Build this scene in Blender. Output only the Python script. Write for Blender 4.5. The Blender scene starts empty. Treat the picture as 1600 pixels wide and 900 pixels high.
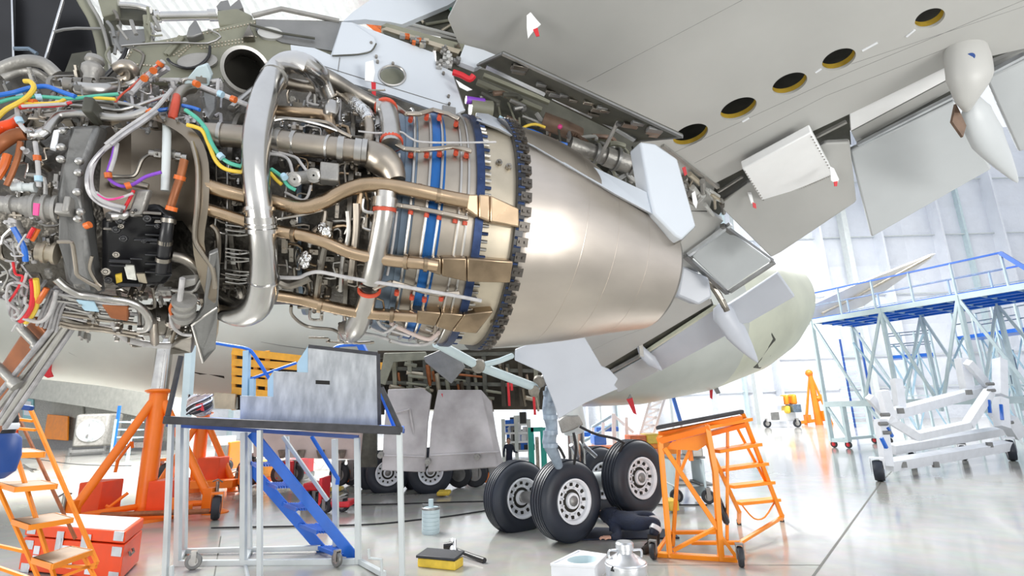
import bpy, math, random
import numpy as np
from mathutils import Vector as V, Matrix

RND = random.Random(11)
sc = bpy.context.scene
COL = sc.collection
Z = V((0, 0, 1))

# ------------------------------------------------------------------ camera and pixel -> place helpers
F = 800.0
PITCH, ROLL, EYE = math.radians(13.4), math.radians(1.7), 1.9
_fw = V((0, math.cos(PITCH), math.sin(PITCH)))
_rt0 = V((1, 0, 0)); _up0 = V((0, -math.sin(PITCH), math.cos(PITCH)))
_rt = _rt0 * math.cos(ROLL) - _up0 * math.sin(ROLL)
_up = _up0 * math.cos(ROLL) + _rt0 * math.sin(ROLL)
O = V((0, 0, EYE))
cam = bpy.data.cameras.new('camera'); camo = bpy.data.objects.new('camera', cam); COL.objects.link(camo)
cam.sensor_width = 36; cam.lens = 36 * F / 1600; cam.clip_start = .05; cam.clip_end = 500
m = Matrix((_rt, _up, -_fw)).transposed().to_4x4(); m.translation = O
camo.matrix_world = m
sc.camera = camo

def ray(x, y): return _fw + _rt * ((x - 800) / F) + _up * ((450 - y) / F)
def P(x, y, d): return O + ray(x, y) * d                      # at camera depth d
def G(x, y, z=0.0):                                            # on a horizontal plane
    r = ray(x, y); return O + r * ((z - EYE) / r.z)
def PL(x, y, p0, nrm):                                         # on any plane
    r = ray(x, y); return O + r * ((p0 - O).dot(nrm) / r.dot(nrm))
def depth(p): return (p - O).dot(_fw)
def VPL(a, b):                                                 # vertical plane through two floor points
    n = (b - a).cross(Z).normalized()
    return lambda x, y: PL(x, y, a, n)

# ------------------------------------------------------------------ materials
MATS = {}
def mat(name, col, rough=.5, metal=0.0, var=.12, scale=5.0, bump=0.0, bscale=60.0, spec=.5, stretch=(1, 1, 1), col2=None, rvar=.1, coat=0.0):
    ma = bpy.data.materials.new(name); ma.use_nodes = True
    nt = ma.node_tree; N = nt.nodes; L = nt.links
    b = N['Principled BSDF']
    b.inputs['Roughness'].default_value = rough; b.inputs['Metallic'].default_value = metal
    b.inputs['Specular IOR Level'].default_value = spec
    b.inputs['Coat Weight'].default_value = coat
    tc = N.new('ShaderNodeTexCoord'); mp = N.new('ShaderNodeMapping'); mp.inputs['Scale'].default_value = stretch
    L.new(tc.outputs['Object'], mp.inputs['Vector'])
    nz = N.new('ShaderNodeTexNoise'); nz.inputs['Scale'].default_value = scale; nz.inputs['Detail'].default_value = 5
    L.new(mp.outputs['Vector'], nz.inputs['Vector'])
    rp = N.new('ShaderNodeValToRGB')
    c1 = tuple(min(1, c * (1 - var)) for c in col); c2 = col2 or tuple(min(1, c * (1 + var)) for c in col)
    rp.color_ramp.elements[0].position = .32; rp.color_ramp.elements[1].position = .68
    rp.color_ramp.elements[0].color = (*c1, 1); rp.color_ramp.elements[1].color = (*c2, 1)
    L.new(nz.outputs['Fac'], rp.inputs['Fac']); L.new(rp.outputs['Color'], b.inputs['Base Color'])
    if rvar:
        mr = N.new('ShaderNodeMapRange'); mr.inputs['To Min'].default_value = max(.02, rough - rvar); mr.inputs['To Max'].default_value = min(1, rough + rvar)
        L.new(nz.outputs['Fac'], mr.inputs['Value']); L.new(mr.outputs['Result'], b.inputs['Roughness'])
    if bump:
        n2 = N.new('ShaderNodeTexNoise'); n2.inputs['Scale'].default_value = bscale; L.new(mp.outputs['Vector'], n2.inputs['Vector'])
        bp = N.new('ShaderNodeBump'); bp.inputs['Strength'].default_value = bump; bp.inputs['Distance'].default_value = .02
        L.new(n2.outputs['Fac'], bp.inputs['Height']); L.new(bp.outputs['Normal'], b.inputs['Normal'])
    MATS[name] = ma
    return ma

M = {}
def dm(k, *a, **kw): M[k] = mat(k, *a, **kw)
dm('wing', (.46, .46, .445), .42, 0, .07, 1.2)
dm('flap', (.50, .525, .54), .4, 0, .06, 1.5)
dm('flapw', (.50, .525, .58), .35, 0, .04, 2)
dm('pylon', (.56, .60, .65), .35, 0, .03, 2)
dm('white', (.90, .91, .92), .4, 0, .03, 3)
dm('belly', (.58, .60, .55), .35, 0, .08, .7)
dm('primer', (.62, .63, .50), .4, 0, .12, .6)
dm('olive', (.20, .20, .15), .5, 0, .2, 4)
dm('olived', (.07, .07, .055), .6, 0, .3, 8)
dm('black', (.012, .012, .014), .35, 0, .3, 5)
dm('rubber', (.02, .022, .028), .55, 0, .3, 3, bump=.1)
dm('tyre', (.016, .021, .033), .5, 0, .25, 2, bump=.08, bscale=90)
dm('hole_shade', (.02, .018, .014), .8, 0, .4, 3)  # near-black colour painted in for the shade inside openings
dm('nozzle', (.56, .505, .45), .35, 1, .13, 1.6, stretch=(1, 1, 3), rvar=.06)
dm('bayyel', (.80, .38, .03), .5, 0, .15, 5)
dm('brownv', (.15, .095, .065), .55, .1, .3, 12)
dm('clip', (.10, .09, .08), .4, .8, .2, 9)
dm('brownst', (.30, .255, .20), .36, 1, .15, 5)
dm('gearbl', (.26, .32, .39), .4, .1, .2, 8)
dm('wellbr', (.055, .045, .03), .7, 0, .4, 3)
dm('steel', (.50, .485, .46), .3, 1, .15, 6)
dm('chrome', (.60, .59, .57), .22, 1, .12, 4)
dm('oldgold', (.42, .28, .03), .5, 0, .2, 8)
dm('darkst', (.26, .24, .21), .36, 1, .35, 8)
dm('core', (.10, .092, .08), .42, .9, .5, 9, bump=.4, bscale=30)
dm('bronze', (.50, .37, .245), .28, 1, .22, 4)
dm('bronzed', (.34, .255, .17), .33, 1, .35, 6)
dm('titan', (.40, .355, .30), .38, 1, .12, 6)
dm('beige', (.52, .46, .36), .42, .7, .15, 5)
dm('blueband', (.02, .125, .38), .3, .6, .3, 9, stretch=(1, 1, .3))
dm('slate', (.16, .21, .27), .35, .7, .25, 6)
dm('flange', (.03, .05, .12), .35, .8, .3, 20)
dm('redseal', (.55, .07, .03), .5, 0, .2, 10)
dm('wire', (.44, .43, .43), .4, 0, .15, 25)
dm('wireg', (.36, .35, .36), .4, .5, .25, 25)
dm('yellow', (.72, .50, .05), .4, 0, .1, 10)
dm('green', (.08, .42, .30), .4, 0, .15, 10)
dm('blue', (.02, .14, .55), .35, 0, .15, 10)
dm('red', (.62, .02, .03), .45, 0, .1, 8)
dm('pink', (.70, .05, .25), .5, 0, .1, 8)
dm('purple', (.22, .06, .50), .4, 0, .1, 8)
dm('orangep', (.62, .13, .02), .4, 0, .2, 8)
dm('rust', (.30, .10, .035), .45, .3, .25, 10)
dm('castg', (.24, .24, .235), .45, .6, .12, 6, bump=.1)
dm('cast', (.33, .32, .30), .45, .5, .15, 8, bump=.15)
dm('orange', (.98, .21, .012), .38, 0, .08, 2)
dm('redor', (.85, .075, .01), .4, 0, .07, 3)
dm('amber', (.90, .27, .01), .4, 0, .08, 3)
dm('bluep', (.012, .13, .58), .35, 0, .12, 3)
dm('blued', (.012, .06, .26), .45, 0, .15, 4)
dm('ltblue', (.38, .56, .68), .4, 0, .06, 3)
dm('palebl', (.52, .63, .66), .4, 0, .06, 3)
dm('greyp', (.58, .62, .62), .45, 0, .06, 3)
dm('ply', (.42, .44, .45), .5, 0, .2, 3, col2=(.58, .60, .60), stretch=(3, 1, 1))
dm('deckr', (.05, .05, .055), .7, 0, .3, 8)
dm('alum', (.70, .72, .75), .33, .9, .1, 8)
dm('whitep', (.78, .80, .84), .4, 0, .05, 4)
dm('door', (.38, .35, .345), .5, 0, .3, 1.5, col2=(.50, .47, .47))
dm('pinkd', (.50, .41, .38), .5, 0, .2, 1.5)
dm('navy', (.008, .014, .035), .75, 0, .3, 9, bump=.3)
dm('reflect', (.6, .62, .65), .4, 0, .1, 10)
dm('skin', (.50, .28, .20), .55, 0, .08, 10)
dm('hair', (.02, .014, .01), .7, 0, .3, 20)
dm('teal', (.01, .30, .24), .4, 0, .1, 5)
dm('foil', (.75, .75, .74), .22, 1, .1, 20, bump=.9, bscale=45)
dm('stone', (.42, .42, .39), .8, 0, .25, 14, bump=.5, bscale=25)
dm('plaster', (.42, .42, .38), .7, 0, .1, 3)
dm('cyanp', (.30, .62, .66), .5, 0, .06, 3)
dm('tail', (.68, .66, .60), .4, 0, .08, 1)
dm('wood', (.30, .20, .12), .6, 0, .2, 6)
dm('cable', (.015, .015, .017), .6, 0, .2, 6)
dm('label', (.60, .60, .55), .5, 0, .2, 40)

def floor_mat():
    ma = mat('floor_concrete', (.43, .42, .37), .16, 0, .14, .35, rvar=.07, spec=.6, coat=.25)
    nt = ma.node_tree; N = nt.nodes; L = nt.links; b = N['Principled BSDF']
    b.inputs['Coat Roughness'].default_value = .06
    tc = N.new('ShaderNodeTexCoord')
    n2 = N.new('ShaderNodeTexNoise'); n2.inputs['Scale'].default_value = 3; n2.inputs['Detail'].default_value = 8
    L.new(tc.outputs['Object'], n2.inputs['Vector'])
    mx = N.new('ShaderNodeMix'); mx.data_type = 'RGBA'; mx.blend_type = 'MULTIPLY'; mx.inputs[0].default_value = .35
    old = b.inputs['Base Color'].links[0].from_socket
    L.new(old, mx.inputs[6]); L.new(n2.outputs['Color'], mx.inputs[7])
    mx2 = N.new('ShaderNodeHueSaturation'); mx2.inputs['Saturation'].default_value = .7; mx2.inputs['Value'].default_value = 1.15
    L.new(mx.outputs[2], mx2.inputs['Color']); L.new(mx2.outputs['Color'], b.inputs['Base Color'])
    bp = N.new('ShaderNodeBump'); bp.inputs['Strength'].default_value = .05; bp.inputs['Distance'].default_value = .02
    n3 = N.new('ShaderNodeTexNoise'); n3.inputs['Scale'].default_value = .9; L.new(tc.outputs['Object'], n3.inputs['Vector'])
    L.new(n3.outputs['Fac'], bp.inputs['Height']); L.new(bp.outputs['Normal'], b.inputs['Normal'])
    return ma
M['floor'] = floor_mat()

def quilt_mat():                                             # white insulated wall panels: soft wrinkles
    ma = mat('wall_panel', (.70, .73, .79), .55, 0, .04, .5)
    nt = ma.node_tree; N = nt.nodes; L = nt.links; b = N['Principled BSDF']
    tc = N.new('ShaderNodeTexCoord'); n3 = N.new('ShaderNodeTexNoise'); n3.inputs['Scale'].default_value = .55; n3.inputs['Detail'].default_value = 4
    L.new(tc.outputs['Object'], n3.inputs['Vector'])
    bp = N.new('ShaderNodeBump'); bp.inputs['Strength'].default_value = .8; bp.inputs['Distance'].default_value = .35
    L.new(n3.outputs['Fac'], bp.inputs['Height']); L.new(bp.outputs['Normal'], b.inputs['Normal'])
    return ma
M['quilt'] = quilt_mat()

# ------------------------------------------------------------------ mesh builder
ORG = {}
def _perp(d):
    a = V((0, 0, 1)) if abs(d.z) < .9 else V((1, 0, 0))
    x = d.cross(a).normalized(); return x, d.cross(x).normalized()

def smooth(pts, k=4):
    if len(pts) < 3: return [V(p) for p in pts]
    out = []; n = len(pts)
    for i in range(n - 1):
        p0 = pts[max(i - 1, 0)]; p1 = pts[i]; p2 = pts[i + 1]; p3 = pts[min(i + 2, n - 1)]
        for j in range(k):
            t = j / k
            out.append(.5 * ((2 * p1) + (p2 - p0) * t + (2 * p0 - 5 * p1 + 4 * p2 - p3) * t * t + (3 * p1 - p0 - 3 * p2 + p3) * t ** 3))
    out.append(V(pts[-1])); return out

class MB:
    def __init__(s): s.v = []; s.f = []; s.m = []; s.cur = 0
    def add(s, vs, fs):
        b = len(s.v); s.v += [V(v) for v in vs]
        for f in fs: s.f.append(tuple(i + b for i in f)); s.m.append(s.cur)
        return s
    def tube(s, pts, r, seg=8, cap=True, sm=0):
        pts = [V(p) for p in pts]
        if sm: 
            n0 = len(pts); pts2 = smooth(pts, sm)
            if isinstance(r, (list, tuple)):
                rr = []
                for i in range(len(pts2)):
                    t = i / (len(pts2) - 1) * (n0 - 1); a = min(int(t), n0 - 2); rr.append(r[a] + (r[a + 1] - r[a]) * (t - a))
                r = rr
            pts = pts2
        n = len(pts); vs = []; fs = []
        R = list(r) if isinstance(r, (list, tuple)) else [r] * n
        x = None
        for i, p in enumerate(pts):
            d = (pts[min(i + 1, n - 1)] - pts[max(i - 1, 0)])
            d = d.normalized() if d.length > 1e-9 else V((1, 0, 0))
            if x is None: x, y = _perp(d)
            else:
                x = (x - d * x.dot(d))
                x = x.normalized() if x.length > 1e-6 else _perp(d)[0]
                y = d.cross(x).normalized()
            for k in range(seg):
                a = 2 * math.pi * k / seg
                vs.append(p + (x * math.cos(a) + y * math.sin(a)) * R[i])
        for i in range(n - 1):
            for k in range(seg):
                a = i * seg + k; b = i * seg + (k + 1) % seg
                fs.append((a, b, b + seg, a + seg))
        if cap: fs += [tuple(reversed(range(seg))), tuple(range((n - 1) * seg, n * seg))]
        return s.add(vs, fs)
    def cyl(s, p, q, r, r2=None, seg=20): return s.tube([p, q], [r, r if r2 is None else r2], seg)
    def box(s, c, x, y, z):                                   # centre and three half-axis vectors
        c, x, y, z = V(c), V(x), V(y), V(z)
        vs = [c + x * i + y * j + z * k for i in (-1, 1) for j in (-1, 1) for k in (-1, 1)]
        return s.add(vs, [(0, 1, 3, 2), (4, 6, 7, 5), (0, 4, 5, 1), (2, 3, 7, 6), (0, 2, 6, 4), (1, 5, 7, 3)])
    def abox(s, lo, hi):
        lo, hi = V(lo), V(hi); h = (hi - lo) / 2
        return s.box((lo + hi) / 2, (h.x, 0, 0), (0, h.y, 0), (0, 0, h.z))
    def bar(s, p, q, w, h=None, up=Z):
        p, q = V(p), V(q); d = q - p; h = h or w
        if d.length < 1e-6: return s
        dn = d.normalized(); x = dn.cross(V(up))
        x = x.normalized() if x.length > 1e-4 else _perp(dn)[0]
        y = x.cross(dn).normalized()
        return s.box((p + q) / 2, d / 2, x * w / 2, y * h / 2)
    def prism(s, poly, vec):
        poly = [V(p) for p in poly]; vec = V(vec); n = len(poly)
        vs = poly + [p + vec for p in poly]
        fs = [tuple(range(n)), tuple(reversed(range(n, 2 * n)))] + [((i + 1) % n, i, i + n, (i + 1) % n + n) for i in range(n)]
        return s.add(vs, fs)
    def plate(s, poly, t):                                    # polygon thickened along its own normal, away from the camera
        poly = [V(p) for p in poly]
        n = V((0, 0, 0)); c = sum(poly, V((0, 0, 0))) / len(poly)
        for i in range(len(poly)): n += (poly[i] - c).cross(poly[(i + 1) % len(poly)] - c)
        n.normalize()
        if n.dot(c - O) < 0: n = -n
        return s.prism(poly, n * t)
    def lathe(s, prof, o, ax, seg=32, a0=0, a1=2 * math.pi, ref=None):
        o, ax = V(o), V(ax).normalized(); x, y = _perp(ax)
        if ref is not None:
            x = (V(ref) - ax * V(ref).dot(ax)).normalized(); y = ax.cross(x)
        full = abs(a1 - a0 - 2 * math.pi) < 1e-6; m_ = seg if full else seg + 1
        vs = []; fs = []
        for r, h in prof:
            for k in range(m_):
                a = a0 + (a1 - a0) * k / seg
                vs.append(o + ax * h + (x * math.cos(a) + y * math.sin(a)) * r)
        for i in range(len(prof) - 1):
            for k in range(seg):
                a = i * m_ + k; b = i * m_ + (k + 1) % m_
                fs.append((a, b, b + m_, a + m_))
        return s.add(vs, fs)
    def ball(s, c, r, seg=12, sq=(1, 1, 1)):
        c = V(c); vs = []; fs = []; n = max(4, seg // 2)
        for i in range(n + 1):
            t = math.pi * i / n
            for k in range(seg):
                a = 2 * math.pi * k / seg
                vs.append(c + V((math.sin(t) * math.cos(a) * sq[0], math.sin(t) * math.sin(a) * sq[1], math.cos(t) * sq[2])) * r)
        for i in range(n):
            for k in range(seg):
                a = i * seg + k; b = i * seg + (k + 1) % seg
                fs.append((a, a + seg, b + seg, b))
        return s.add(vs, fs)
    def build(s, name, ma, parent=None, loc=None, bev=0, angle=35, label=None, flat=False):
        me = bpy.data.meshes.new(name)
        if parent is not None: org = ORG[parent.name]
        elif loc is not None: org = V(loc)
        else:
            lo = V([min(v[i] for v in s.v) for i in range(3)]); hi = V([max(v[i] for v in s.v) for i in range(3)])
            org = V(((lo.x + hi.x) / 2, (lo.y + hi.y) / 2, lo.z))
        me.from_pydata([tuple(v - org) for v in s.v], [], s.f)
        for mm in (ma if isinstance(ma, (list, tuple)) else [ma]): me.materials.append(M[mm] if isinstance(mm, str) else mm)
        me.polygons.foreach_set('material_index', s.m)
        if not flat:
            me.polygons.foreach_set('use_smooth', [True] * len(me.polygons))
        me.update(calc_edges=True)
        import bmesh
        bm = bmesh.new(); bm.from_mesh(me); bmesh.ops.recalc_face_normals(bm, faces=bm.faces); bm.to_mesh(me); bm.free()
        if not flat: me.set_sharp_from_angle(angle=math.radians(angle))
        o = bpy.data.objects.new(name, me); COL.objects.link(o)
        if parent is not None: o.parent = parent
        else: o.location = org
        if bev:
            md = o.modifiers.new('bevel', 'BEVEL'); md.width = bev; md.segments = 2; md.limit_method = 'ANGLE'; md.angle_limit = math.radians(40)
        ORG[o.name] = org
        if label: o['label'] = label
        return o

def thing(name, label, cat, loc, group=None):
    o = bpy.data.objects.new(name, None); COL.objects.link(o); o.location = V(loc); o.empty_display_size = .2
    o['label'] = label; o['category'] = cat
    if group: o['group'] = group
    ORG[o.name] = V(loc); return o
def partgroup(name, parent, label=None):
    o = bpy.data.objects.new(name, None); COL.objects.link(o); o.parent = parent; ORG[o.name] = ORG[parent.name]; o.empty_display_size = .1
    if label: o['label'] = label
    return o
def tag(o, label, cat, group=None):
    o['label'] = label; o['category'] = cat
    if group: o['group'] = group
    return o
def struct(mb, name, ma, **kw):
    o = mb.build(name, ma, **kw); o['kind'] = 'structure'; return o
def one(name, ma, parent, fn, **kw):
    b = MB(); fn(b); return b.build(name, ma, parent, **kw)
def dup(root, loc, rz=0, label=None, group=None, scale=None):
    r = root.copy(); COL.objects.link(r); r.location = V(loc); r.rotation_euler = (0, 0, rz)
    if scale: r.scale = (scale,) * 3
    if label: r['label'] = label
    if group: r['group'] = group
    for ch in list(root.children):
        c = ch.copy(); COL.objects.link(c); c.parent = r
        for g in list(ch.children):
            d = g.copy(); COL.objects.link(d); d.parent = c
    return r
# ================================================================== THE HANGAR
b = MB(); b.abox((-95, -14, -.2), (95, 62, 0)); struct(b, 'floor', 'floor', loc=(0, 0, 0), flat=True)
def joint(b, p, q, w=.02): d = (q - p).normalized(); s_ = d.cross(Z) * w / 2; b.add([p - s_ + Z * .002, p + s_ + Z * .002, q + s_ + Z * .002, q - s_ + Z * .002], [(0, 1, 2, 3)])
b = MB(); joint(b, G(1376, 754), G(1268, 904), .03); joint(b, G(1376, 754), G(1440, 690), .02); joint(b, G(1200, 883), G(1282, 883), .015); joint(b, G(1000, 883), G(1200, 883), .01); joint(b, G(334, 905), G(345, 838), .015)
struct(b, 'trim_1', 'olived', flat=True)
# back wall of white quilted panels between upright fins
b = MB(); x0, x1, zt, wy = -30, 92, 30, 50
pw, ph = 3.05, 3.0; nx, nz = int((x1 - x0) / pw), int(zt / ph); sub = 6
for i in range(nx):
    for j in range(nz):
        vs = []; fs = []; am = RND.uniform(.06, .22)
        for a in range(sub + 1):
            for c in range(sub + 1):
                u_, v_ = a / sub, c / sub; bul = am * (4 * u_ * (1 - u_)) ** .6 * (4 * v_ * (1 - v_)) ** .6
                vs.append((x0 + (i + u_) * pw, wy - bul + (RND.uniform(-.03, .03) if 0 < a < sub and 0 < c < sub else 0), (j + v_) * ph))
        for a in range(sub):
            for c in range(sub): fs.append((a * (sub + 1) + c, (a + 1) * (sub + 1) + c, (a + 1) * (sub + 1) + c + 1, a * (sub + 1) + c + 1))
        b.add(vs, fs)
b.abox((-95, wy + .1, 0), (95, wy + .4, zt)); struct(b, 'wall_back', 'quilt', loc=(30, wy, 0), angle=60)
k = 1
for i in range(nx + 1):
    if i % 2 == 0:
        b = MB(); X = x0 + i * pw; b.abox((X - .1, wy - 1.3, 0), (X + .1, wy, zt)); struct(b, f'trim_{k + 1}', 'quilt', flat=True); k += 1
    elif i % 4 == 1:
        b = MB(); X = x0 + i * pw; b.abox((X - .12, wy - .5, 0), (X + .12, wy, zt)); struct(b, f'trim_{k + 1}', 'palebl', flat=True); k += 1
for z in (3, 6, 12, 18, 24):
    b = MB(); b.abox((x0, wy - .35, z - .05), (x1, wy - .2, z + .05)); struct(b, f'trim_{k + 1}', 'greyp', flat=True); k += 1
for X in (8, 14.5, 22.3, 33):
    b = MB(); b.abox((X - .25, wy - 2.2, 0), (X + .25, wy - 1.4, zt)); struct(b, f'trim_{k + 1}', 'greyp', flat=True); k += 1
# roof strip of corrugated sheet and orange purlins, seen over the pylon
b = MB(); n = 240; vs = []; fs = []
for i in range(n + 1):
    X = -60 + 75 * i / n; zz = 24 + (.12 if i % 2 else 0)
    vs += [(X, 22, zz + .5), (X, wy, zz - 1.5)]
for i in range(n): fs.append((2 * i, 2 * i + 2, 2 * i + 3, 2 * i + 1))
b.add(vs, fs); struct(b, 'ceiling', 'whitep', flat=True)
for q in (((-24, 30, 23.6), (6, 33, 23.4), .3, 'rust'), ((-8, 24, 23.6), (8, 48, 21.9), .35, 'orangep'), ((-10, 26, 23.7), (-2, 44, 22.4), .2, 'rust'), ((-50, 40, 22.6), (10, 40, 22.6), .5, 'greyp'), ((-20, 24, 23), (-20, 48, 21), .3, 'greyp')):
    b = MB(); b.bar(q[0], q[1], q[2], q[2] * 1.4); struct(b, f'trim_{k + 1}', q[3], flat=True); k += 1
# office block on the left with stone facing
wa, wb = G(20, 701), G(275, 703); wd = (wb - wa).normalized(); wnrm = wd.cross(Z).normalized()
if wnrm.dot(wa - O) < 0: wnrm = -wnrm
WL = VPL(wa, wb)
def wallbox(px, nrm_off, t):
    b = MB(); b.prism([WL(x, y) - wnrm * nrm_off for x, y in px], wnrm * t); return b
b = MB(); L_ = (wb - wa).length; b.prism([wa - wd * 40, wb + wd * 1, wb + wd * 1 + Z * 9, wa - wd * 40 + Z * 9], wnrm * .5); struct(b, 'wall_left', 'stone', flat=True)
b = wallbox([(78, 560), (300, 560), (300, 655), (222, 640), (84, 620), (76, 600)], 2.2, 2.1); struct(b, f'trim_{k + 1}', 'plaster', flat=True); k += 1
b = wallbox([(-120, 560), (66, 560), (66, 612), (18, 604), (-120, 590)], 1.2, 1.1); struct(b, f'trim_{k + 1}', 'plaster', flat=True); k += 1
b = wallbox([(84, 622), (133, 632), (133, 655), (84, 648)], .15, .1); struct(b, f'trim_{k + 1}', 'plaster', flat=True); k += 1
b = wallbox([(-120, 684), (275, 690), (275, 703), (-120, 702)], .12, .1); struct(b, f'baseboard_left', 'castg', flat=True)
w_i = 1
for px in ([(8, 616), (20, 617), (20, 640), (8, 639)], [(38, 622), (54, 624), (54, 656), (38, 654)]):
    b = wallbox(px, .1, .08); f = struct(b, f'window_{w_i}', 'cyanp', flat=True); w_i += 1
    q = [((x - px[0][0]) * .7 + px[0][0] + 2.5, (y - px[0][1]) * .7 + px[0][1] + 4) for x, y in px]
    b = wallbox(q, .14, .04); b.build('pane', 'whitep', f, flat=True)

# ------------------------------------------------------------------ light: open hangar front, daylight all round, plus added area lights
wld = bpy.data.worlds.new('daylight'); sc.world = wld; wld.use_nodes = True
nt = wld.node_tree; bg = nt.nodes['Background']
tc = nt.nodes.new('ShaderNodeTexCoord'); sp = nt.nodes.new('ShaderNodeSeparateXYZ'); nt.links.new(tc.outputs['Generated'], sp.inputs[0])
cr = nt.nodes.new('ShaderNodeValToRGB'); nt.links.new(sp.outputs['Z'], cr.inputs['Fac'])
cr.color_ramp.elements[0].position = 0; cr.color_ramp.elements[0].color = (.95, .97, 1, 1); cr.color_ramp.elements[1].position = .7; cr.color_ramp.elements[1].color = (.86, .91, 1, 1)
nt.links.new(cr.outputs['Color'], bg.inputs['Color']); bg.inputs['Strength'].default_value = 1.05
def lamp(name, loc, aim, sx, sy, power, col=(1, 1, 1)):
    l = bpy.data.lights.new(name, 'AREA'); l.shape = 'RECTANGLE'; l.size = sx; l.size_y = sy; l.energy = power; l.color = col
    o = bpy.data.objects.new(name, l); COL.objects.link(o); o.location = loc
    o.rotation_euler = (V(aim) - V(loc)).to_track_quat('-Z', 'Y').to_euler(); return o
lamp('added_area_light', (-13, 21, 17), (-12.5, 21, 0), 14, 10, 19000, (1, .99, .96))  # added light brightening the left floor, no fixture behind it
lamp('added_area_light', (20, 32, 21), (20, 33, 0), 18, 12, 12000, (1, .99, .97))  # added light brightening the far floor on the right
lamp('added_area_light', (9, -8, 4.2), (1.8, 4, 2.6), 12, 1.4, 260, (1, .98, .95))  # added strip light that draws a highlight along the nozzle
lamp('added_uplight', (7, -4, .7), (3.2, 5, 4.6), 4, 1.2, 420, (1, .985, .95))  # added low light behind the camera, lifts the wing underside
lamp('added_uplight', (-6, -3.5, .7), (-2, 6, 3.2), 4, 1.2, 260, (1, .985, .95))  # added low light behind the camera, brightens the engine side
sc.view_settings.view_transform = 'Standard'; sc.view_settings.look = 'None'; sc.view_settings.gamma = 1; sc.view_settings.exposure = .05
sc.view_settings.use_curve_mapping = False
# ================================================================== THE AIRLINER (one thing)
TH = math.radians(18)
U = V((math.cos(TH), math.sin(TH), 0)); NN = V((-math.sin(TH), math.cos(TH), 0))   # aft, inboard
D0 = 2.96
def sd(x): return D0 / (1 - .325 * (x - 800) / 800)
_kx = [-80, 100, 300, 450, 600, 680, 760, 800, 860, 900, 950, 1012, 1060]
_ky = [332, 335, 335, 338, 349, 360, 370, 376, 391, 402, 415, 431, 443]
_kh = [182, 180, 168, 163, 174, 176, 172, 168, 150, 133, 110, 84, 66]
SX = np.arange(-80, 1056, 5.0)
def _hermite(xq, X, Y):
    X = np.array(X, float); Y = np.array(Y, float); mm = np.gradient(Y, X)
    i = np.clip(np.searchsorted(X, xq) - 1, 0, len(X) - 2); h = X[i + 1] - X[i]; t = (xq - X[i]) / h
    return (2*t**3-3*t**2+1)*Y[i] + (t**3-2*t**2+t)*h*mm[i] + (-2*t**3+3*t**2)*Y[i+1] + (t**3-t**2)*h*mm[i+1]
_sy = _hermite(SX, _kx, _ky); _sh = _hermite(SX, _kx, _kh)
SP = np.array([list(P(x, y, sd(x))) for x, y in zip(SX, _sy)])
SR = np.array([h / F * sd(x) * .975 for x, h in zip(SX, _sh)])
def spine(s):
    return V([float(np.interp(s, SX, SP[:, k])) for k in range(3)])
def srad(s): return float(np.interp(s, SX, SR))
def stan(s): return (spine(min(s + 12, 1052)) - spine(max(s - 12, -78))).normalized()
_oz = np.array(list(O))
def _hit(x, y, off):
    r = np.array(list(ray(x, y))); ts = np.arange(1.1, 4.6, .012)
    pts = _oz + ts[:, None] * r
    d = np.sqrt(((pts[:, None, :] - SP[None, ::3, :]) ** 2).sum(2)); j = d.argmin(1)
    f = d[np.arange(len(ts)), j] - SR[::3][j] - off
    k = np.where(f < 0)[0]
    i = int(k[0]) if len(k) else int(f.argmin())
    # refine the station
    dd = ((pts[i] - SP) ** 2).sum(1); jj = int(dd.argmin())
    return V(pts[i]), float(SX[jj])
def E(x, y, off=0.0): return _hit(x, y, off)[0]
def S(x, y=330, off=0.0): return _hit(x, y, off)[1]
def pxr(p, r): return r / F * depth(p)
def frame(s):
    t = stan(s); x = (Z - t * t.z).normalized(); return t, x, t.cross(x)       # tangent, up, side
def rp(s, a, off=0.0):                                                         # point on the casing; a = 0 top
    t, x, y = frame(s); return spine(s) + (x * math.cos(a) + y * math.sin(a)) * (srad(s) + off)
def sweep(b, prof, seg=72, a0=0, a1=2 * math.pi):
    full = abs(a1 - a0 - 2 * math.pi) < 1e-6; k = seg if full else seg + 1
    vs = []; fs = []
    for s, off in prof:
        for i in range(k): vs.append(rp(s, a0 + (a1 - a0) * i / seg, off))
    for j in range(len(prof) - 1):
        for i in range(seg):
            a = j * k + i; c = j * k + (i + 1) % k
            fs.append((a, c, c + k, a + k))
    return b.add(vs, fs)
SIDE = 1 if (spine(600) + frame(600)[2] - O).length < (spine(600) - frame(600)[2] - O).length else -1   # sign of the camera side

plane = thing('airliner', 'airliner on jacks with its engine uncowled, wing, flaps and bogie landing gear', 'aircraft', G(700, 780))
eng = partgroup('engine', plane, 'uncowled turbofan core with silver exhaust nozzle')

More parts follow.
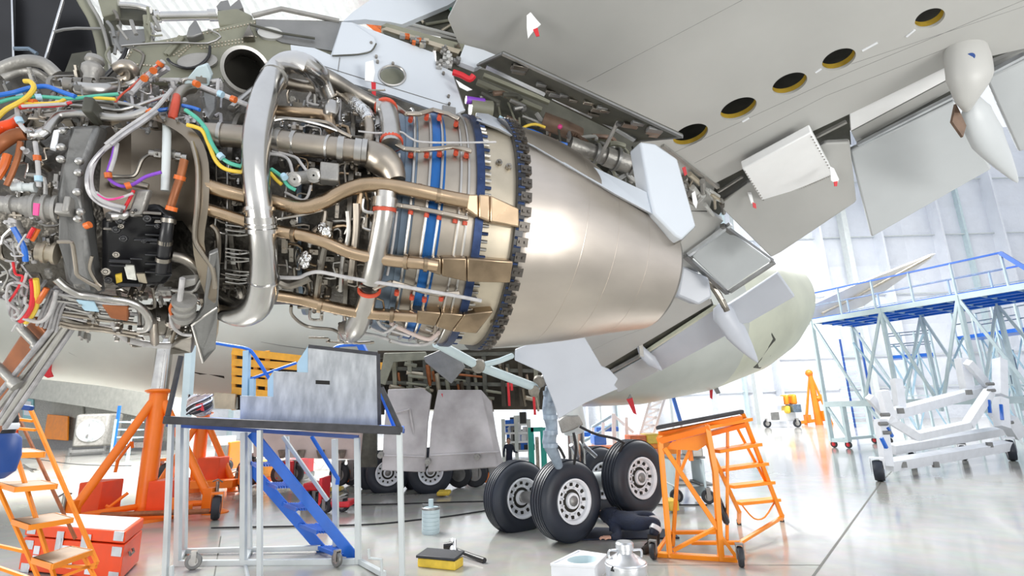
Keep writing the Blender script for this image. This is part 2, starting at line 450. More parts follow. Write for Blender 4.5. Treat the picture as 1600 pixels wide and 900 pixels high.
def pipe(name, ma, rpx, path, off=.05, seg=10, sm=4, parent=None, label=None, fl=0):
    pts = []
    for q in path:
        o = q[2] if len(q) > 2 else off
        pts.append(E(q[0], q[1], o))
    r = [pxr(p, rpx[i] if isinstance(rpx, list) else rpx) for i, p in enumerate(pts)]
    b = MB(); b.tube(pts, r, seg, sm=sm)
    if fl:                                                    # end flanges
        for p, q in ((pts[0], pts[1]), (pts[-1], pts[-2])):
            d = (q - p).normalized() * r[0] * .35
            b.cyl(p - d * .2, p + d, r[0] * 1.28, seg=seg + 4)
    return b.build(name, ma, parent or eng, label=label)
def band(name, ma, s0, s1, off, h=.012, **kw):
    b = MB(); sweep(b, [(s0, off - .01), (s0, off + h), (s1, off + h), (s1, off - .01)]); return b.build(name, ma, eng, **kw)
def collar(name, ma, p, q, r, w):                              # clamp ring around a pipe at p, axis towards q
    p, q = V(p), V(q); d = (q - p).normalized()
    b = MB(); b.lathe([(r * .98, -w), (r * 1.16, -w), (r * 1.16, w), (r * .98, w)], p, d, 20); return b.build(name, ma, eng)

# ---- casing
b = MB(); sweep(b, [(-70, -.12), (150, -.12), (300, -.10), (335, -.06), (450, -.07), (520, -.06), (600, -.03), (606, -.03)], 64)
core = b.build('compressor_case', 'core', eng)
for x, ma in ((360, 'darkst'), (470, 'slate'), (545, 'darkst'), (585, 'steel')):
    s = S(x, 330, -.06); band('case_flange', ma, s - 3, s + 3, -.06, .035)
for x0, x1, ma, off in ((604, 627, 'slate', -.02), (627, 648, 'slate', -.008), (648, 663, 'titan', -.004), (663, 688, 'blueband', .0),
                        (688, 715, 'titan', .0), (715, 730, 'titan', .004), (730, 746, 'titan', 0.002)):
    band('turbine_case', ma, S(x0), S(x1), off, .006)
s0, s1 = S(744), S(751)
band('case_flange', 'flange', s0, s1, .0, .024)
for i in range(56):
    a = SIDE * (math.pi * (.02 + .98 * i / 55)); b = MB()
    t = stan(s1); p = rp(s1, a, .012); b.cyl(p - t * .018, p + t * .030, .008, seg=6); b.cyl(p - t * .022, p - t * .010, .011, seg=6)
    b.build('flange_bolt', 'steel' if i % 3 else 'flange', eng)
b = MB(); sweep(b, [(s1, 0), (S(770), .002), (S(800), .006), (S(816), .006)]); b.build('turbine_rear_frame', 'beige', eng)
for q in ((778, 258), (793, 264), (770, 500)):
    b = MB(); p, n = E(*q, .0), E(*q, .03); c = spine(S(*q)); d = (p - c).normalized(); b.cyl(p - d * .01, p + d * .025, pxr(p, 5), seg=14); b.cyl(p, p + d * .035, pxr(p, 2.5), seg=10); b.build('boss', 'darkst', eng)
sn = S(818)
band('nozzle_flange', 'black', S(806), S(815), .004, .03)
for x in (811,):
    for i in range(50):
        a = SIDE * math.pi * (.02 + .96 * i / 49); p = rp(S(812), a, .03); t = stan(S(812))
        b = MB(); b.cyl(p - t * .016, p + t * .014, .008, seg=6); b.build('flange_bolt', 'flange', eng)
# ---- exhaust nozzle
b = MB()
prof = [(sn, .012), (sn + 3, .016)] + [(s, .016 if s < sn + 20 else .010) for s in np.linspace(sn + 8, 1010, 22)]
sweep(b, prof, 96)
b.cur = 1; sweep(b, [(1010, .010), (1014, .004), (1012, -.012), (980, -.02), (900, -.03), (sn + 10, -.04)], 96)
noz = b.build('exhaust_nozzle', ['nozzle', 'darkst'], eng)
for s in (sn + 5, 845, 895, 950):
    b = MB(); sweep(b, [(s, .008), (s, .0108), (s + .7, .0114), (s + 1.4, .0108), (s + 1.4, .008)], 96); b.build('weld_seam', 'nozzle', eng)
for i in range(26):
    a = SIDE * math.pi * (.10 + .86 * i / 25); t, x, y = frame(sn + 2); c = rp(sn + 1, a, .03)
    rad = (c - spine(sn + 1)).normalized(); tn = t.cross(rad)
    b = MB(); b.box(c, t * .026, tn * .021, rad * .008); b.box(c - t * .012 + rad * .009, t * .006, tn * .006, rad * .006); b.box(c + t * .013 + rad * .009, t * .006, tn * .006, rad * .006)
    b.build('cowl_clip', 'clip', eng)
# exhaust centre body seen just inside the nozzle
# ---- cooling tubes round the turbine case, with manifolds
for x, r in ((642, .0065), (667, .007), (687, .007), (713, .0065), (729, .0065)):
    s = S(x); b = MB(); b.tube([rp(s, SIDE * math.pi * k / 40 * 1.02, .014) for k in range(2, 41)], r, 8); b.build('cooling_tube', 'steel', eng)
MANI = ([(617, 224), (632, 233), (655, 235), (690, 232), (708, 229), (735, 236)], [(612, 318), (628, 322), (655, 326), (690, 333), (729, 341)],
        [(560, 447), (580, 455), (598, 446), (612, 441), (630, 446), (660, 455), (685, 460), (716, 458)], [(617, 165), (634, 178), (655, 178), (676, 172), (700, 178), (716, 186)])
for mn in MANI:
    pts = [E(x, y, .05) for x, y in mn]; b = MB()
    for i in range(len(pts) - 1): b.bar(pts[i], pts[i + 1] + (pts[i + 1] - pts[i]) * .08, .018, .02)
    b.build('cooling_manifold', 'titan', eng, bev=.004)
    for x in (642, 667, 687, 713, 729):
        yy = float(np.interp(x, [q[0] for q in mn], [q[1] for q in mn]))
        if mn[0][0] - 5 < x < mn[-1][0] + 8:
            b = MB(); xx = x - (yy - 250) * .0 - max(0, yy - 330) * .18
            p, q = E(xx, yy + 5, .026), E(xx - 1, yy + 11, .026); b.cyl(p, q, .011, seg=10); b.build('tube_seal', 'redseal', eng)
# ---- three bronze return ducts with flared feet
def flare(name, ma, quad_rows, off):
    rows = [[E(x, y, off) for x, y in r] for r in quad_rows]; b = MB()
    for i in range(len(rows) - 1):
        a0, a1 = rows[i]; c0, c1 = rows[i + 1]; ctr = spine(S(*quad_rows[i][0])); 
        d = lambda p: (p - spine(S(*quad_rows[i][0]))).normalized() * .035
        vs = [a0, a1, c1, c0]; b.add(vs + [p - d(p) * 1.6 for p in vs], [(0, 1, 2, 3), (7, 6, 5, 4), (0, 4, 5, 1), (2, 6, 7, 3), (1, 5, 6, 2), (0, 3, 7, 4)])
    return b.build(name, ma, eng, bev=.008)
pipe('bleed_duct', 'bronze', 11.5, [(318, 288), (345, 297), (385, 307), (430, 316), (470, 324), (500, 318), (535, 300), (568, 289), (605, 290), (655, 299), (700, 309), (732, 315)], .07, 16)
flare('duct_foot', 'bronze', [[(728, 303), (728, 327)], [(748, 303), (748, 340)], [(766, 304), (766, 347)], [(812, 325), (812, 356)]], .065)
pipe('bleed_duct', 'bronze', 10, [(320, 326), (350, 335), (390, 348), (440, 362), (475, 368), (510, 379), (545, 394), (580, 402), (620, 408), (655, 411), (682, 415)], .06, 16)
flare('duct_foot', 'bronzed', [[(668, 404), (668, 424)], [(690, 403), (690, 432)], [(730, 403), (730, 441)], [(803, 408), (798, 443)]], .06)
pipe('bleed_duct', 'bronze', 9.5, [(434, 462), (470, 468), (510, 478), (560, 488), (610, 492), (652, 495)], .06, 16)
flare('duct_foot', 'bronzed', [[(640, 486), (640, 504)], [(690, 490), (680, 511)], [(725, 493), (705, 519)], [(772, 487), (745, 522)]], .05)
for x, y, dx, dy in ((655, 299, 45, 9), (684, 306, 30, 5), (635, 409, 20, 2), (665, 413, 20, 2), (612, 492, 20, 1), (500, 477, 30, 6), (460, 367, 15, 1)):
    p, q = E(x, y, .066), E(x + dx, y + dy, .066); collar('duct_clamp', 'bronzed', p, q, pxr(p, 10.6), .008)
# ---- the tall polished duct standing in front
DU = [(512, 150, -.05), (500, 122, .0), (478, 102, .05), (452, 98, .1), (432, 112, .13), (416, 145, .14), (404, 195, .14), (399, 245, .14), (402, 300, .14), (408, 350, .14),
      (412, 400, .14), (411, 445, .14), (401, 478, .13), (380, 489, .1), (356, 483, .05), (335, 470, .0)]
pipe('tall_bleed_duct', 'chrome', [17, 17, 17, 17, 18, 20, 21, 21, 20, 20, 20, 21, 22, 22, 21, 20], DU, .14, 24, label='polished bent duct')
for y, x, w in ((122, 428, .006), (328, 405, .007), (343, 407, .012), (352, 408, .005), (360, 409, .008), (437, 412, .004)):
    p, q = E(x, y, .14), E(x + (y > 300) * 1.5 - (y < 200) * 6, y + 20, .14); collar('duct_clamp', 'chrome', p, q, pxr(p, 20.3 if y > 200 else 18), w)
# ---- horizontal starter duct with elbow, upper and lower turbine feed pipes
pipe('starter_duct', 'titan', 18, [(322, 210), (370, 213), (420, 219), (480, 227), (530, 233), (565, 238)], .06, 20, sm=3)
for x, w in ((345, .006), (438, .012), (462, .008), (515, .005), (533, .012), (560, .014), (570, .01)):
    y = float(np.interp(x, [322, 420, 565], [210, 219, 238])); p, q = E(x, y, .06), E(x + 20, y + 2.8, .06); collar('duct_clamp', 'steel', p, q, pxr(p, 18), w)
pipe('duct_elbow', 'titan', [19, 23, 25, 22, 16], [(566, 238), (582, 243), (598, 252), (611, 266), (618, 284)], .045, 20)
pipe('turbine_feed_duct', 'steel', [13, 15, 15, 16], [(588, 168), (604, 172), (610, 195), (612, 226)], .06, 18)
pipe('turbine_feed_duct', 'steel', 16, [(604, 300), (600, 335), (592, 380), (584, 420), (579, 440)], .05, 18)
pipe('turbine_feed_duct', 'steel', [14, 14, 17, 16, 12], [(578, 450), (570, 480), (558, 508), (548, 520), (540, 512)], .05, 18)
for x, y in ((603, 170), (612, 222), (601, 328), (577, 453)):
    p, q = E(x, y, .055), E(x - .5, y + 12, .055); collar('pipe_gasket', 'redseal', p, q, pxr(p, 15.5), .008)
p, q = E(602, 317, .05), E(601, 330, .05); collar('duct_clamp', 'steel', p, q, pxr(p, 17), .02)
# ---- upper pipes
pipe('oil_pipe', 'titan', 9, [(435, 128), (470, 134), (512, 141), (538, 149), (552, 162)], .03, 14)
pipe('flexible_sleeve', 'foil', 11, [(548, 158), (560, 168), (572, 178), (576, 190)], .035, 12)
pipe('oil_pipe', 'titan', 8, [(576, 188), (578, 205), (574, 228)], .04, 14)
pipe('heated_pipe', 'bronze', 9, [(424, 173), (460, 176), (495, 178), (512, 185), (516, 200)], .03, 14)
p, q = E(475, 177, .03), E(495, 178, .03); collar('duct_clamp', 'titan', p, q, pxr(p, 10), .012)
pipe('capped_port', 'steel', [11, 12, 12], [(514, 190, .0), (517, 176, .05), (519, 166, .06)], .05, 14)
pipe('oil_pipe', 'darkst', 12, [(495, 112), (525, 128), (560, 150), (590, 165)], -.03, 14)
# open duct mouth
c = P(384, 110, 2.42); ax = (O - c + V((.15, -.1, .3))).normalized(); b = MB()
b.lathe([(.098, -.25), (.098, 0), (.106, .004), (.106, .018), (.090, .02), (.088, 0), (.085, -.24)], c, ax, 40); b.cur = 1; b.lathe([(.0, -.2), (.086, -.2)], c, ax, 40)
b.build('open_duct', ['steel', 'hole_shade'], eng, label='open round duct mouth')
pipe('air_tube', 'steel', 6, [(362, 170), (385, 150), (405, 135)], .06, 12)
# ---- thin lines traced over the core
for pth, r, ma, off in (
    ([(430, 433), (465, 434), (480, 428), (500, 425), (540, 433), (580, 440), (620, 446), (700, 460), (752, 470)], 3, 'wire', .085),
    ([(560, 205), (590, 208), (625, 206), (640, 215), (660, 222), (720, 223), (775, 222)], 1.6, 'wire', .08),
    ([(420, 183), (460, 187), (510, 192), (530, 205), (550, 215)], 3.5, 'titan', .06),
    ([(420, 190), (450, 186), (500, 195), (545, 212)], 2.5, 'steel', .07),
    ([(543, 330), (545, 360), (541, 385), (535, 410), (532, 455)], 3.6, 'steel', .055),
    ([(557, 318), (557, 350), (553, 395), (548, 440)], 6, 'titan', .045),
    ([(565, 290), (560, 330), (557, 345)], 5, 'bronzed', .045),
    ([(508, 330), (505, 348), (490, 362)], 4.5, 'titan', .03),
    ([(515, 345), (508, 380), (500, 420), (494, 465)], 6, 'darkst', .03),
    ([(355, 270), (355, 330), (352, 420)], 2, 'steel', .0),
    ([(448, 280), (447, 300), (440, 345)], 1.8, 'steel', .03),
    ([(445, 300), (470, 312), (480, 308), (486, 290)], 2.2, 'wire', .05),
    ([(430, 343), (470, 336), (505, 328)], 2, 'steel', .08),
    ([(420, 240), (440, 243), (452, 252), (458, 275)], 2.6, 'wire', .06),
    ([(425, 236), (460, 245), (470, 255), (485, 275)], 2.4, 'wire', .06),
    ([(330, 352), (340, 365), (341, 400), (337, 430)], 4, 'titan', .05),
    ([(455, 478), (457, 493), (480, 510), (520, 515), (535, 525), (545, 530)], 2.5, 'darkst', .05),
    ([(620, 330), (614, 380), (605, 430)], 2.2, 'wire', .03),
    ([(624, 240), (620, 285)], 2, 'wire', .03),
    ([(430, 437), (450, 445), (470, 440), (485, 433)], 7, 'darkst', .04),
    ([(640, 525), (600, 512), (590, 500)], 2.5, 'wire', .03), ([(560, 520), (590, 525), (630, 537), (665, 538), (682, 528)], 2.6, 'wire', .03),
    ([(578, 512), (600, 520), (620, 508)], 2.2, 'wire', .04), ([(610, 505), (640, 520), (670, 530), (685, 520)], 3.4, 'pinkd', .03)):
    pipe('fuel_line', ma, r, pth, off, 8)
for k, (y, x1) in enumerate(((354, 388), (362, 387), (391, 386), (403, 388), (424, 390), (430, 388), (437, 386))):
    pipe('hairpin_tube', 'steel', 1.6, [(352, y - 3), (375, y), (x1, y + 1), (x1 + 1, y + 4), (372, y + 6), (352, y + 3)], .01, 6, sm=3)
for x, y in ((508, 360), (477, 405)):
    b = MB(); p = E(x, y, .03); r = pxr(p, 11)
    for i in range(5): b.ball(p + V((RND.uniform(-1, 1), RND.uniform(-1, 1), RND.uniform(-1.2, 1.2))) * r * .4, r * .8, 10, (1, .8, 1.2))
    b.build('foil_wrap', 'foil', eng)
# actuator
b = MB(); p = E(515, 272, .05); b.box(p, U * pxr(p, 14), NN * .03, V((0, 0, pxr(p, 15)))); b.build('actuator_box', 'cast', eng, bev=.006)
b = MB(); b.cyl(E(452, 280, .06), E(500, 274, .06), pxr(p, 10), seg=16); b.build('actuator_body', 'cast', eng)
for q in ((460, 280), (490, 274)):
    b = MB(); p = E(*q, .07); d = (O - p).normalized(); b.lathe([(.004, .06), (.016, .06), (.016, .045), (.024, .044), (.024, 0), (.03, 0), (.03, -.03)], p, d, 18); b.build('connector', 'steel', eng)
# ---- front: dark block, hood, gearbox
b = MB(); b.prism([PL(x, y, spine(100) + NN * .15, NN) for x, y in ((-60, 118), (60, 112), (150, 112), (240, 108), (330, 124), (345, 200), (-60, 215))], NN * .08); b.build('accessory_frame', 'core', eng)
b = MB(); b.prism([PL(x, y, spine(500) + NN * .12, NN) for x, y in ((326, 124), (380, 128), (455, 84), (500, 106), (600, 148), (690, 178), (700, 210), (330, 210))], NN * .06); b.build('upper_dark_fill', 'core', eng)  # added dark sheet closing the bright gap above the engine
def ribbon(name, ma, A, B, off, t=.012, parent=eng, **kw):
    a = smooth([E(x, y, off) for x, y in A], 3); c = smooth([E(x, y, off) for x, y in B], 3); b = MB(); n = min(len(a), len(c)); vs = []; fs = []
    for i in range(n):
        d = (a[i] - O).normalized() * t; vs += [a[i], c[i], c[i] + d, a[i] + d]
    for i in range(n - 1):
        k = i * 4
        for j in range(4): fs.append((k + j, k + (j + 1) % 4, k + 4 + (j + 1) % 4, k + 4 + j))
    fs += [(0, 1, 2, 3), tuple(4 * (n - 1) + j for j in (3, 2, 1, 0))]
    return b.add(vs, fs).build(name, ma, parent, **kw)
def patch(name, ma, rows, off, t=.015, **kw):
    b = MB(); n = len(rows[0]); vs = [E(x, y, off if len(rows[i][j]) < 3 else rows[i][j][2]) for i in range(len(rows)) for j, (x, y, *_) in enumerate(rows[i])]
    fs = [(i * n + j, i * n + j + 1, (i + 1) * n + j + 1, (i + 1) * n + j) for i in range(len(rows) - 1) for j in range(n - 1)]
    k = len(vs); b.add(vs, fs); b.add([v + (v - O).normalized() * t for v in vs], fs)
    return b.build(name, ma, eng, **kw)
patch('inner_cowl', 'brownst', [[(165, 200, .02), (205, 182, -.02), (240, 185, -.02), (285, 200, .02), (310, 225, .09)], [(158, 250, .0), (205, 235, -.06), (245, 235, -.06), (290, 240, -.02), (318, 260, .09)],
      [(155, 300, .0), (205, 295, -.06), (245, 295, -.06), (290, 300, -.02), (318, 320, .09)], [(165, 345, .0), (205, 345, -.04), (245, 345, -.04), (285, 345, -.02), (312, 380, .09)]], 0)
HA = [(170, 190), (200, 178), (240, 178), (285, 192), (312, 215), (326, 255), (326, 320), (319, 378), (330, 425), (341, 465), (341, 520), (330, 545)]
HB = [(175, 197), (205, 186), (238, 187), (275, 204), (298, 226), (308, 262), (307, 320), (301, 380), (310, 430), (322, 470), (322, 515), (318, 545)]
ribbon('fire_shield', 'brownst', HA, HB, .10, .05)
pipe('shield_seal', 'titan', 3.6, [(300, 222), (309, 262), (308, 320), (304, 372), (315, 395), (332, 420), (336, 450)], .115, 8)
b = MB(); pts = [E(x, y, .12) for x, y in ((327, 398), (341, 392), (344, 420), (340, 490), (337, 545), (319, 567), (313, 558), (300, 508), (318, 480))]
b.plate(pts, .02); b.build('drain_panel', 'castg', eng, bev=.004)
pipe('drain_panel_edge', 'steel', 2, [(340, 480), (322, 492), (300, 508), (308, 535), (317, 566)], .13, 8, sm=0)
# black gearbox
gp = [(160, 345), (172, 332), (195, 330), (215, 322), (250, 318), (270, 340), (268, 430), (255, 446), (185, 450), (160, 425)]
b = MB(); pts = [E(x, y, .02) for x, y in gp]; dcam = (E(215, 380, .02) - O).normalized(); b.prism([p - dcam * .04 for p in pts], dcam * .16); b.build('gearbox', 'black', eng, bev=.02)
for i in range(26):
    x, y = RND.uniform(165, 262), RND.uniform(325, 445); b = MB(); p = E(x, y, .08); w = pxr(p, RND.uniform(3, 7))
    if i % 2: b.cyl(p, p - dcam * .02, w, seg=10); b.cyl(p, p - dcam * .035, w * .55, seg=6)
    else: b.box(p, U * w * 2.2, dcam * .02, V((0, 0, w * .45)))
    b.build('gearbox_fitting', 'black' if i % 3 else 'darkst', eng, bev=.003)
for i, y in enumerate((340, 352, 367, 380, 398, 412, 425)):
    b = MB(); p = E(240, y, .075); b.box(p, U * pxr(p, 12), dcam * .02, V((0, 0, pxr(p, 2)))); b.build('gearbox_rib', 'black', eng, bev=.004)
for i, (q, ma) in enumerate((([(193, 414), (209, 415), (213, 438), (199, 436)], 'label'), ([(213, 428), (226, 428), (230, 443), (217, 441)], 'beige'), ([(180, 430), (190, 428), (191, 440), (182, 443)], 'yellow'))):
    b = MB(); b.plate([E(x, y, .085) for x, y in q], .008); b.build('gearbox_label' if i < 2 else 'yellow_cap', ma, eng)
pipe('gearbox_shaft_housing', 'black', [8, 9, 9, 8], [(264, 338), (260, 365), (256, 395), (252, 425)], .11, 16)
for y, x in ((345, 263), (378, 258), (405, 255)):
    p, q = E(x, y, .11), E(x - 1.5, y + 14, .11); collar('duct_clamp', 'darkst', p, q, pxr(p, 9), .008)
pipe('gearbox_cap', 'steel', [8, 9, 9, 5], [(170, 340), (178, 338), (192, 337), (203, 334)], .09, 14)
b = MB(); b.plate([E(x, y, .1) for x, y in ((213, 296), (234, 296), (222, 335), (203, 340), (200, 332))], .04); b.build('sensor_cover', 'cast', eng, bev=.008)
pipe('red_strip', 'red', 2.5, [(209, 297), (202, 312), (193, 328)], .115, 8)
pipe('riser_pipe', 'greyp', 6, [(261, 195), (260, 240), (258, 298)], .07, 14)
pipe('sleeved_hose', 'rust', 6, [(288, 250), (282, 276), (274, 300), (266, 325)], .1, 12)
pipe('sleeved_hose', 'redseal', [5, 6, 6.5, 5], [(276, 150), (274, 163), (270, 180), (268, 186)], .08, 12)
pipe('riser_pipe', 'titan', 8, [(270, 178), (276, 155), (286, 142), (300, 138)], .06, 14)
for q in ((268, 326), (281, 278)):
    p = E(*q, .1); collar('hose_clamp', 'orangep', p, E(q[0] - 4, q[1] + 16, .1), pxr(p, 7), .008)
pipe('oil_line', 'darkst', 3, [(172, 275), (200, 276), (212, 272), (222, 250), (235, 241), (248, 241)], .05, 8)
for q in ((248, 241), (270, 242), (279, 245)):
    b = MB(); p = E(*q, .04); b.cyl(p - U * .03, p + U * .03, pxr(p, 6), seg=12); b.cyl(p - U * .012, p + U * .012, pxr(p, 8), seg=6); b.build('union_nut', 'steel', eng)
pipe('oil_line', 'titan', [7, 6, 5], [(175, 285), (200, 285), (232, 292)], .0, 10)
# grey cast strut
b = MB(); pts = [E(x, y, .10) for x, y in ((108, 196), (156, 194), (147, 222), (133, 262), (126, 300), (131, 350), (139, 400), (152, 462), (120, 458), (100, 440), (93, 380), (88, 300), (92, 262), (104, 228))]
b.plate(pts, .10); b.build('cast_strut', 'castg', eng, bev=.018)
for q in ((98, 205), (96, 230), (95, 249), (124, 252), (123, 270), (121, 300), (126, 331), (122, 342)):
    b = MB(); p = E(*q, .12); d = (O - p).normalized(); b.lathe([(.0, .02), (.006, .018), (.006, .006), (.010, .004), (.0135, .0), (.0135, -.04)], p, d, 16); b.build('strut_bolt', 'steel', eng)
b = MB(); p = E(101, 328, .11); b.box(p, U * .022, NN * .02, V((0, 0, .02))); b.box(p + V((.012, 0, .015)), U * .01, NN * .022, V((0, 0, .03))); b.build('strut_bracket', 'cast', eng, bev=.006)
b = MB(); b.plate([E(x, y, .12) for x, y in ((84, 203), (94, 201), (88, 233), (78, 230))], .02); b.build('hose_bracket', 'whitep', eng, bev=.003)
pipe('oil_line', 'titan', 3, [(90, 378), (108, 378), (114, 384), (119, 420), (123, 432), (150, 447), (156, 453)], .14, 8, sm=2)
pipe('oil_line', 'titan', 2.4, [(144, 400), (140, 420), (150, 440), (158, 448)], .13, 8)
# left side pumps
def pump(axis_px, r, ma, name, rings=3):
    p, q = E(*axis_px[0], axis_px[2]), E(*axis_px[1], axis_px[2]); d = (q - p); L_ = d.length; r = pxr(p, r)
    b = MB(); prof = [(0, 0), (r * .7, 0)]
    for i in range(rings):
        h = L_ * i / rings; prof += [(r * .82, h + .001), (r * .82, h + L_ / rings * .6), (r, h + L_ / rings * .62), (r, h + L_ / rings * .98)]
    prof += [(r * .6, L_), (0, L_)]; b.lathe(prof, p, d, 20); b.build(name, ma, eng)
pump([(42, 323), (92, 327), .08], 22, 'cast', 'fuel_pump'); pump([(0, 318), (44, 322), .08], 15, 'cast', 'fuel_pump', 2); pump([(58, 392), (90, 396), .09], 18, 'beige', 'oil_filter', 2)
pump([(20, 345), (36, 385), .08], 11, 'cast', 'pump_elbow', 2); pump([(18, 292), (56, 293), .08], 8, 'greyp', 'pump_elbow', 2)
b = MB(); b.plate([E(x, y, .20) for x, y in ((52, 317), (61, 318), (59, 337), (51, 336))], .004); b.build('pump_mark', 'pink', eng)
# hoses and tubes at the left
pipe('sleeved_hose', 'rust', 10, [(-12, 235), (5, 222), (22, 212), (40, 209)], .1, 14)
pipe('hose_end', 'chrome', [9, 10, 8, 9, 7], [(40, 209), (50, 210), (57, 211), (64, 210), (74, 203)], .1, 14, sm=2)
pipe('sleeved_hose', 'redor', 8, [(-12, 208), (2, 199), (20, 194), (30, 189)], .09, 12)
pipe('sleeved_hose', 'rust', 4, [(32, 222), (28, 245), (20, 268), (10, 290)], .1, 10); pipe('sleeved_hose', 'orangep', 6, [(12, 242), (6, 260), (-5, 278)], .09, 10)
pipe('oil_pipe', 'steel', 6.5, [(72, 206), (84, 190), (98, 179), (140, 179), (175, 184), (205, 182), (232, 172)], .11, 14)
pipe('oil_pipe', 'steel', 4, [(86, 190), (100, 166), (120, 156), (160, 158), (200, 164), (228, 172)], .1, 10)
pipe('oil_pipe', 'steel', 3, [(110, 165), (150, 168), (190, 172), (235, 158), (262, 148)], .1, 10)
b = MB(); p = E(146, 174, .13); b.box(p, U * pxr(p, 7), NN * .05, V((0, 0, pxr(p, 13)))); b.build('tube_clamp_block', 'olived', eng, bev=.008)
pipe('large_air_pipe', 'steel', 11, [(95, 133), (130, 140), (165, 141), (195, 137), (222, 126)], .05, 18)
pipe('large_air_pipe', 'titan', 10, [(185, 108), (196, 103), (206, 108), (204, 122), (190, 128)], .0, 16)
for x in (110, 125, 142):
    p = E(x, 137, .05); collar('duct_clamp', 'darkst', p, E(x + 15, 138, .05), pxr(p, 13), .015)
pipe('curved_duct_rim', 'cast', 9, [(-15, 122), (10, 104), (40, 95), (68, 99), (88, 116)], .05, 14)
pipe('curved_duct_rim', 'cast', 6, [(5, 122), (30, 112), (55, 112), (75, 125)], .06, 12)
b = MB(); p = E(146, 106, .03); b.lathe([(0, .05), (.03, .05), (.035, .03), (.025, .02), (.04, .0), (.04, -.02), (.028, -.04), (.028, -.08)], p, Z, 20); b.build('filler_cap', 'cast', eng)
b = MB(); b.plate([E(x, y, .03) for x, y in ((28, 172), (60, 172), (112, 176), (112, 186), (30, 184))], .05); b.build('frame_ledge', 'titan', eng, bev=.006)
b = MB(); b.plate([E(x, y, .02) for x, y in ((0, 190), (30, 172), (36, 200), (0, 210))], .05); b.build('frame_ledge', 'titan', eng, bev=.006)
b = MB(); b.plate([E(x, y, .06) for x, y in ((318, 143), (336, 150), (334, 170), (325, 183), (316, 178))], .02); b.build('side_bracket', 'castg', eng, bev=.004)
b = MB(); b.plate([E(x, y, -.02) for x, y in ((286, 130), (306, 106), (322, 100), (330, 118), (326, 134), (300, 142))], .05); b.build('upper_bracket', 'palebl', eng, bev=.006)
# coloured wiring
for nm, ma, r, pth, off in (
    ('wire_harness', 'yellow', 3.6, [(-10, 190), (8, 172), (28, 161), (42, 152), (53, 138), (48, 128), (38, 127)], .15),
    ('wire_harness', 'yellow', 2.6, [(30, 162), (60, 162), (90, 160), (112, 152), (150, 153), (180, 155)], .14),
    ('wire_harness', 'blue', 3.6, [(-10, 150), (20, 145), (45, 138), (72, 135), (95, 143), (118, 151)], .15),
    ('wire_harness', 'green', 2.8, [(-10, 163), (20, 154), (60, 151), (110, 154), (150, 150), (185, 147)], .14),
    ('wire_harness', 'green', 3.2, [(290, 172), (308, 185), (322, 202), (330, 222), (344, 244), (362, 256), (388, 262)], .12),
    ('wire_harness', 'yellow', 3.2, [(292, 195), (315, 203), (326, 225), (338, 252), (355, 265), (388, 270)], .12),
    ('wire_harness', 'green', 3, [(424, 264), (440, 276), (450, 290), (462, 297)], .1), ('wire_harness', 'yellow', 3, [(422, 270), (432, 281), (440, 288)], .1),
    ('wire_harness', 'wire', 4, [(398, 168), (372, 158), (345, 147), (322, 138), (305, 131)], .1),
    ('wire_harness', 'wire', 3, [(165, 226), (190, 206), (215, 189), (240, 172), (256, 155), (268, 140)], .14),
    ('wire_harness', 'wireg', 3.2, [(174, 226), (198, 208), (222, 192), (246, 174)], .14),
    ('wire_harness', 'wire', 3.6, [(178, 222), (160, 236), (148, 252), (142, 272), (143, 292), (152, 308), (170, 318), (196, 325)], .13),
    ('wire_harness', 'wireg', 3.4, [(170, 226), (152, 244), (140, 262), (136, 285), (142, 305), (160, 320), (190, 330)], .13),
    ('wire_harness', 'wire', 2.2, [(150, 300), (165, 310), (185, 310), (208, 302)], .13), ('wire_harness', 'pink', 1.8, [(152, 304), (170, 312), (206, 304)], .135),
    ('wire_harness', 'purple', 2.6, [(180, 224), (176, 245), (169, 268), (172, 281), (190, 291), (208, 288), (228, 276), (252, 269)], .12),
    ('wire_harness', 'wire', 3, [(183, 224), (179, 246), (172, 268)], .12),
    ('wire_harness', 'wire', 3.2, [(55, 222), (58, 245), (60, 268), (61, 292)], .13), ('wire_harness', 'wire', 3.2, [(27, 168), (28, 184), (33, 196), (42, 206)], .13),
    ('wire_harness', 'red', 2.4, [(30, 168), (60, 166), (90, 165), (112, 160)], .14), ('wire_harness', 'wire', 2.4, [(34, 166), (70, 164), (104, 162)], .15),
    ('wire_harness', 'wire', 4, [(205, 145), (222, 128), (240, 110), (255, 96)], .1), ('wire_harness', 'redseal', 1.5, [(180, 160), (190, 148), (205, 136), (225, 118), (250, 100)], .11),
    ('wire_harness', 'wireg', 4.5, [(200, 150), (216, 136), (238, 122), (262, 106)], .08),
    ('wire_harness', 'blue', 3, [(195, 160), (215, 170), (250, 172), (275, 168)], .06), ('wire_harness', 'blue', 3, [(285, 165), (300, 168), (312, 172)], .08),
    ('wire_harness', 'red', 4, [(50, 437), (52, 455), (50, 475), (42, 492), (32, 502)], .12), ('wire_harness', 'yellow', 4, [(56, 436), (58, 455), (57, 475), (50, 492), (40, 504)], .12),
    ('wire_harness', 'blue', 4, [(62, 455), (58, 470), (54, 485)], .11), ('wire_harness', 'orangep', 4, [(73, 450), (66, 462), (60, 472)], .12),
    ('wire_harness', 'blue', 4, [(20, 355), (30, 372), (38, 390), (40, 408)], .14), ('wire_harness', 'orangep', 3, [(60, 358), (55, 368), (50, 376)], .13), ('wire_harness', 'red', 3, [(53, 356), (48, 364), (44, 372)], .13)):
    pipe(nm, ma, r, pth, off, 8)
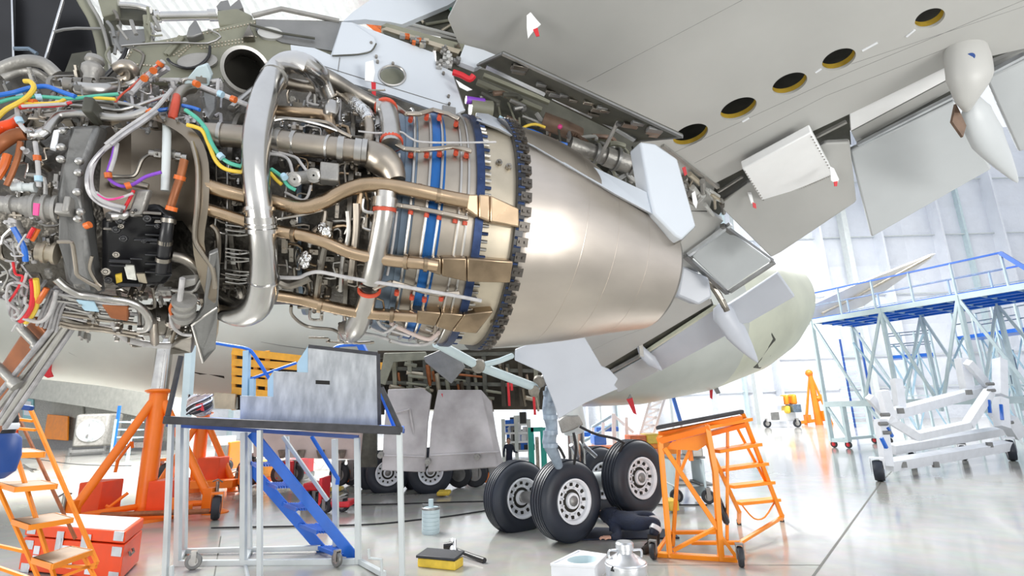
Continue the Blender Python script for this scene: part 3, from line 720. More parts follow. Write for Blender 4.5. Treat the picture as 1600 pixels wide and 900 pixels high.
for x, y, dx, dy in ((307, 131, 14, 6), (345, 147, 14, 6), (365, 155, 14, 6), (235, 175, -12, 9), (58, 247, 1, 12), (60, 279, 1, 12), (169, 274, 2, 12), (200, 290, 12, -3), (34, 166, 10, -1), (30, 188, 5, 10), (250, 100, -6, 8), (240, 110, -8, 8), (226, 122, -8, 8), (52, 160, 10, 0), (30, 148, 10, -2), (60, 152, 10, 0), (345, 244, 8, 8), (444, 276, 6, 8), (137, 352, 8, -3)):
    p = E(x, y, .135); b = MB(); d = (E(x + dx, y + dy, .135) - p).normalized(); b.cyl(p - d * .009, p + d * .009, pxr(p, 5.2), seg=12); b.build('harness_clamp', 'ltblue' if x in (30, 60, 345, 444) else 'orangep', eng)
# white wiring tangle at the far left
for i in range(26):
    x, y = RND.uniform(-8, 55), RND.uniform(345, 470); pth = [(x, y)]
    for k in range(4):
        x += RND.uniform(-18, 20); y += RND.uniform(-6, 24); pth.append((x, y))
    pipe('loose_wire', RND.choice(['wire', 'wire', 'wireg', 'steel', 'red' if i % 7 == 0 else 'wire']), RND.uniform(1.3, 2.4), pth, RND.uniform(.08, .16), 6)
# lower front plumbing
pipe('oil_pipe', 'steel', 6, [(88, 436), (104, 450), (125, 460), (150, 464), (170, 467), (200, 471), (222, 482), (233, 500), (228, 513), (214, 514)], .13, 14)
pipe('oil_pipe', 'wire', 5, [(178, 505), (186, 520), (198, 530), (220, 536), (250, 540), (276, 540)], .10, 12)
pump([(225, 500), (300, 500), .0], 30, 'darkst', 'starter_motor', 4)
pipe('drain_mast', 'titan', [5, 6, 6], [(241, 502), (241, 520), (242, 538)], .08, 12)
pump([(286, 498), (288, 468), .12], 17, 'cast', 'fuel_filter', 3)
pipe('fuel_line', 'wire', 4, [(285, 435), (283, 452), (280, 475)], .13, 10); pipe('fuel_line', 'orangep', 2.5, [(272, 470), (266, 482), (270, 496)], .13, 8); pipe('fuel_line', 'wire', 2.5, [(266, 490), (270, 510), (284, 522), (300, 524)], .13, 8)
for q, ma, nm in (([(118, 469), (147, 472), (155, 488), (132, 486)], 'ltblue', 'data_plate'), ([(158, 477), (200, 480), (200, 503), (172, 498)], 'rust', 'heat_exchanger'), ([(264, 499), (284, 503), (281, 515), (263, 512)], 'pinkd', 'data_plate'), ([(282, 532), (300, 528), (300, 552), (268, 552), (266, 543)], 'darkst', 'mount_bracket'), ([(278, 438), (305, 436), (305, 446), (285, 452)], 'cast', 'valve_block')):
    b = MB(); b.plate([E(x, y, .12) for x, y in q], .04 if nm != 'data_plate' else .006); b.build(nm, ma, eng, bev=.006)
for i in range(12):
    y0 = 455 + i * 5; pth = [(90 + RND.uniform(-5, 8), y0 - RND.uniform(0, 8)), (120, y0 + 4), (160, y0 + 10 + RND.uniform(-4, 4)), (190 + RND.uniform(0, 30), y0 + 16)]
    if y0 < 512: pipe('fuel_line', RND.choice(['steel', 'titan', 'darkst', 'wire']), RND.uniform(1.6, 3.2), pth, .06 + RND.uniform(0, .06), 8)
pipe('oil_pipe', 'darkst', 9, [(270, 400), (290, 405), (310, 420), (318, 440)], .05, 14)
pipe('fuel_line', 'steel', 3, [(262, 452), (300, 455), (312, 440), (318, 430)], .08, 8); pipe('fuel_line', 'steel', 4, [(270, 462), (310, 462)], .06, 8)
# seeded small plumbing over the dark core
def clutter(n, x0, x1, y0, y1, mats, rmin, rmax, off0, off1, nm):
    for i in range(n):
        x, y = RND.uniform(x0, x1), RND.uniform(y0, y1); pth = [(x, y)]; v = RND.random() < .55
        for k in range(RND.choice((2, 3))):
            if v: y += RND.uniform(14, 40) * RND.choice((1, 1, -1)); x += RND.uniform(-5, 4)
            else: x += RND.uniform(14, 36); y += RND.uniform(-4, 7)
            v = not v; pth.append((min(max(x, x0), x1), min(max(y, y0), y1)))
        o_ = RND.uniform(off0, off1); r_ = RND.uniform(rmin, rmax)
        pipe(nm, RND.choice(mats), r_, pth, o_, 7, sm=3, fl=RND.random() < .4)
clutter(46, 430, 598, 195, 500, ['steel', 'darkst', 'titan', 'darkst', 'steel', 'bronzed'], 1.3, 3.2, -.03, .045, 'fuel_line')
clutter(20, 335, 395, 225, 470, ['steel', 'darkst', 'darkst'], 1.2, 2.6, -.05, .02, 'oil_line')
clutter(26, 0, 100, 215, 480, ['steel', 'titan', 'wire', 'darkst', 'cast'], 1.6, 3.6, .0, .08, 'oil_line')
clutter(22, 425, 600, 140, 215, ['steel', 'darkst', 'titan', 'wire'], 1.3, 3, -.04, .03, 'fuel_line')
clutter(16, 225, 345, 125, 200, ['steel', 'wire', 'darkst', 'wireg'], 1.6, 3.6, .0, .05, 'fuel_line')
clutter(26, 5, 235, 118, 200, ['steel', 'wire', 'castg', 'titan', 'darkst', 'wireg'], 1.3, 3.4, .02, .10, 'oil_line')
clutter(14, 150, 320, 445, 540, ['steel', 'titan', 'darkst'], 1.6, 3.4, .02, .08, 'oil_line')
clutter(12, 480, 680, 490, 535, ['steel', 'titan', 'wire'], 1.3, 2.6, .0, .04, 'drain_line')
def fittings(n, x0, x1, y0, y1, mats, off):
    for i in range(n):
        x, y = RND.uniform(x0, x1), RND.uniform(y0, y1); p = E(x, y, off); c = spine(S(x, y, off)); d = (p - c).normalized(); w = pxr(p, RND.uniform(2.5, 5.5)); t = U.cross(d).normalized(); b = MB(); k = i % 4
        if k == 0: b.cyl(p - d * .03, p + d * .025, w, seg=6); b.cyl(p, p + d * .045, w * .6, seg=10)
        elif k == 1: b.box(p, U * w * 1.6, t * w, d * .012); b.cyl(p, p + d * .025, w * .5, seg=6)
        elif k == 2: b.box(p, U * w * .6, t * w * 2.2, d * .015); b.cyl(p + t * w, p + t * w + d * .025, w * .45, seg=6)
        else: b.cyl(p - t * w * 1.6, p + t * w * 1.6, w * .8, seg=10); b.cyl(p - t * w * .5, p + t * w * .5, w * 1.15, seg=6)
        b.build(('bracket' if k in (1, 2) else 'union_nut'), RND.choice(mats), eng)
fittings(60, 430, 600, 190, 500, ['steel', 'darkst', 'darkst', 'titan'], .01)
fittings(30, 335, 395, 240, 460, ['steel', 'darkst', 'darkst'], -.03)
fittings(36, 5, 100, 220, 470, ['cast', 'steel', 'titan', 'wire'], .07)
fittings(34, 100, 330, 445, 535, ['cast', 'steel', 'titan', 'darkst'], .08)
fittings(20, 200, 340, 130, 200, ['cast', 'steel', 'wire', 'darkst'], .05)
fittings(40, 5, 330, 118, 205, ['cast', 'steel', 'castg', 'darkst', 'titan'], .07)
fittings(16, 430, 600, 150, 200, ['steel', 'foil', 'darkst'], .0)
# lower left strut and pipe bundle
pa, pb = E(58, 515, .03), P(-48, 672, 2.4); b = MB(); d = (pb - pa).normalized(); sdv = d.cross(_fw).normalized(); w = .075
pts = [pa - sdv * w, pb - sdv * w, pb + sdv * w, pa + sdv * w * .8]; b.prism([p + _fw * .03 for p in pts], _fw * .06); b.build('lower_strut', 'rust', eng, bev=.012)
for i, (x0, y0, x1, y1, r) in enumerate(((92, 500, -12, 628, 4), (98, 506, -8, 645, 4.5), (84, 520, -4, 660, 4), (110, 500, 2, 662, 4.5), (118, 506, 8, 668, 4))):
    pipe('bundled_tube', 'steel' if i % 2 else 'wireg', r, [(x0 + 20, y0 - 22, .05), (x0, y0, .05)] + [], .05, 10)
    b = MB(); b.tube([E(x0, y0, .05), P(x1, y1, 2.22)], pxr(pa, r), 10); b.build('bundled_tube', 'steel' if i % 2 else 'wireg', eng)
for q in (((28, 508), (62, 543)), ((-6, 570), (24, 600))):
    b = MB(); p, r_ = P(*q[0], 2.15), P(*q[1], 2.15); b.tube([p, r_], .018, 12); b.cyl(r_ - (r_ - p) * .15, r_ + (r_ - p) * .12, .026, seg=12); b.build('tube_clip', 'cast', eng)
for i in range(6):
    x = 70 + i * 6; pipe('bundled_tube', 'wireg', 2.2, [(x - 12, 508 + i * 2), (x - 4, 486), (x + 6, 465), (x + 12, 452)], .09, 8)
pipe('fuel_line', 'wire', 3, [(36, 497), (60, 503), (75, 494), (85, 470), (88, 455)], .13, 8); pipe('fuel_line', 'wire', 4, [(8, 462), (16, 470), (20, 492), (24, 500)], .12, 8)
# ------------------------------------------------------------------ pylon, cowl interior, wing
def PV(x, y, n=0.0): return PL(x, y, spine(800) + NN * n, NN)
def pplate(name, ma, px, n=0.0, t=.03, parent=plane, bev=0, **kw):
    b = MB(); b.prism([PV(x, y, n) for x, y in px], NN * t); return b.build(name, ma, parent, bev=bev, **kw)
def ptube(name, ma, r, px, n=0.0, seg=10, sm=0, parent=plane):
    b = MB(); pts = [PV(q[0], q[1], q[2] if len(q) > 2 else n) for q in px]; b.tube(pts, pxr(pts[0], r), seg, sm=sm); return b.build(name, ma, parent)
def ell(cx, cy, rx, ry, rot=0, n=36):
    c, s = math.cos(rot), math.sin(rot)
    return [(cx + rx * math.cos(a) * c - ry * math.sin(a) * s, cy + rx * math.cos(a) * s + ry * math.sin(a) * c) for a in [2 * math.pi * k / n for k in range(n)]]
from mathutils.geometry import tessellate_polygon
def skin(b, outer, holes, vec):
    polys = [outer] + holes; flat = [p for q in polys for p in q]; n = len(flat)
    tris = tessellate_polygon([[V(p) for p in q] for q in polys])
    b.add(flat, [tuple(t) for t in tris])
    b.add([p + vec for p in flat], [tuple(reversed(t)) for t in tris])
    for q in polys:
        k = len(q); b.add(list(q) + [p + vec for p in q], [(i, (i + 1) % k, (i + 1) % k + k, i + k) for i in range(k)])
    return b

pyl = partgroup('pylon', plane)
outer = [(454, 70), (491, 75), (517, 86), (534, 34), (550, 35), (677, 82), (682, 100), (707, 112), (727, 172), (712, 178), (692, 177), (617, 150), (520, 122), (495, 102), (455, 82)]
b = MB(); skin(b, [PV(x, y) for x, y in outer], [[PV(x, y) for x, y in ell(613, 118, 20, 15, .1)]], NN * .02); b.build('side_panel', 'pylon', pyl)
pplate('port_backing', 'olive', ell(613, 120, 24, 19), .06, .01, pyl)
b = MB(); pts = [PV(x, y, -.003) for x, y in ell(613, 118, 20.5, 15.5, .1)]; b.tube(pts + pts[:1], .007, 6); b.build('port_rim', 'steel', pyl)
pplate('hinge_cover', 'pylon', [(534, 34), (550, 35), (585, 58), (588, 67), (580, 79), (558, 84), (519, 86)], -.012, .012, pyl, bev=.003)
b = MB(); pts = [PV(x, y, -.013) for x, y in ((519, 87), (560, 85), (580, 80), (588, 68))]; b.tube(pts, .004, 6, sm=3); b.build('cover_gap', 'olived', pyl)
for q in ((580, 67), (614, 99), (588, 88), (590, 96), (693, 114), (701, 150), (702, 162)):
    b = MB(); p = PV(*q, -.012); b.cyl(p - NN * .006, p + NN * .012, pxr(p, 2.2), seg=10); b.build('fastener', 'darkst', pyl)
for l in ([(496, 100), (532, 112), (700, 164)], [(531, 90), (528, 112)], [(707, 113), (726, 170)]):
    b = MB(); b.tube([PV(x, y, -.001) for x, y in l], .0025, 5); b.build('panel_seam', 'castg', pyl)
pplate('scorched_plate', 'castg', [(692, 164), (712, 168), (712, 184), (692, 177)], -.01, .01, pyl)
# aft strip and aft fairing of the pylon
def offN(p): return (p - spine(800)).dot(NN)
_sU = [(745, 176), (763, 178), (800, 197), (852, 224), (930, 262), (1014, 302)]; _sL = [(745, 188), (780, 201), (838, 231), (890, 261), (960, 302), (1021, 335)]
b = MB(); vs = []
for i in range(6):
    q = E(*_sL[i], .035); n_ = offN(q); vs += [PV(*_sU[i], n_ * (.25 + .75 * i / 5)), q]
b.add(vs + [v + NN * .03 + Z * .01 for v in vs], [f for i in range(5) for f in ((2 * i, 2 * i + 1, 2 * i + 3, 2 * i + 2), (2 * i + 12, 2 * i + 14, 2 * i + 15, 2 * i + 13), (2 * i, 2 * i + 2, 2 * i + 14, 2 * i + 12), (2 * i + 1, 2 * i + 13, 2 * i + 15, 2 * i + 3))] + [(0, 12, 13, 1), (10, 11, 23, 22)]); b.build('lower_strip', 'pylon', pyl)
nA = offN(E(1021, 335, .04)) - .02
pplate('aft_fairing', 'pylon', [(1000, 221), (1024, 224), (1059, 248), (1088, 353), (1066, 374), (1056, 368), (1022, 334), (1014, 302)], nA, .12, pyl, bev=.012)
pplate('fairing_edge', 'castg', [(1020, 334), (1056, 352), (1087, 354), (1066, 376), (1054, 369), (1036, 350)], nA + .02, .08, pyl)
# forward pylon structure, olive, riveted
pplate('forward_structure', 'olive', [(186, 106), (205, 76), (232, 66), (262, 61), (340, 44), (400, 30), (540, 33), (530, 88), (455, 72), (450, 100), (380, 130), (300, 125), (200, 128)], .10, .05, pyl)
for (x0, y0, x1, y1, n) in ((205, 82, 190, 104, 6), (300, 70, 280, 88, 7), (296, 70, 272, 86, 7), (310, 72, 400, 58, 18), (315, 76, 395, 64, 16), (340, 48, 398, 36, 12), (205, 100, 260, 105, 12), (262, 65, 330, 50, 12)):
    for i in range(n):
        t = i / (n - 1); p = PV(x0 + (x1 - x0) * t, y0 + (y1 - y0) * t, .098); b = MB(); b.cyl(p - NN * .004, p + NN * .004, .0045, seg=6); b.build('rivet', 'beige', pyl)
pplate('oval_cover', 'cast', ell(308, 95, 32, 13, -.08), .08, .02, pyl, bev=.003); pplate('oval_cover', 'wing', ell(422, 51, 20, 9, .1), .08, .02, pyl)
pplate('reinforcing_plate', 'castg', [(400, 30), (535, 34), (522, 80), (440, 66), (400, 48)], .09, .01, pyl)
ptube('cable_seal', 'black', 2.2, [(328, 72), (326, 88), (312, 102), (292, 107), (270, 100), (262, 92)], .07, sm=3, parent=pyl)
ptube('sense_line', 'steel', 1.8, [(190, 72), (240, 68), (290, 67), (325, 68), (345, 58), (335, 50), (325, 46)], .07, sm=2, parent=pyl)
ptube('stiffener', 'olive', 3, [(258, 85), (282, 57)], .09, parent=pyl); ptube('stiffener', 'olive', 3, [(262, 86), (286, 58)], .09, parent=pyl)
ptube('lower_edge', 'olived', 2, [(390, 38), (440, 52), (492, 60)], .07, parent=pyl); ptube('upper_edge', 'cast', 4, [(395, 25), (440, 14), (530, 33)], .09, parent=pyl)
for q in (([(290, 57), (294, 42), (302, 32), (306, 30), (310, 38), (317, 52), (300, 58)], 'castg'), ([(378, 58), (386, 42), (389, 36), (392, 44), (398, 57)], 'darkst')):
    pplate('lug', q[1], q[0], .05, .05, pyl, bev=.008)
b = MB(); p = PV(300, 23, .2); b.cyl(PV(243, 26, .2), PV(340, 24, .2), pxr(p, 7), seg=18); b.cyl(PV(243, 26, .2), PV(252, 26, .2), pxr(p, 9), seg=18); b.cyl(PV(326, 24, .2), PV(340, 24, .2), pxr(p, 9), seg=18); b.build('air_duct', 'chrome', pyl)
pplate('actuator_housing', 'olive', [(338, 16), (370, 12), (395, 24), (392, 38), (342, 40)], .15, .1, pyl, bev=.01)
pplate('hinge_fitting', 'castg', [(338, 10), (345, 2), (356, 0), (360, 10), (374, -2), (380, 12), (370, 16), (340, 16)], .18, .05, pyl)
# leading edge hardware at the top
for nm, ma, px, n in (('slat', 'pylon', [(536, 33), (552, 18), (590, -8), (690, -20), (720, -5), (700, 8), (628, 38), (608, 34), (570, 30)], .0),
                      ('slat_frame', 'wing', [(610, 36), (628, 38), (694, 2), (700, -10), (790, -20), (760, 62), (736, 62), (728, 58)], .12),
                      ('edge_rail', 'olive', [(596, 40), (604, 36), (735, 72), (730, 82), (680, 70)], -.01), ('edge_rail', 'beige', [(596, 45), (604, 42), (720, 78), (716, 84)], -.012),
                      ('bracket_plate', 'olived', [(680, 66), (722, 76), (716, 112), (700, 108), (682, 96)], .03), ('cavity_panel', 'olived', [(598, 46), (680, 66), (676, 82), (600, 52)], .0),
                      ('fixed_leading_edge', 'pylon', [(726, 70), (756, 78), (775, 86), (748, 104), (742, 106), (716, 96)], -.02)):
    pplate(nm, ma, px, n, .04, plane if nm in ('slat', 'slat_frame', 'fixed_leading_edge') else pyl)
pplate('slat_opening', 'olived', [(638, 36), (692, 4), (732, 56), (715, 60)], .115, .005)
for l, ma in (([(697, 3), (735, 60)], 'green'), ([(632, 37), (694, 2)], 'wing'), ([(655, 26), (662, 36)], 'beige'), ([(665, 38), (712, 30)], 'olive'), ([(690, 48), (712, 34)], 'beige'), ([(640, 37), (730, 60)], 'wing')):
    ptube('slat_rib', ma, 2.4, l, .10)
for px in ([(735, -10), (748, -8), (780, 28), (774, 34)], [(755, -12), (770, -12), (800, 12), (792, 20)], [(778, -14), (792, -14), (812, 4), (806, 10)]): pplate('track_rib', 'wing', px, .02, .05)
pplate('track_bay', 'olived', [(752, -20), (840, -20), (800, 30), (778, 38)], .08, .02)
for i in range(14):
    x, y = RND.uniform(610, 672), 0; y = 44 + (x - 600) * .3 + RND.uniform(0, 10); b = MB(); p = PV(x, y, -.02); w = pxr(p, RND.uniform(2, 5)); b.box(p, U * w, NN * .015, V((0, 0, w * .6))); b.build('edge_fitting', RND.choice(['orangep', 'cast', 'beige', 'darkst']), pyl)
for i in range(12):
    p = PV(RND.uniform(684, 716), RND.uniform(72, 106), -.01); w = pxr(p, RND.uniform(3, 6)); b = MB(); b.cyl(p - NN * .03, p + NN * .02, w * .6, seg=10); b.box(p, U * w * 1.4, NN * .01, V((0, 0, w * .5))); b.build('edge_fitting', RND.choice(['cast', 'wing', 'castg', 'darkst']), pyl)
# open access door and the bay behind it
h0, h1 = PV(746, 102, -.04), PV(990, 221, -.04); d0_, d1_ = PV(785, 84, -.30), PV(1066, 214, -.42)
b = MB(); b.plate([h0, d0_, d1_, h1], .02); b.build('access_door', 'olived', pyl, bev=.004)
b = MB(); b.bar(d0_, d1_, .02, .012); b.bar(h0, d0_, .012, .012); b.bar(d1_, h1, .014, .012); b.build('door_rim', 'castg', pyl)
for x0, y0, x1, y1 in ((760, 104, 852, 147), (864, 152, 926, 182), (938, 187, 992, 219)):
    b = MB(); b.bar(PV(x0, y0, -.09), PV(x1, y1, -.1), .035, .012); b.build('hinge_strip', 'alum', pyl)
for i in range(22):
    t = RND.uniform(.04, .96); s_ = RND.uniform(.35, .9); p = (h0 + (h1 - h0) * t) * (1 - s_) + (d0_ + (d1_ - d0_) * t) * s_; w = RND.uniform(.012, .03)
    b = MB(); b.box(p - V((0, 0, .012)), U * w * 1.8, NN * w * .7, V((0, 0, .01))); b.build('door_stiffener', 'darkst' if i % 3 else 'castg', pyl, bev=.003)
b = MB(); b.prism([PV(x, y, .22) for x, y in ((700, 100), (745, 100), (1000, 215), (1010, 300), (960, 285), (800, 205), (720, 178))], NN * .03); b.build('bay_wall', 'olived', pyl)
ptube('door_stay', 'cast', 3, [(934, 252, .0), (972, 178, -.25)], 0)
b = MB(); b.tube([PV(890, 226, .08), PV(930, 240, .08), PV(952, 247, .08)], pxr(PV(930, 240, .08), 13), 18); b.tube([PV(945, 244, .07), PV(982, 257, .07), PV(996, 262, .07)], pxr(PV(970, 250, .07), [15, 16, 13][0]), 18); b.build('bottle', 'cast', pyl)
for q, r in (((930, 240), 14.5), ((962, 249), 16.5), ((985, 257), 16.8)): collar('bottle_strap', 'castg', PV(*q, .07), PV(q[0] + 10, q[1] + 3, .07), pxr(PV(*q, .07), r), .01)
b = MB(); b.tube([PV(848, 188, .1), PV(880, 200, .08), PV(905, 212, .1)], pxr(PV(880, 200, .1), 13), 14); b.build('valve_body', 'brownv', pyl)
for i in range(8):
    b = MB(); p = PV(888 + i * 4, 200 + i * 3, .07); b.tube([p, p + V((.03, -.02, -.06 + .01 * (i % 3)))], .012, 8); b.build('valve_port', 'brownv', pyl)
b = MB(); p = PV(875, 198, .0); b.ball(p, pxr(p, 4), 10); b.build('valve_mark', 'pink', pyl)
b = MB(); b.tube([PV(735, 168, .05), PV(768, 172, .05)], pxr(PV(740, 168, .05), 14), 16); b.build('electric_motor', 'olive', pyl)
b = MB(); b.tube([PV(728, 156, .02), PV(757, 160, .02)], pxr(PV(740, 158, .02), 6), 12); b.build('motor_band', 'purple', pyl)
ptube('blue_connector', 'blue', 5, [(818, 204, .03), (832, 207, .03), (846, 213, .03)], 0); ptube('blue_connector', 'blue', 3, [(862, 221, .03), (886, 226, .03)], 0)
ptube('bay_harness', 'yellow', 2.2, [(812, 206), (820, 198), (836, 194), (852, 199)], .02, sm=3); ptube('bay_harness', 'ltblue', 2.4, [(780, 182), (790, 190), (796, 206)], .03, sm=3)
for i in range(46):
    x = RND.uniform(735, 985); yc_ = 133 + (x - 735) * .47 + RND.uniform(-14, 26); L_ = RND.uniform(10, 34); a = RND.uniform(-.4, 1.7)
    if yc_ > 170 + (x - 735) * .49: yc_ -= 14
    ptube('bay_pipe' if i % 2 else 'bay_strut', RND.choice(['castg', 'olive', 'darkst', 'olive', 'wing', 'brownv', 'olived']), RND.uniform(1.2, 4.5), [(x, yc_), (x + L_ * math.cos(a), yc_ + L_ * math.sin(a)), (x + L_ * math.cos(a) + RND.uniform(-8, 14), yc_ + L_ * math.sin(a) + RND.uniform(2, 10))], RND.uniform(.05, .18), 7, sm=2, parent=pyl)
for l in (((745, 128), (846, 172), 8, 'olive'), ((755, 118), (858, 160), 7, 'olive'), ((990, 228), (1012, 300), 5, 'olived'), ((962, 282), (998, 262), 6, 'castg'), ((985, 285), (995, 272), 4, 'cast')):
    b = MB(); b.bar(PV(*l[0], .1), PV(*l[1], .1), pxr(PV(*l[0], .1), l[2]), .03); b.build('bay_beam', l[3], pyl, bev=.004)
# cowl interior at the top left
cwl = partgroup('opened_cowl', plane, 'black inside of the opened engine cowl')
pplate('cowl_back', 'black', [(-60, -60), (118, -60), (132, 0), (152, 45), (168, 122), (-60, 128)], .55, .05, cwl)
pplate('cowl_panel', 'black', [(-40, -40), (18, -40), (21, 96), (-40, 100)], .30, .02, cwl); pplate('cowl_panel', 'black', [(24, -40), (96, -40), (98, 0), (70, 94), (24, 96)], .36, .02, cwl)
pplate('cowl_panel', 'olived', [(112, 84), (142, 79), (128, 120), (98, 120)], .40, .02, cwl)
ptube('panel_edge', 'alum', 1.3, [(18, -20), (21, 94)], .29, parent=cwl); ptube('panel_edge', 'alum', 1.3, [(99, -6), (70, 92)], .35, parent=cwl); ptube('panel_edge', 'slate', 3, [(22, 76), (45, 76), (58, 84)], .29, parent=cwl)
b = MB(); A = [(118, -30), (128, 0), (146, 32), (158, 70), (164, 118)]; pts = [PV(x, y, .28) for x, y in A]; b.tube(pts, pxr(pts[0], 7), 12, sm=4); b.build('cowl_frame', 'olive', cwl)
b = MB(); pts = [PV(x + 10, y, .22) for x, y in A]; b.tube(pts, pxr(pts[0], 2.5), 10, sm=4); b.build('frame_seal', 'cast', cwl)
ptube('hold_open_rod', 'castg', 2.2, [(84, 50), (100, 46), (120, 44), (164, 45)], .22, parent=cwl)
for px, ma, n in (([(150, -10), (182, -10), (184, 20), (160, 26)], 'olive', .2), ([(184, 8), (240, 14), (238, 34), (186, 30)], 'olived', .24), ([(222, 22), (238, 22), (235, 68), (226, 62)], 'olive', .18), ([(170, 48), (232, 44), (236, 62), (205, 74), (175, 70)], 'castg', .26), ([(160, 28), (188, 18), (180, 70), (166, 76)], 'olived', .3)):
    pplate('frame_bracket', ma, px, n, .05, cwl, bev=.006)
b = MB(); b.tube([PV(188, 8, .2), PV(215, 10, .2), PV(236, 16, .2)], pxr(PV(215, 10, .2), 5), 12, sm=3); b.build('hose', 'chrome', cwl)
for i in range(18):
    x, y = RND.uniform(160, 250), RND.uniform(5, 100); ptube('frame_pipe', RND.choice(['cast', 'castg', 'olive', 'darkst', 'steel']), RND.uniform(1.2, 3), [(x, y), (x + RND.uniform(-10, 18), y + RND.uniform(5, 22)), (x + RND.uniform(-4, 22), y + RND.uniform(14, 40))], RND.uniform(.1, .2), 8, sm=3, parent=cwl)
ptube('black_hose', 'black', 3, [(198, 76), (192, 90), (180, 104), (162, 122)], .1, sm=3, parent=cwl)

# ---- wing underside
_w0 = spine(800); _w0 = V((_w0.x, _w0.y, 4.15))
_wn = (U * .03 + NN * .14 + Z).normalized()
def W(x, y, dz=0.0):
    if y > 330 and x < 1260: return PL(x, y, _wA + Z * dz, _wn2)
    return PL(x, y, _w0 + Z * dz, _wn)
_wA = PL(1108, 330, _w0, _wn); _wB = PL(1215, 340, _w0, _wn); _wC = P(944, 574, 8.2)
_wn2 = (_wB - _wA).cross(_wC - _wA).normalized(); _wn2 = _wn2 if _wn2.z > 0 else -_wn2
wing = partgroup('wing', plane)
wo = [(700, 30), (760, -90), (1000, -150), (2300, -260), (2300, -200), (1760, 10), (1600, 76), (1482, 103), (1330, 177), (1268, 206), (1165, 262), (1118, 286), (1108, 329), (1080, 329), (770, 300), (735, 110)]
holes = [ell(x, y, rx, ry, -.40) for x, y, rx, ry in ((1079, 211, 29, 15), (1154, 170, 30, 15), (1234, 131, 29, 15), (1311, 93, 28, 15), (1453, 29, 25, 14))]
b = MB(); skin(b, [W(x, y) for x, y in wo], [[W(x, y) for x, y in h] for h in holes], _wn * .02); b.build('wing_skin', 'wing', wing)
b = MB(); b.prism([W(x, y) for x, y in ((1000, 331), (1108, 331), (1130, 345), (1082, 405), (1112, 474), (944, 574), (890, 566), (800, 480))], _wn2 * .06); b.build('inboard_skin', 'wing', wing)
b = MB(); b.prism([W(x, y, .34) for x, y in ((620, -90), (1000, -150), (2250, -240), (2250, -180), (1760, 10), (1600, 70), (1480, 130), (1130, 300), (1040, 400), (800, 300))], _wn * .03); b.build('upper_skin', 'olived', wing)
for h, (x, y) in zip(holes, ((1079, 211), (1154, 170), (1234, 131), (1311, 93), (1453, 29))):
    q = [W(*p) + _wn * .021 for p in h]; k = len(q); b = MB(); b.add(q + [p + _wn * .04 for p in q], [(i, (i + 1) % k, (i + 1) % k + k, i + k) for i in range(k)]); b.build('tank_opening_rim', 'oldgold', wing, label='yellow rim of an open tank access hole')
for l in (((917, 128), (1160, 0)), ((1050, 240), (1310, 120), (1600, 0)), ((1085, 255), (1290, 150), (1480, 75)), ((1330, 100), (1600, 10)), ((920, 550), (960, 530), (1010, 512))):
    b = MB(); pts = [W(x, y) for x, y in l]; b.tube([p + _wn * .0005 for p in pts], .0022, 5); b.build('skin_seam', 'castg', wing)
for l in (((1347, 79), (1371, 66)), ((1416, 57), (1429, 46)), ((1274, 113), (1283, 107)), ((1160, 190), (1170, 184)), ((1525, 140), (1540, 130))):
    b = MB(); b.bar(W(*l[0]) - _wn * .003, W(*l[1]) - _wn * .003, .016, .006, up=_wn); b.build('reflective_strip', 'whitep', wing)
# trailing-edge cove: lighter spoiler strip, dark gap and track
def wplate(name, ma, px, dz, t=.03, parent=wing, **kw):
    b = MB(); b.prism([W(x, y, dz) for x, y in px], _wn * t); return b.build(name, ma, parent, **kw)
wplate('spoiler_panel', 'white', [(1328, 178), (1480, 104), (1484, 122), (1330, 204)], .02); wplate('spoiler_panel', 'wing', [(1330, 206), (1484, 124), (1488, 140), (1338, 222)], .06)
wplate('flap_cove', 'olived', [(1338, 218), (1490, 136), (1492, 152), (1342, 232)], .10); wplate('flap_cove', 'olived', [(1262, 206), (1326, 176), (1330, 226), (1290, 220)], .10); wplate('flap_cove', 'olived', [(1116, 284), (1170, 260), (1180, 285), (1128, 322)], .10)
wplate('flap_cove', 'olived', [(1112, 470), (1118, 486), (945, 592), (938, 574)], .06); wplate('flap_cove', 'wing', [(1544, 100), (1700, 40), (1700, 66), (1548, 124)], .06)
for l, ma, r in ((((1340, 226), (1490, 150)), 'alum', .018), (((1275, 214), (1322, 190)), 'cast', .015), (((1130, 312), (1168, 286)), 'castg', .018), (((1122, 300), (1160, 276)), 'cast', .012), (((1000, 556), (1120, 478)), 'primer', .03), (((945, 586), (1000, 556)), 'cast', .03), (((1550, 112), (1600, 86)), 'alum', .02)):
    b = MB(); b.bar(W(*l[0], .0), W(*l[1], .0), r * 2, r * 1.5); b.build('flap_track', ma, wing)
for i in range(10):
    x = 1355 + i * 13; b = MB(); p = W(x, 226 - (x - 1340) * .5, .04); b.box(p, U * .02, NN * .03, Z * .015); b.build('cove_fitting', RND.choice(['cast', 'darkst', 'wing']), wing)
for i in range(24):
    x, y = RND.uniform(1062, 1130), 0; y = 262 + (x - 1062) * .75 + RND.uniform(-6, 45) * (1 if x < 1110 else .3); b = MB(); p = W(x, y, -.05); q = W(x + RND.uniform(-14, 22), y + RND.uniform(6, 26), -.02); b.tube([p, q], RND.uniform(.01, .03), 8); b.build('flap_actuator_rod', RND.choice(['cast', 'castg', 'beige', 'darkst', 'wing']), wing)
b = MB(); b.prism([W(x, y, .12) for x, y in ((1056, 246), (1118, 286), (1128, 330), (1090, 380), (1080, 350))], _wn * .02); b.build('actuator_bay', 'olived', wing)
b = MB(); b.bar(W(1035, 226), W(1122, 292), .03, .04); b.build('flap_track', 'cast', wing)
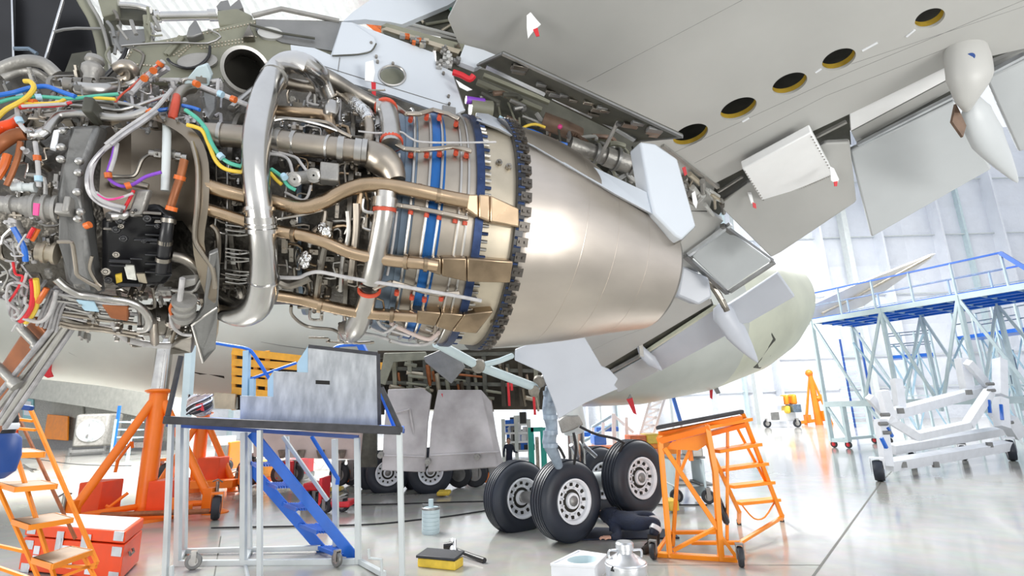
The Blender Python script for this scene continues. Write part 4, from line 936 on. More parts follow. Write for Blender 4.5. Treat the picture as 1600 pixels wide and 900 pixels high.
# flaps
def flap(name, ma, top, bot, drop, t=.07, **kw):               # top edge on the hinge line, lower edge hanging further back
    tp = [W(x, y, -.02) for x, y in top]; bt = []
    for x, y in bot:
        i = min(range(len(top)), key=lambda k: abs(top[k][0] - x)); bt.append(P(x, y, depth(tp[i]) + drop))
    b = MB(); b.plate(tp + list(reversed(bt)), t); return b.build(name, ma, plane, bev=.015, **kw)
flap('flap', 'wing', [(1122, 320), (1166, 288), (1290, 224), (1328, 222)], [(1205, 403), (1220, 394), (1338, 316), (1338, 312)], .35)
flap('flap', 'flap', [(1328, 236), (1492, 158)], [(1362, 371), (1550, 264)], .35)
flap('flap', 'flap', [(1540, 122), (2100, -130)], [(1592, 238), (2150, 30)], .35)
flap('flap', 'flap', [(1080, 400), (1128, 352)], [(1136, 454), (1206, 408)], .25, label='small inner flap segment with dark frame')
flap('flap', 'flapw', [(1124, 484), (1160, 462), (1215, 426)], [(1150, 508), (1170, 505), (1242, 464)], .1)
flap('flap', 'flapw', [(1008, 556), (1112, 486)], [(1032, 580), (1140, 522)], .15); flap('flap', 'flap', [(946, 592), (1006, 558)], [(966, 614), (1030, 580)], .1)
for a, c in (((1076, 398), (1142, 350)), ((1140, 456), (1210, 410)), ((1128, 352), (1206, 408)), ((1070, 400), (1136, 458))):
    b = MB(); b.bar(W(*a, -.06), W(*c, -.06), .05, .04); b.build('flap_frame', 'castg' if a[0] != 1076 else 'alum', wing)
wplate('white_door', 'white', [(1160, 264), (1268, 207), (1310, 286), (1200, 329)], -.14, .08, plane, bev=.01, label='white riveted panel')
def rivet(x, y): p = W(x, y, -.145); b = MB(); b.cyl(p - _wn * .003, p + _wn * .003, .006, seg=6); b.build('rivet', 'cast', wing)
for i in range(34): rivet(1198 + 106 * i / 33, 318 - 46 * i / 33)
for i in range(16): rivet(1164 + 36 * i / 15, 268 + 56 * i / 15); rivet(1268 + 38 * i / 15, 214 + 66 * i / 15)
# flap-track fairings
def pod(name, ma, axis, widths, d, parent=plane, flat=.6, **kw):
    pts = [P(x, y, dd) for (x, y), dd in zip(axis, d)]; b = MB(); pp = smooth(pts, 4); n = len(pp); k = 20; vs = []; fs = []
    for i, p in enumerate(pp):
        t = i / (n - 1) * (len(widths) - 1); a = min(int(t), len(widths) - 2); w = widths[a] + (widths[a + 1] - widths[a]) * (t - a); w = pxr(p, w)
        dr = (pp[min(i + 1, n - 1)] - pp[max(i - 1, 0)]).normalized(); x = dr.cross(_fw).normalized(); y = dr.cross(x).normalized()
        for j in range(k): vs.append(p + x * w * math.cos(2 * math.pi * j / k) + y * w * flat * math.sin(2 * math.pi * j / k))
    for i in range(n - 1):
        for j in range(k): fs.append((i * k + j, i * k + (j + 1) % k, (i + 1) * k + (j + 1) % k, (i + 1) * k + j))
    fs += [tuple(range(k)), tuple(range((n - 1) * k, n * k))]
    return b.add(vs, fs).build(name, ma, parent, **kw)
dw = depth(W(1512, 100))
fp = pod('flap_track_fairing', 'wing', [(1507, 34), (1508, 48), (1511, 85), (1515, 120), (1514, 150), (1512, 172)], [14, 27, 34, 34, 22, 4], [dw + .1, dw - .02, dw - .14, dw - .16, dw - .12, dw - .02], wing)
b = MB(); p = P(1516, 89, dw - .14 - pxr(P(1516, 89, dw - .2), 22)); b.cyl(p, p + ray(1516, 89).normalized() * .06, pxr(p, 6), seg=18); b.build('drain_hole', 'blued', wing)
pod('flap_track_fairing', 'flap', [(1520, 150), (1524, 178), (1542, 215), (1566, 250), (1590, 284)], [6, 24, 26, 16, 2], [dw, dw + .05, dw + .12, dw + .2, dw + .28], plane)
b = MB(); b.plate([P(x, y, dw - .02) for x, y in ((1494, 162), (1510, 196), (1505, 214), (1488, 190))], .02); b.build('fairing_gap', 'brownv', plane)
dw2 = depth(W(1140, 480)); pod('flap_track_fairing', 'flapw', [(1120, 478), (1130, 490), (1150, 520), (1168, 545), (1184, 566)], [7, 18, 17, 10, 1], [dw2 - .1] * 5, plane)
dw3 = depth(W(1010, 550)); pod('flap_track_fairing', 'flapw', [(998, 538), (1006, 552), (1018, 564), (1034, 579)], [3, 8, 9, 1], [dw3 - .15] * 4, plane)
b = MB(); b.plate([P(x, y, dw3 - .2) for x, y in ((997, 528), (1004, 531), (1006, 558), (1000, 556))], .03); b.build('track_fork', 'cast', plane)
dn = depth(W(1085, 440)) - .3; b = MB(); b.plate([P(x, y, dn) for x, y in ((1066, 414), (1108, 434), (1114, 464), (1092, 477), (1058, 462))], .25); b.build('flap_track_fairing', 'flapw', plane, bev=.03)
dm_ = depth(W(1115, 465)); b = MB()
for i in range(5): b.tube([P(1108 + i * 5, 440 + i * 7, dm_ - .2), P(1124 + i * 3, 462 + i * 6, dm_ - .2)], .04, 8)
b.build('flap_hinge', 'darkst', plane)

# ---- fuselage
fpt = spine(800) + NN * 13.1; fpt.z = 0
def FY(x): k = (x - 800) / 800; return P(x, 600, 1)
def fus_pt(x, y): return PL(x, y, fpt, NN)
ST = [(-400, 560, 2.4), (-150, 575, 2.5), (60, 592, 2.5), (160, 603, 2.5), (250, 617, 2.5), (345, 630, 2.5), (500, 640, 2.5), (700, 643, 2.6), (880, 637, 2.7), (1000, 632, 2.75), (1100, 612, 2.7), (1175, 582, 2.3), (1212, 556, 1.85), (1234, 528, 1.45)]
b = MB(); k = 48; vs = []; fs = []
for x, y, r in ST:
    p = fus_pt(x, y); c = p + Z * (r * 1.0)
    for j in range(k):
        a = 2 * math.pi * j / k; vs.append(c + NN * r * math.sin(a) - Z * r * math.cos(a))
for i in range(len(ST) - 1):
    for j in range(k):
        fs.append((i * k + j, i * k + (j + 1) % k, (i + 1) * k + (j + 1) % k, (i + 1) * k + j))
b.add(vs[:11 * k], fs[:10 * k]); b.cur = 1; b.add(vs[10 * k:], [tuple(q - 10 * k for q in f) for f in fs[10 * k:]] + [tuple((len(ST) - 11) * k + j for j in range(k))])
fus = b.build('fuselage', ['belly', 'primer'], plane)
def nearF(x, y, off=0.0):                                      # point on the near side of the fuselage
    best = None
    lo, hi = 7.0, 22.0; r = ray(x, y); prev = None
    for i in range(241):
        t = lo + (hi - lo) * i / 240; p = O + r * t; u_ = (p - fpt).dot(U); n_ = (p - fpt).dot(NN)
        us = [(fus_pt(q[0], q[1]) - fpt).dot(U) for q in ST]; zb = float(np.interp(u_, us, [fus_pt(q[0], q[1]).z for q in ST])); rr = float(np.interp(u_, us, [q[2] for q in ST]))
        f = math.hypot(n_, p.z - zb - rr) - rr - off
        if best is None or abs(f) < best[0]: best = (abs(f), p)
        if f < 0: return p
    return best[1]
fz = partgroup('belly_fittings', plane)
for l in (([(65, 522), (110, 552), (180, 582), (235, 600)], 'castg', .006), ([(345, 590), (500, 610)], 'castg', .008), ([(330, 520), (500, 548), (660, 552)], 'castg', .008)):
    b = MB(); b.tube([nearF(x, y, .002) for x, y in l[0]], l[2], 6, sm=3); b.build('skin_seam', l[1], fz)
b = MB(); b.plate([nearF(x, y, .01) for x, y in ((300, 577), (350, 588), (352, 596), (330, 591), (302, 582))], .02); b.build('air_vent', 'hole_shade', fz)
da = depth(nearF(68, 565)); b = MB(); b.plate([P(x, y, da) for x, y in ((55, 567), (62, 558), (75, 556), (98, 557), (84, 562), (79, 570))], .03); b.build('blade_antenna', 'castg', fz, bev=.01)
b = MB(); b.plate([P(x, y, da - .01) for x, y in ((55, 566), (79, 568), (78, 580), (82, 589), (74, 591), (58, 582))], .05); b.build('antenna_cover', 'red', fz, bev=.015)
b = MB(); b.plate([nearF(x, y, .02) for x, y in ((1178, 575), (1190, 560), (1200, 545), (1206, 520), (1212, 530), (1204, 556), (1188, 576))], .05); b.build('tail_vent', 'olived', fz)
dt = 24; b = MB(); b.plate([P(x, y, dt + (x - 1265) * .012) for x, y in ((1215, 520), (1262, 480), (1330, 448), (1462, 396), (1455, 404), (1350, 478), (1275, 505))], .2); b.build('horizontal_stabilizer', 'tail', plane)
b = MB(); b.tube([P(1285, 490, 23.9), P(1330, 468, 24.6), P(1452, 402, 26)], .06, 8); b.build('stabilizer_seam', 'beige', plane)
for q, ma in (([(980, 624), (985, 616), (988, 622)], 'castg'), ([(979, 624), (988, 621), (993, 640), (995, 648), (990, 646)], 'red')):
    b = MB(); b.plate([P(x, y, 15) for x, y in q], .04); b.build('drain_mast', ma, fz)
b = MB(); b.plate([P(x, y, 18) for x, y in ((1113, 604), (1120, 601), (1126, 614), (1120, 616))], .04); b.build('drain_mast', 'castg', fz)
b = MB(); b.plate([P(x, y, 17.9) for x, y in ((1109, 608), (1114, 606), (1113, 624), (1110, 622))], .04); b.build('drain_mast', 'red', fz)
# open bay with yellow beams, wheel well and doors
well = partgroup('wheel_well', plane)
def fplate(name, ma, px, d, t=.06, parent=well, **kw):
    b = MB(); b.plate([P(x, y, d if not isinstance(d, (list, tuple)) else d[i]) for i, (x, y) in enumerate(px)], t); return b.build(name, ma, parent, **kw)
fplate('bay_dark_sheet', 'hole_shade', [(362, 548), (470, 560), (600, 560), (600, 648), (362, 640)], 11.3, .05); fplate('bay_dark_sheet', 'wellbr', [(590, 548), (700, 548), (860, 540), (870, 600), (850, 640), (770, 640), (600, 640)], 11.5, .05)  # dark sheets before the fuselage, painted for the shade inside the bays
for l in (((364, 549), (480, 562)), ((364, 566), (480, 574)), ((364, 580), (430, 586)), ((364, 594), (430, 600)), ((570, 572), (605, 572)), ((364, 610), (420, 616))):
    b = MB(); b.bar(P(*l[0], 11.05), P(*l[1], 11.05), .10, .15); b.build('bay_beam', 'bayyel', well)
for x in (366, 400, 418): 
    b = MB(); b.bar(P(x, 548, 11.12), P(x, 640, 11.12), .08, .08); b.build('bay_beam', 'bayyel', well)
for x in (616, 640, 664, 730, 756, 784, 812, 836):
    b = MB(); b.bar(P(x, 556, 11.3), P(x + 4, 634, 11.3), .09, .12); b.build('well_frame', RND.choice(['olive', 'wellbr', 'olived']), well)
for y0, y1 in ((576, 580), (598, 602), (556, 552)):
    b = MB(); b.bar(P(600, y0, 11.32), P(850, y1, 11.32), .10, .08); b.build('well_frame', 'olived', well)
for i in range(46):
    x, y = RND.uniform(606, 840), RND.uniform(560, 622); b = MB(); p = P(x, y, 11.1 + RND.uniform(0, .25)); v = RND.random() < .5; q = P(x + (4 if v else RND.uniform(15, 40)), y + (RND.uniform(12, 32) if v else 4), 11.3); b.tube([p, q], RND.uniform(.02, .05), 7); b.build('well_pipe', RND.choice(['olive', 'brownst', 'olived', 'rust', 'darkst', 'olive', 'beige']), well)
for px, ma, d in (([(600, 552), (665, 550), (668, 562), (615, 566), (606, 590), (602, 602), (590, 598), (597, 570)], 'olive', 10.8), ([(662, 558), (690, 546), (718, 558), (727, 574), (705, 600), (700, 596), (664, 566)], 'castg', 10.2)): fplate('gear_door', ma, px, d, .05, plane, bev=.012)
fplate('belly_door', 'door', [(606, 608), (660, 606), (674, 616), (668, 660), (664, 738), (596, 735), (600, 670)], [10.9, 10.9, 10.9, 10.8, 10.4, 10.4, 10.8], .10, plane, bev=.02); fplate('belly_door', 'door', [(684, 609), (752, 609), (768, 628), (776, 680), (786, 722), (778, 730), (668, 738), (674, 660)], [10.9, 10.9, 10.9, 10.8, 10.4, 10.4, 10.4, 10.8], .10, plane, bev=.02)
for q in (((600, 712), (664, 714)), ((672, 712), (780, 706)), ((640, 640), (650, 700)), ((620, 645), (640, 640))):
    b = MB(); b.tube([P(*q[0], 10.42 if q[0][1] > 700 else 10.8), P(*q[1], 10.42 if q[0][1] > 700 else 10.7)], .025, 6); b.build('door_rib', 'door', well)
for q in ((594, 712), (668, 722), (745, 714)):
    b = MB(); p = P(*q, 10.36); b.cyl(p, p + _fw * .1, .06, seg=12); b.cyl(p - _fw * .03, p, .025, seg=8); b.build('door_latch', 'cast', well)
for q in ((676, 605, 682, 612, 'red', 636), (798, 585, 800, 610, 'red', 636), (794, 598, 796, 634, 'red', 636), (834, 620, 836, 648, 'red', 1)):
    b = MB(); b.bar(P(q[0] + 14 * (q[0] < 700), q[1] + 10 * (q[0] < 700), 10.9), P(q[2] + 12 * (q[0] < 700), q[3] + 18 * (q[0] < 700), 10.9), .05, .03); b.build('gear_pin_ribbon', 'red', well)
fplate('lower_skin', 'pinkd', [(396, 674), (574, 676), (568, 718), (396, 714)], 11.4, .1, plane); fplate('bay_frame', 'olived', [(568, 668), (588, 668), (588, 730), (562, 730)], 11.3, .1, well)
for x in (440, 470, 500, 534):
    b = MB(); b.plate([P(x + a, y, 11.3) for a, y in ((-6, 704), (6, 704), (3, 716), (-3, 716))], .06); b.build('skin_bracket', 'darkst', well)
fplate('bay_box', 'belly', [(332, 620), (368, 622), (368, 640), (332, 638)], 11.0, .1); fplate('bay_box', 'beige', [(334, 614), (368, 616), (366, 640), (336, 638)], 10.8, .05)
# light-grey strut door beside the gear
fplate('strut_door', 'flapw', [(805, 546), (838, 534), (912, 524), (940, 572), (952, 577), (966, 592), (960, 602), (966, 608), (915, 630), (873, 655), (866, 632), (846, 582), (804, 563)], 6.6, .06, plane, bev=.012, label='light grey angular gear strut door')

# ---- main landing gear
gear = partgroup('main_landing_gear', plane)
AX = V((.55, -.835, 0)).normalized()                            # axle, towards the camera
def wheel(c, r, hub_side=1, parent=gear, axd=AX, w=.42, seg=56):
    c = V(c); a = axd; h = w / 2 * r / .58; b = MB(); k = r / .58
    prof = [(.30 * k, -h * .80), (.36 * k, -h * .98), (.43 * k, -h), (.50 * k, -h * .94), (.545 * k, -h * .78), (.566 * k, -h * .55)]
    for g in (-.45, -.15, .15, .45):
        g0 = g * h; prof += [(.576 * k, g0 - .03 * k), (.578 * k, g0 - .012 * k), (.566 * k, g0 - .009 * k), (.566 * k, g0 + .009 * k), (.578 * k, g0 + .012 * k), (.576 * k, g0 + .03 * k)]
    prof += [(.566 * k, h * .55), (.545 * k, h * .78), (.50 * k, h * .94), (.43 * k, h), (.36 * k, h * .98), (.30 * k, h * .80)]
    b.lathe(prof, c, a, seg); b.build('tyre', 'tyre', parent)
    b = MB(); s = hub_side
    b.lathe([(.31 * k, s * h * .78), (.315 * k, s * h * .98), (.295 * k, s * h * 1.0), (.27 * k, s * h * .86), (.262 * k, s * h * .62), (.20 * k, s * h * .55), (.115 * k, s * h * .62), (.11 * k, s * h * .80), (.0, s * h * .82)], c, a * 1, 40)
    x, y = _perp(a)
    b.cur = 1  # black inset boxes painted in for the shaded rim holes
    for i in range(12):
        t = 2 * math.pi * i / 12; d = x * math.cos(t) + y * math.sin(t); e = a.cross(d); p = c + a * s * h * .60 + d * .228 * k; b.box(p, d * .022 * k, e * .020 * k, a * .02)
    b.lathe([(.115 * k, s * h * .63), (.16 * k, s * h * .60)], c, a, 30)
    b.cur = 0
    for i in range(12):
        t = 2 * math.pi * (i + .5) / 12; d = x * math.cos(t) + y * math.sin(t); p = c + a * s * h * .64 + d * .185 * k; b.cyl(p - a * .02, p + a * s * .03, .013 * k, seg=6)
    b.cur = 2; b.lathe([(.0, s * h * .98), (.05 * k, s * h * .96), (.075 * k, s * h * .88), (.075 * k, s * h * .78)], c, a, 12)
    b.build('wheel_rim', ['whitep', 'hole_shade', 'castg'], parent, angle=30)
c1 = G(888, 846) + Z * .575
wheel(c1, .58); wheel(P(808, 776, 8.5), .58); wheel(P(990, 745, 8.2), .58); wheel(P(932, 749, 9.3), .58)
c2, c3, c4 = P(808, 776, 8.5), P(990, 745, 8.2), P(932, 749, 9.3)
b = MB(); b.cyl(c1, c2, .09, seg=18); b.cyl(c3, c4, .09, seg=18); b.build('axle', 'steel', gear)
m1, m2 = (c1 + c2) / 2, (c3 + c4) / 2; mid = (m1 + m2) / 2
b = MB(); b.tube([m1, mid + Z * .05, m2], [.13, .17, .13], 16); b.build('bogie_beam', 'greyp', gear)
top = P(872, 590, depth(mid)); kn = P(905, 672, depth(mid))
b = MB(); b.tube([mid + Z * .05, P(899, 668, depth(mid))], .14, 24); b.build('oleo_piston', 'chrome', gear)
b = MB(); b.tube([P(899, 674, depth(mid)), P(890, 640, depth(mid)), P(868, 560, depth(mid))], [.19, .22, .2], 20); b.build('strut_cylinder', 'greyp', gear)
b = MB(); b.plate([P(x, y, depth(mid) - .25) for x, y in ((872, 658), (884, 650), (905, 650), (912, 664), (896, 672), (878, 678))], .12); b.build('torque_link', 'cast', gear, bev=.02)
b = MB(); b.tube([P(862, 605, 7.2), P(858, 640, 7.2), P(862, 668, 7.2), P(858, 690, 7.2), P(868, 715, 7.3), P(873, 728, 7.4)], [.09, .10, .085, .10, .075, .06], 14, sm=3); b.build('retract_actuator', 'gearbl', gear)
for y in (614, 632, 652, 676, 696):
    b = MB(); p = P(860, y, 7.18); b.cyl(p - Z * .03, p + Z * .03, .105, seg=14); b.build('actuator_collar', 'gearbl', gear)
b = MB(); b.tube([P(682, 536, 5.2), P(748, 572, 6.0), P(838, 606, 7.0)], [.05, .055, .06], 14); b.build('side_brace', 'palebl', gear)
b = MB(); b.tube([P(748, 572, 6.0), P(780, 564, 6.2), P(800, 556, 6.4)], .035, 12); b.build('jury_strut', 'palebl', gear)
for q in ((748, 572, 5.9), (834, 610, 6.9), (842, 596, 7.0)):
    b = MB(); p = P(*q); b.cyl(p - _fw * .06, p + _fw * .08, .075, seg=14); b.build('pivot', 'darkst', gear)
b = MB(); b.tube([P(870, 580, 7.2), P(840, 600, 7.1), P(835, 612, 7.1)], .07, 12); b.build('brace_lug', 'castg', gear)
for pth in ([(905, 666, 7.6), (930, 678, 7.7), (960, 685, 7.9), (975, 692, 8.0)], [(862, 690, 7.2), (874, 700, 7.2), (882, 715, 7.3)], [(896, 676, 7.4), (900, 700, 7.4), (897, 725, 7.5)], [(975, 690, 8.0), (968, 705, 8), (964, 722, 8)]):
    b = MB(); b.tube([P(*q) for q in pth], .02, 8, sm=4); b.build('hydraulic_hose', 'cable', gear)
for dx in (-.16, .16):
    b = MB(); b.tube([mid + AX * .25 + U * dx + Z * .5, P(902 + dx * 60, 695, depth(mid) - .2)], .035, 10); b.build('brake_rod', 'alum', gear)
# far-side main gear behind the belly doors
fgear = partgroup('far_landing_gear', plane)
for q, d in (((606, 738), 12.9), ((672, 736), 12.6), ((592, 738), 13.6), ((660, 736), 13.4)):
    wheel(P(q[0], q[1] + 0, d) - Z * .0, .56, parent=fgear, axd=V((.25, -.968, 0)).normalized(), seg=40)
fa, fb = P(598, 738, 13.2), P(666, 736, 13.0); b = MB(); b.tube([fa, fb], .12, 12); b.build('bogie_beam', 'greyp', fgear)
b = MB(); b.tube([(fa + fb) / 2, (fa + fb) / 2 + Z * 1.8], .16, 14); b.build('strut_cylinder', 'greyp', fgear)
# ================================================================== GROUND EQUIPMENT
def hb(b, p, q, w, h=None): b.bar(p, q, w, h)
def pw_(p, px): return px / F * depth(p)
# ---- blue and grey work platform
FL, FR = G(258, 905), G(629, 905); PF = VPL(FL, FR); IL, IR = G(278, 884), G(560, 881); PI = VPL(IL, IR); pn = (IR - IL).cross(Z).normalized(); pn = pn if pn.dot(_fw) > 0 else -pn
plat = thing('work_platform', 'pale grey wheeled work platform with blue stairs and stepped grey side board', 'work platform', G(440, 890))
def PB(x, y, off=0.0): return PL(x, y, IL + pn * off, pn)
for x0, y0, x1, y1, w, fn in ((268, 655, 258, 905, 7, PF), (406, 672, 406, 905, 7, PF), (624, 676, 629, 905, 8, PF), (281, 658, 277, 884, 8, PI), (381, 676, 380, 884, 8, PI), (558, 684, 560, 881, 8, PI)):
    b = MB(); p, q = fn(x0, y0), fn(x1, y1); q.z = max(q.z, 0); b.bar(p, q, pw_(p, w), up=_fw); b.build('post', 'greyp', plat, bev=.004)
for x0, y0, x1, y1, w in ((291, 658, 287, 868, 7), (389, 676, 390, 868, 6), (523, 686, 525, 858, 8), (449, 682, 450, 760, 5)):
    b = MB(); p, q = PB(x0, y0, .55), PB(x1, y1, .55); q.z = max(q.z, .0); b.bar(p, q, pw_(p, w), up=_fw); b.build('post', 'greyp', plat, bev=.004)
for a, c, w in ((PI(277, 880), PI(562, 877), 8), (PB(286, 861, .55), PB(500, 856, .55), 7), (PI(278, 880), PB(287, 861, .55), 7), (PI(381, 882), PB(390, 860, .55), 7), (PI(562, 877), PF(600, 897), 7), (PB(442, 682, .5), PB(512, 782, .5), 5)):
    b = MB(); b.bar(a, c, pw_(a, w)); b.build('base_rail' if a.z < .6 else 'brace', 'greyp', plat, bev=.004)
dl, dr = PF(258, 656), PF(628, 673)
b = MB(); b.bar(dl - (dr - dl) * .0, dr, .09, pw_(dl, 12)); b.build('deck_bumper', 'deckr', plat, bev=.012)
b = MB(); b.prism([dl + pn * .04 - Z * .03, dr + pn * .04 - Z * .03, dr - (dr - dl) * .07 + pn * .9 - Z * .03, dl + pn * .9 - Z * .03], Z * .05); b.build('deck', 'bluep', plat, bev=.005)
b = MB(); b.bar(PI(262, 664), PI(560, 683), .05, .05); b.bar(dl + pn * .9 - Z * .05, dr - (dr - dl) * .07 + pn * .9 - Z * .05, .05, .06); b.build('deck_frame', 'blued', plat)
for a, c, ma, w in (((PF(262, 650)), PF(283, 556), 'deckr', 8), (PF(624, 668), PF(596, 606), 'deckr', 8), (PB(616, 667, .1), PB(592, 606, .1), 'bluep', 6)):
    b = MB(); b.tube([a, c], pw_(a, w / 2), 10); b.build('slanted_rail', ma, plat)
out = [(375, 618), (427, 620), (427, 580), (481, 582), (481, 541), (590, 553), (592, 666), (375, 655)]
b = MB(); b.plate([PB(x, y, -.05) for x, y in out], .04); b.build('side_board', 'ply', plat, bev=.004, label='stepped grey scuffed side board')
for px in ([(464, 567), (481, 541), (481, 583), (464, 581)], [(418, 594), (428, 579), (428, 621), (418, 619)]):
    b = MB(); b.plate([PB(x, y, -.04) for x, y in px], .12); b.build('step_cheek', 'ltblue', plat)
b = MB(); b.plate([PB(x, y, -.056) for x, y in ((493, 594), (515, 595), (515, 601), (493, 600))], .02); b.build('hand_slot', 'hole_shade', plat, bev=.003)
for px in (((482, 541), (590, 553)), ((591, 553), (593, 664))):
    b = MB(); b.bar(PB(*px[0], -.05), PB(*px[1], -.05), .012, .05); b.build('board_edge', 'deckr', plat)
for pts, r in (([(330, 535), (360, 540), (386, 545), (398, 556), (421, 592)], 2.6), ([(392, 592), (420, 582), (463, 567)], 2.2), ([(520, 546), (532, 540), (560, 539)], 2.6)):
    b = MB(); pp = [PB(x, y, .9) for x, y in pts]; b.tube(pp, pw_(pp[0], r), 10, sm=3); b.build('handrail', 'bluep', plat)
for x0, y0, x1, y1, w, ma in ((386, 548, 383, 660, 9, 'ltblue'), (395, 592, 394, 660, 7, 'ltblue'), (298, 540, 290, 662, 11, 'palebl'), (562, 536, 574, 560, 10, 'bluep'), (574, 560, 578, 660, 6, 'bluep')):
    b = MB(); p, q = PB(x0, y0, .9), PB(x1, y1, .9); b.bar(p, q, pw_(p, w), up=_fw); b.build('rail_post', ma, plat, bev=.006)
# stairs
sa, sb = PB(393, 676, .1), PB(557, 876, .1); ta, tb_ = PB(384, 722, .6), PB(516, 874, .6)
for a, c in ((sa, sb), (ta, tb_)):
    b = MB(); b.bar(a, c, .03, .14); b.build('stringer', 'bluep', plat, bev=.004)
for i in range(5):
    t = (i + .8) / 5.2; p = sa + (sb - sa) * t; q = ta + (tb_ - ta) * t; h = Z * ((p.z + q.z) / 2); p = V((p.x, p.y, h.z)); q = V((q.x, q.y, h.z)); w_ = V((sb - sa).xy.to_3d()).normalized(); b = MB()
    for j in range(7): b.bar(p - w_ * (.11 - j * .037), q - w_ * (.11 - j * .037), .012, .03)
    b.bar(p - w_ * .13, q - w_ * .13, .015, .05); b.bar(p + w_ * .13, q + w_ * .13, .015, .05); b.build('tread', 'bluep', plat)
b = MB(); hp = [PB(487, 682, .5), PB(524, 742, .5), PB(528, 748, .5), PB(527, 757, .5)]; b.tube(hp, pw_(hp[0], 3), 10); b.build('stair_handrail', 'bluep', plat)
b = MB(); hp = [PF(576, 858), PF(577, 872), PF(596, 874), PF(597, 900)]; b.tube(hp, .018, 10); b.build('jack_crank', 'greyp', plat)
def caster(root, c, r, ax, ma='rubber', part='caster', w=.05, hub='steel'):
    b = MB(); c = V(c); ax = V(ax).normalized(); b.lathe([(r * .55, -w / 2), (r * .92, -w / 2), (r, -w * .25), (r, w * .25), (r * .92, w / 2), (r * .55, w / 2)], c, ax, 24); b.cur = 1; b.lathe([(0, -w * .4), (r * .56, -w * .45), (r * .56, w * .45), (0, w * .4)], c, ax, 20)
    b.box(c + ax * w * .7 + Z * r * .5, ax * .005, ax.cross(Z) * r * .3, Z * r * .75); b.box(c - ax * w * .7 + Z * r * .5, ax * .005, ax.cross(Z) * r * .3, Z * r * .75); b.box(c + Z * r * 1.2, ax * w * .75, ax.cross(Z) * r * .35, Z * r * .08)
    return b.build(part, [ma, hub], root)
p = G(301, 890); caster(plat, V((p.x, p.y, .10)), .10, (-.4, 1, 0), 'castg'); p = G(526, 886); caster(plat, V((p.x, p.y, .09)), .09, (.7, 1, 0), 'castg')
b = MB(); b.tube([PF(268, 884), PF(268, 905)], .03, 8); b.build('stabilizer_leg', 'greyp', plat); b = MB(); b.tube([PI(383, 884), PF(388, 905)], .025, 8); b.build('stabilizer_leg', 'greyp', plat)
# bag of cables lying on the deck
cb = PB(315, 632, .35); bag = thing('cable_bag', 'bundled black and white cables with a red tag on the platform deck', 'cable bundle', V((cb.x, cb.y, dl.z)))
b = MB(); b.ball(cb - Z * .03, .17, 18, (1, .7, .9)); b.build('bag', 'wireg', bag)
for i in range(16):
    a = RND.uniform(0, 6.3); b = MB(); b.tube([cb + V((math.cos(a + k) * .17, math.sin(a + k) * .12 - .05, -.14 + .07 * k)) for k in range(5)], .012, 7, sm=3); b.build('cable_loop', RND.choice(['black', 'whitep', 'cable', 'pinkd']), bag)
b = MB(); b.plate([PB(x, y, .2) for x, y in ((306, 632), (316, 630), (318, 642), (305, 641))], .02); b.build('tag', 'red', bag)

# ---- tripod jacks
def tripod_jack(loc, top_z, r, name_label, rz, ma='orange', scale=1.0, piston=None):
    t = thing('tripod_jack', name_label, 'aircraft jack', loc, 'orange tripod jacks'); c = V(loc); s = scale
    b = MB(); b.lathe([(r, 0), (r, top_z - .05)], c, Z, 28); b.lathe([(0, 0), (r, 0)], c, Z, 28); b.build('column', ma, t)
    b = MB(); b.lathe([(0, top_z - .06), (r * 1.25, top_z - .06), (r * 1.55, top_z - .02), (r * 1.55, top_z), (r * 1.0, top_z + .03), (0, top_z + .03)], c, Z, 28); b.build('collar', ma, t)
    if piston:
        b = MB(); b.cyl(c + Z * top_z, c + Z * piston, r * .96, seg=28); b.cyl(c + Z * piston, c + Z * (piston + .12), r * .5, r * .3, 20); b.build('piston', 'chrome', t)
    for k in range(3):
        a = rz + 2 * math.pi * k / 3; d = V((math.cos(a), math.sin(a), 0)); f = c + d * 1.28 * s
        b = MB(); b.tube([c + d * r * .7 + Z * (top_z - .25), f + Z * .28], r * .5, 14); b.tube([c + d * r * .9 + Z * .2, f + Z * .2], r * .35, 12); b.build('leg', ma, t)
        b = MB(); b.abox(f + V((-.10, -.10, .02)) * s, f + V((.10, .10, .5)) * s); b.build('leg_bracket', ma, t, bev=.01)
        b = MB(); b.cyl(f + d * .14 * s + Z * .04, f + d * .14 * s + Z * .62 * s, .035, seg=10); b.tube([f + d * .14 * s + Z * .62 * s - d * .1, f + d * .14 * s + Z * .66 * s, f + d * .24 * s + Z * .6 * s], .015, 8); b.build('foot_screw', 'darkst', t)
        b = MB(); b.lathe([(0, .0), (.26 * s, .0), (.26 * s, .02), (.08, .10), (0, .12)], f + d * .14 * s, Z, 20); b.build('foot_pad', ma, t)
    return t
pj = G(224, 806); b0 = pj
topz = PL(232, 610, pj, Vn := (O - pj).xy.to_3d().normalized()).z; pz = PL(236, 536, pj, Vn).z
tj = tripod_jack(pj, topz, .17, 'large orange tripod jack whose bright piston reaches up behind the engine', math.radians(4), 'orange', 1.0, pz)
def facing(x, y, p): return PL(x, y, p, (O - p).xy.to_3d().normalized())
b = MB(); b.abox(pj + V((-1.15, -.35, .08)), pj + V((-.68, .25, .72))); b.build('pump_box', 'redor', tj, bev=.02)
b = MB(); b.abox(pj + V((.22, -.3, .05)), pj + V((.72, .3, .7))); b.build('reservoir', 'redor', tj, bev=.02)
b = MB(); b.abox(pj + V((.85, -.5, .05)), pj + V((1.05, -.3, .4))); b.abox(pj + V((1.05, -.5, .05)), pj + V((1.18, -.3, .25))); b.build('step_block', 'orange', tj, bev=.01)
b = MB(); b.lathe([(0, .0), (.8, .0), (.8, .05), (0, .06)], pj + V((.1, -.25, 0)), Z, 40); b.build('base_plate', 'orange', tj)
b = MB(); b.tube([pj + V((-.3, -.75, .16)), pj + V((1.75, -.65, .16))], .05, 10); b.build('tow_bar', 'rust', tj)
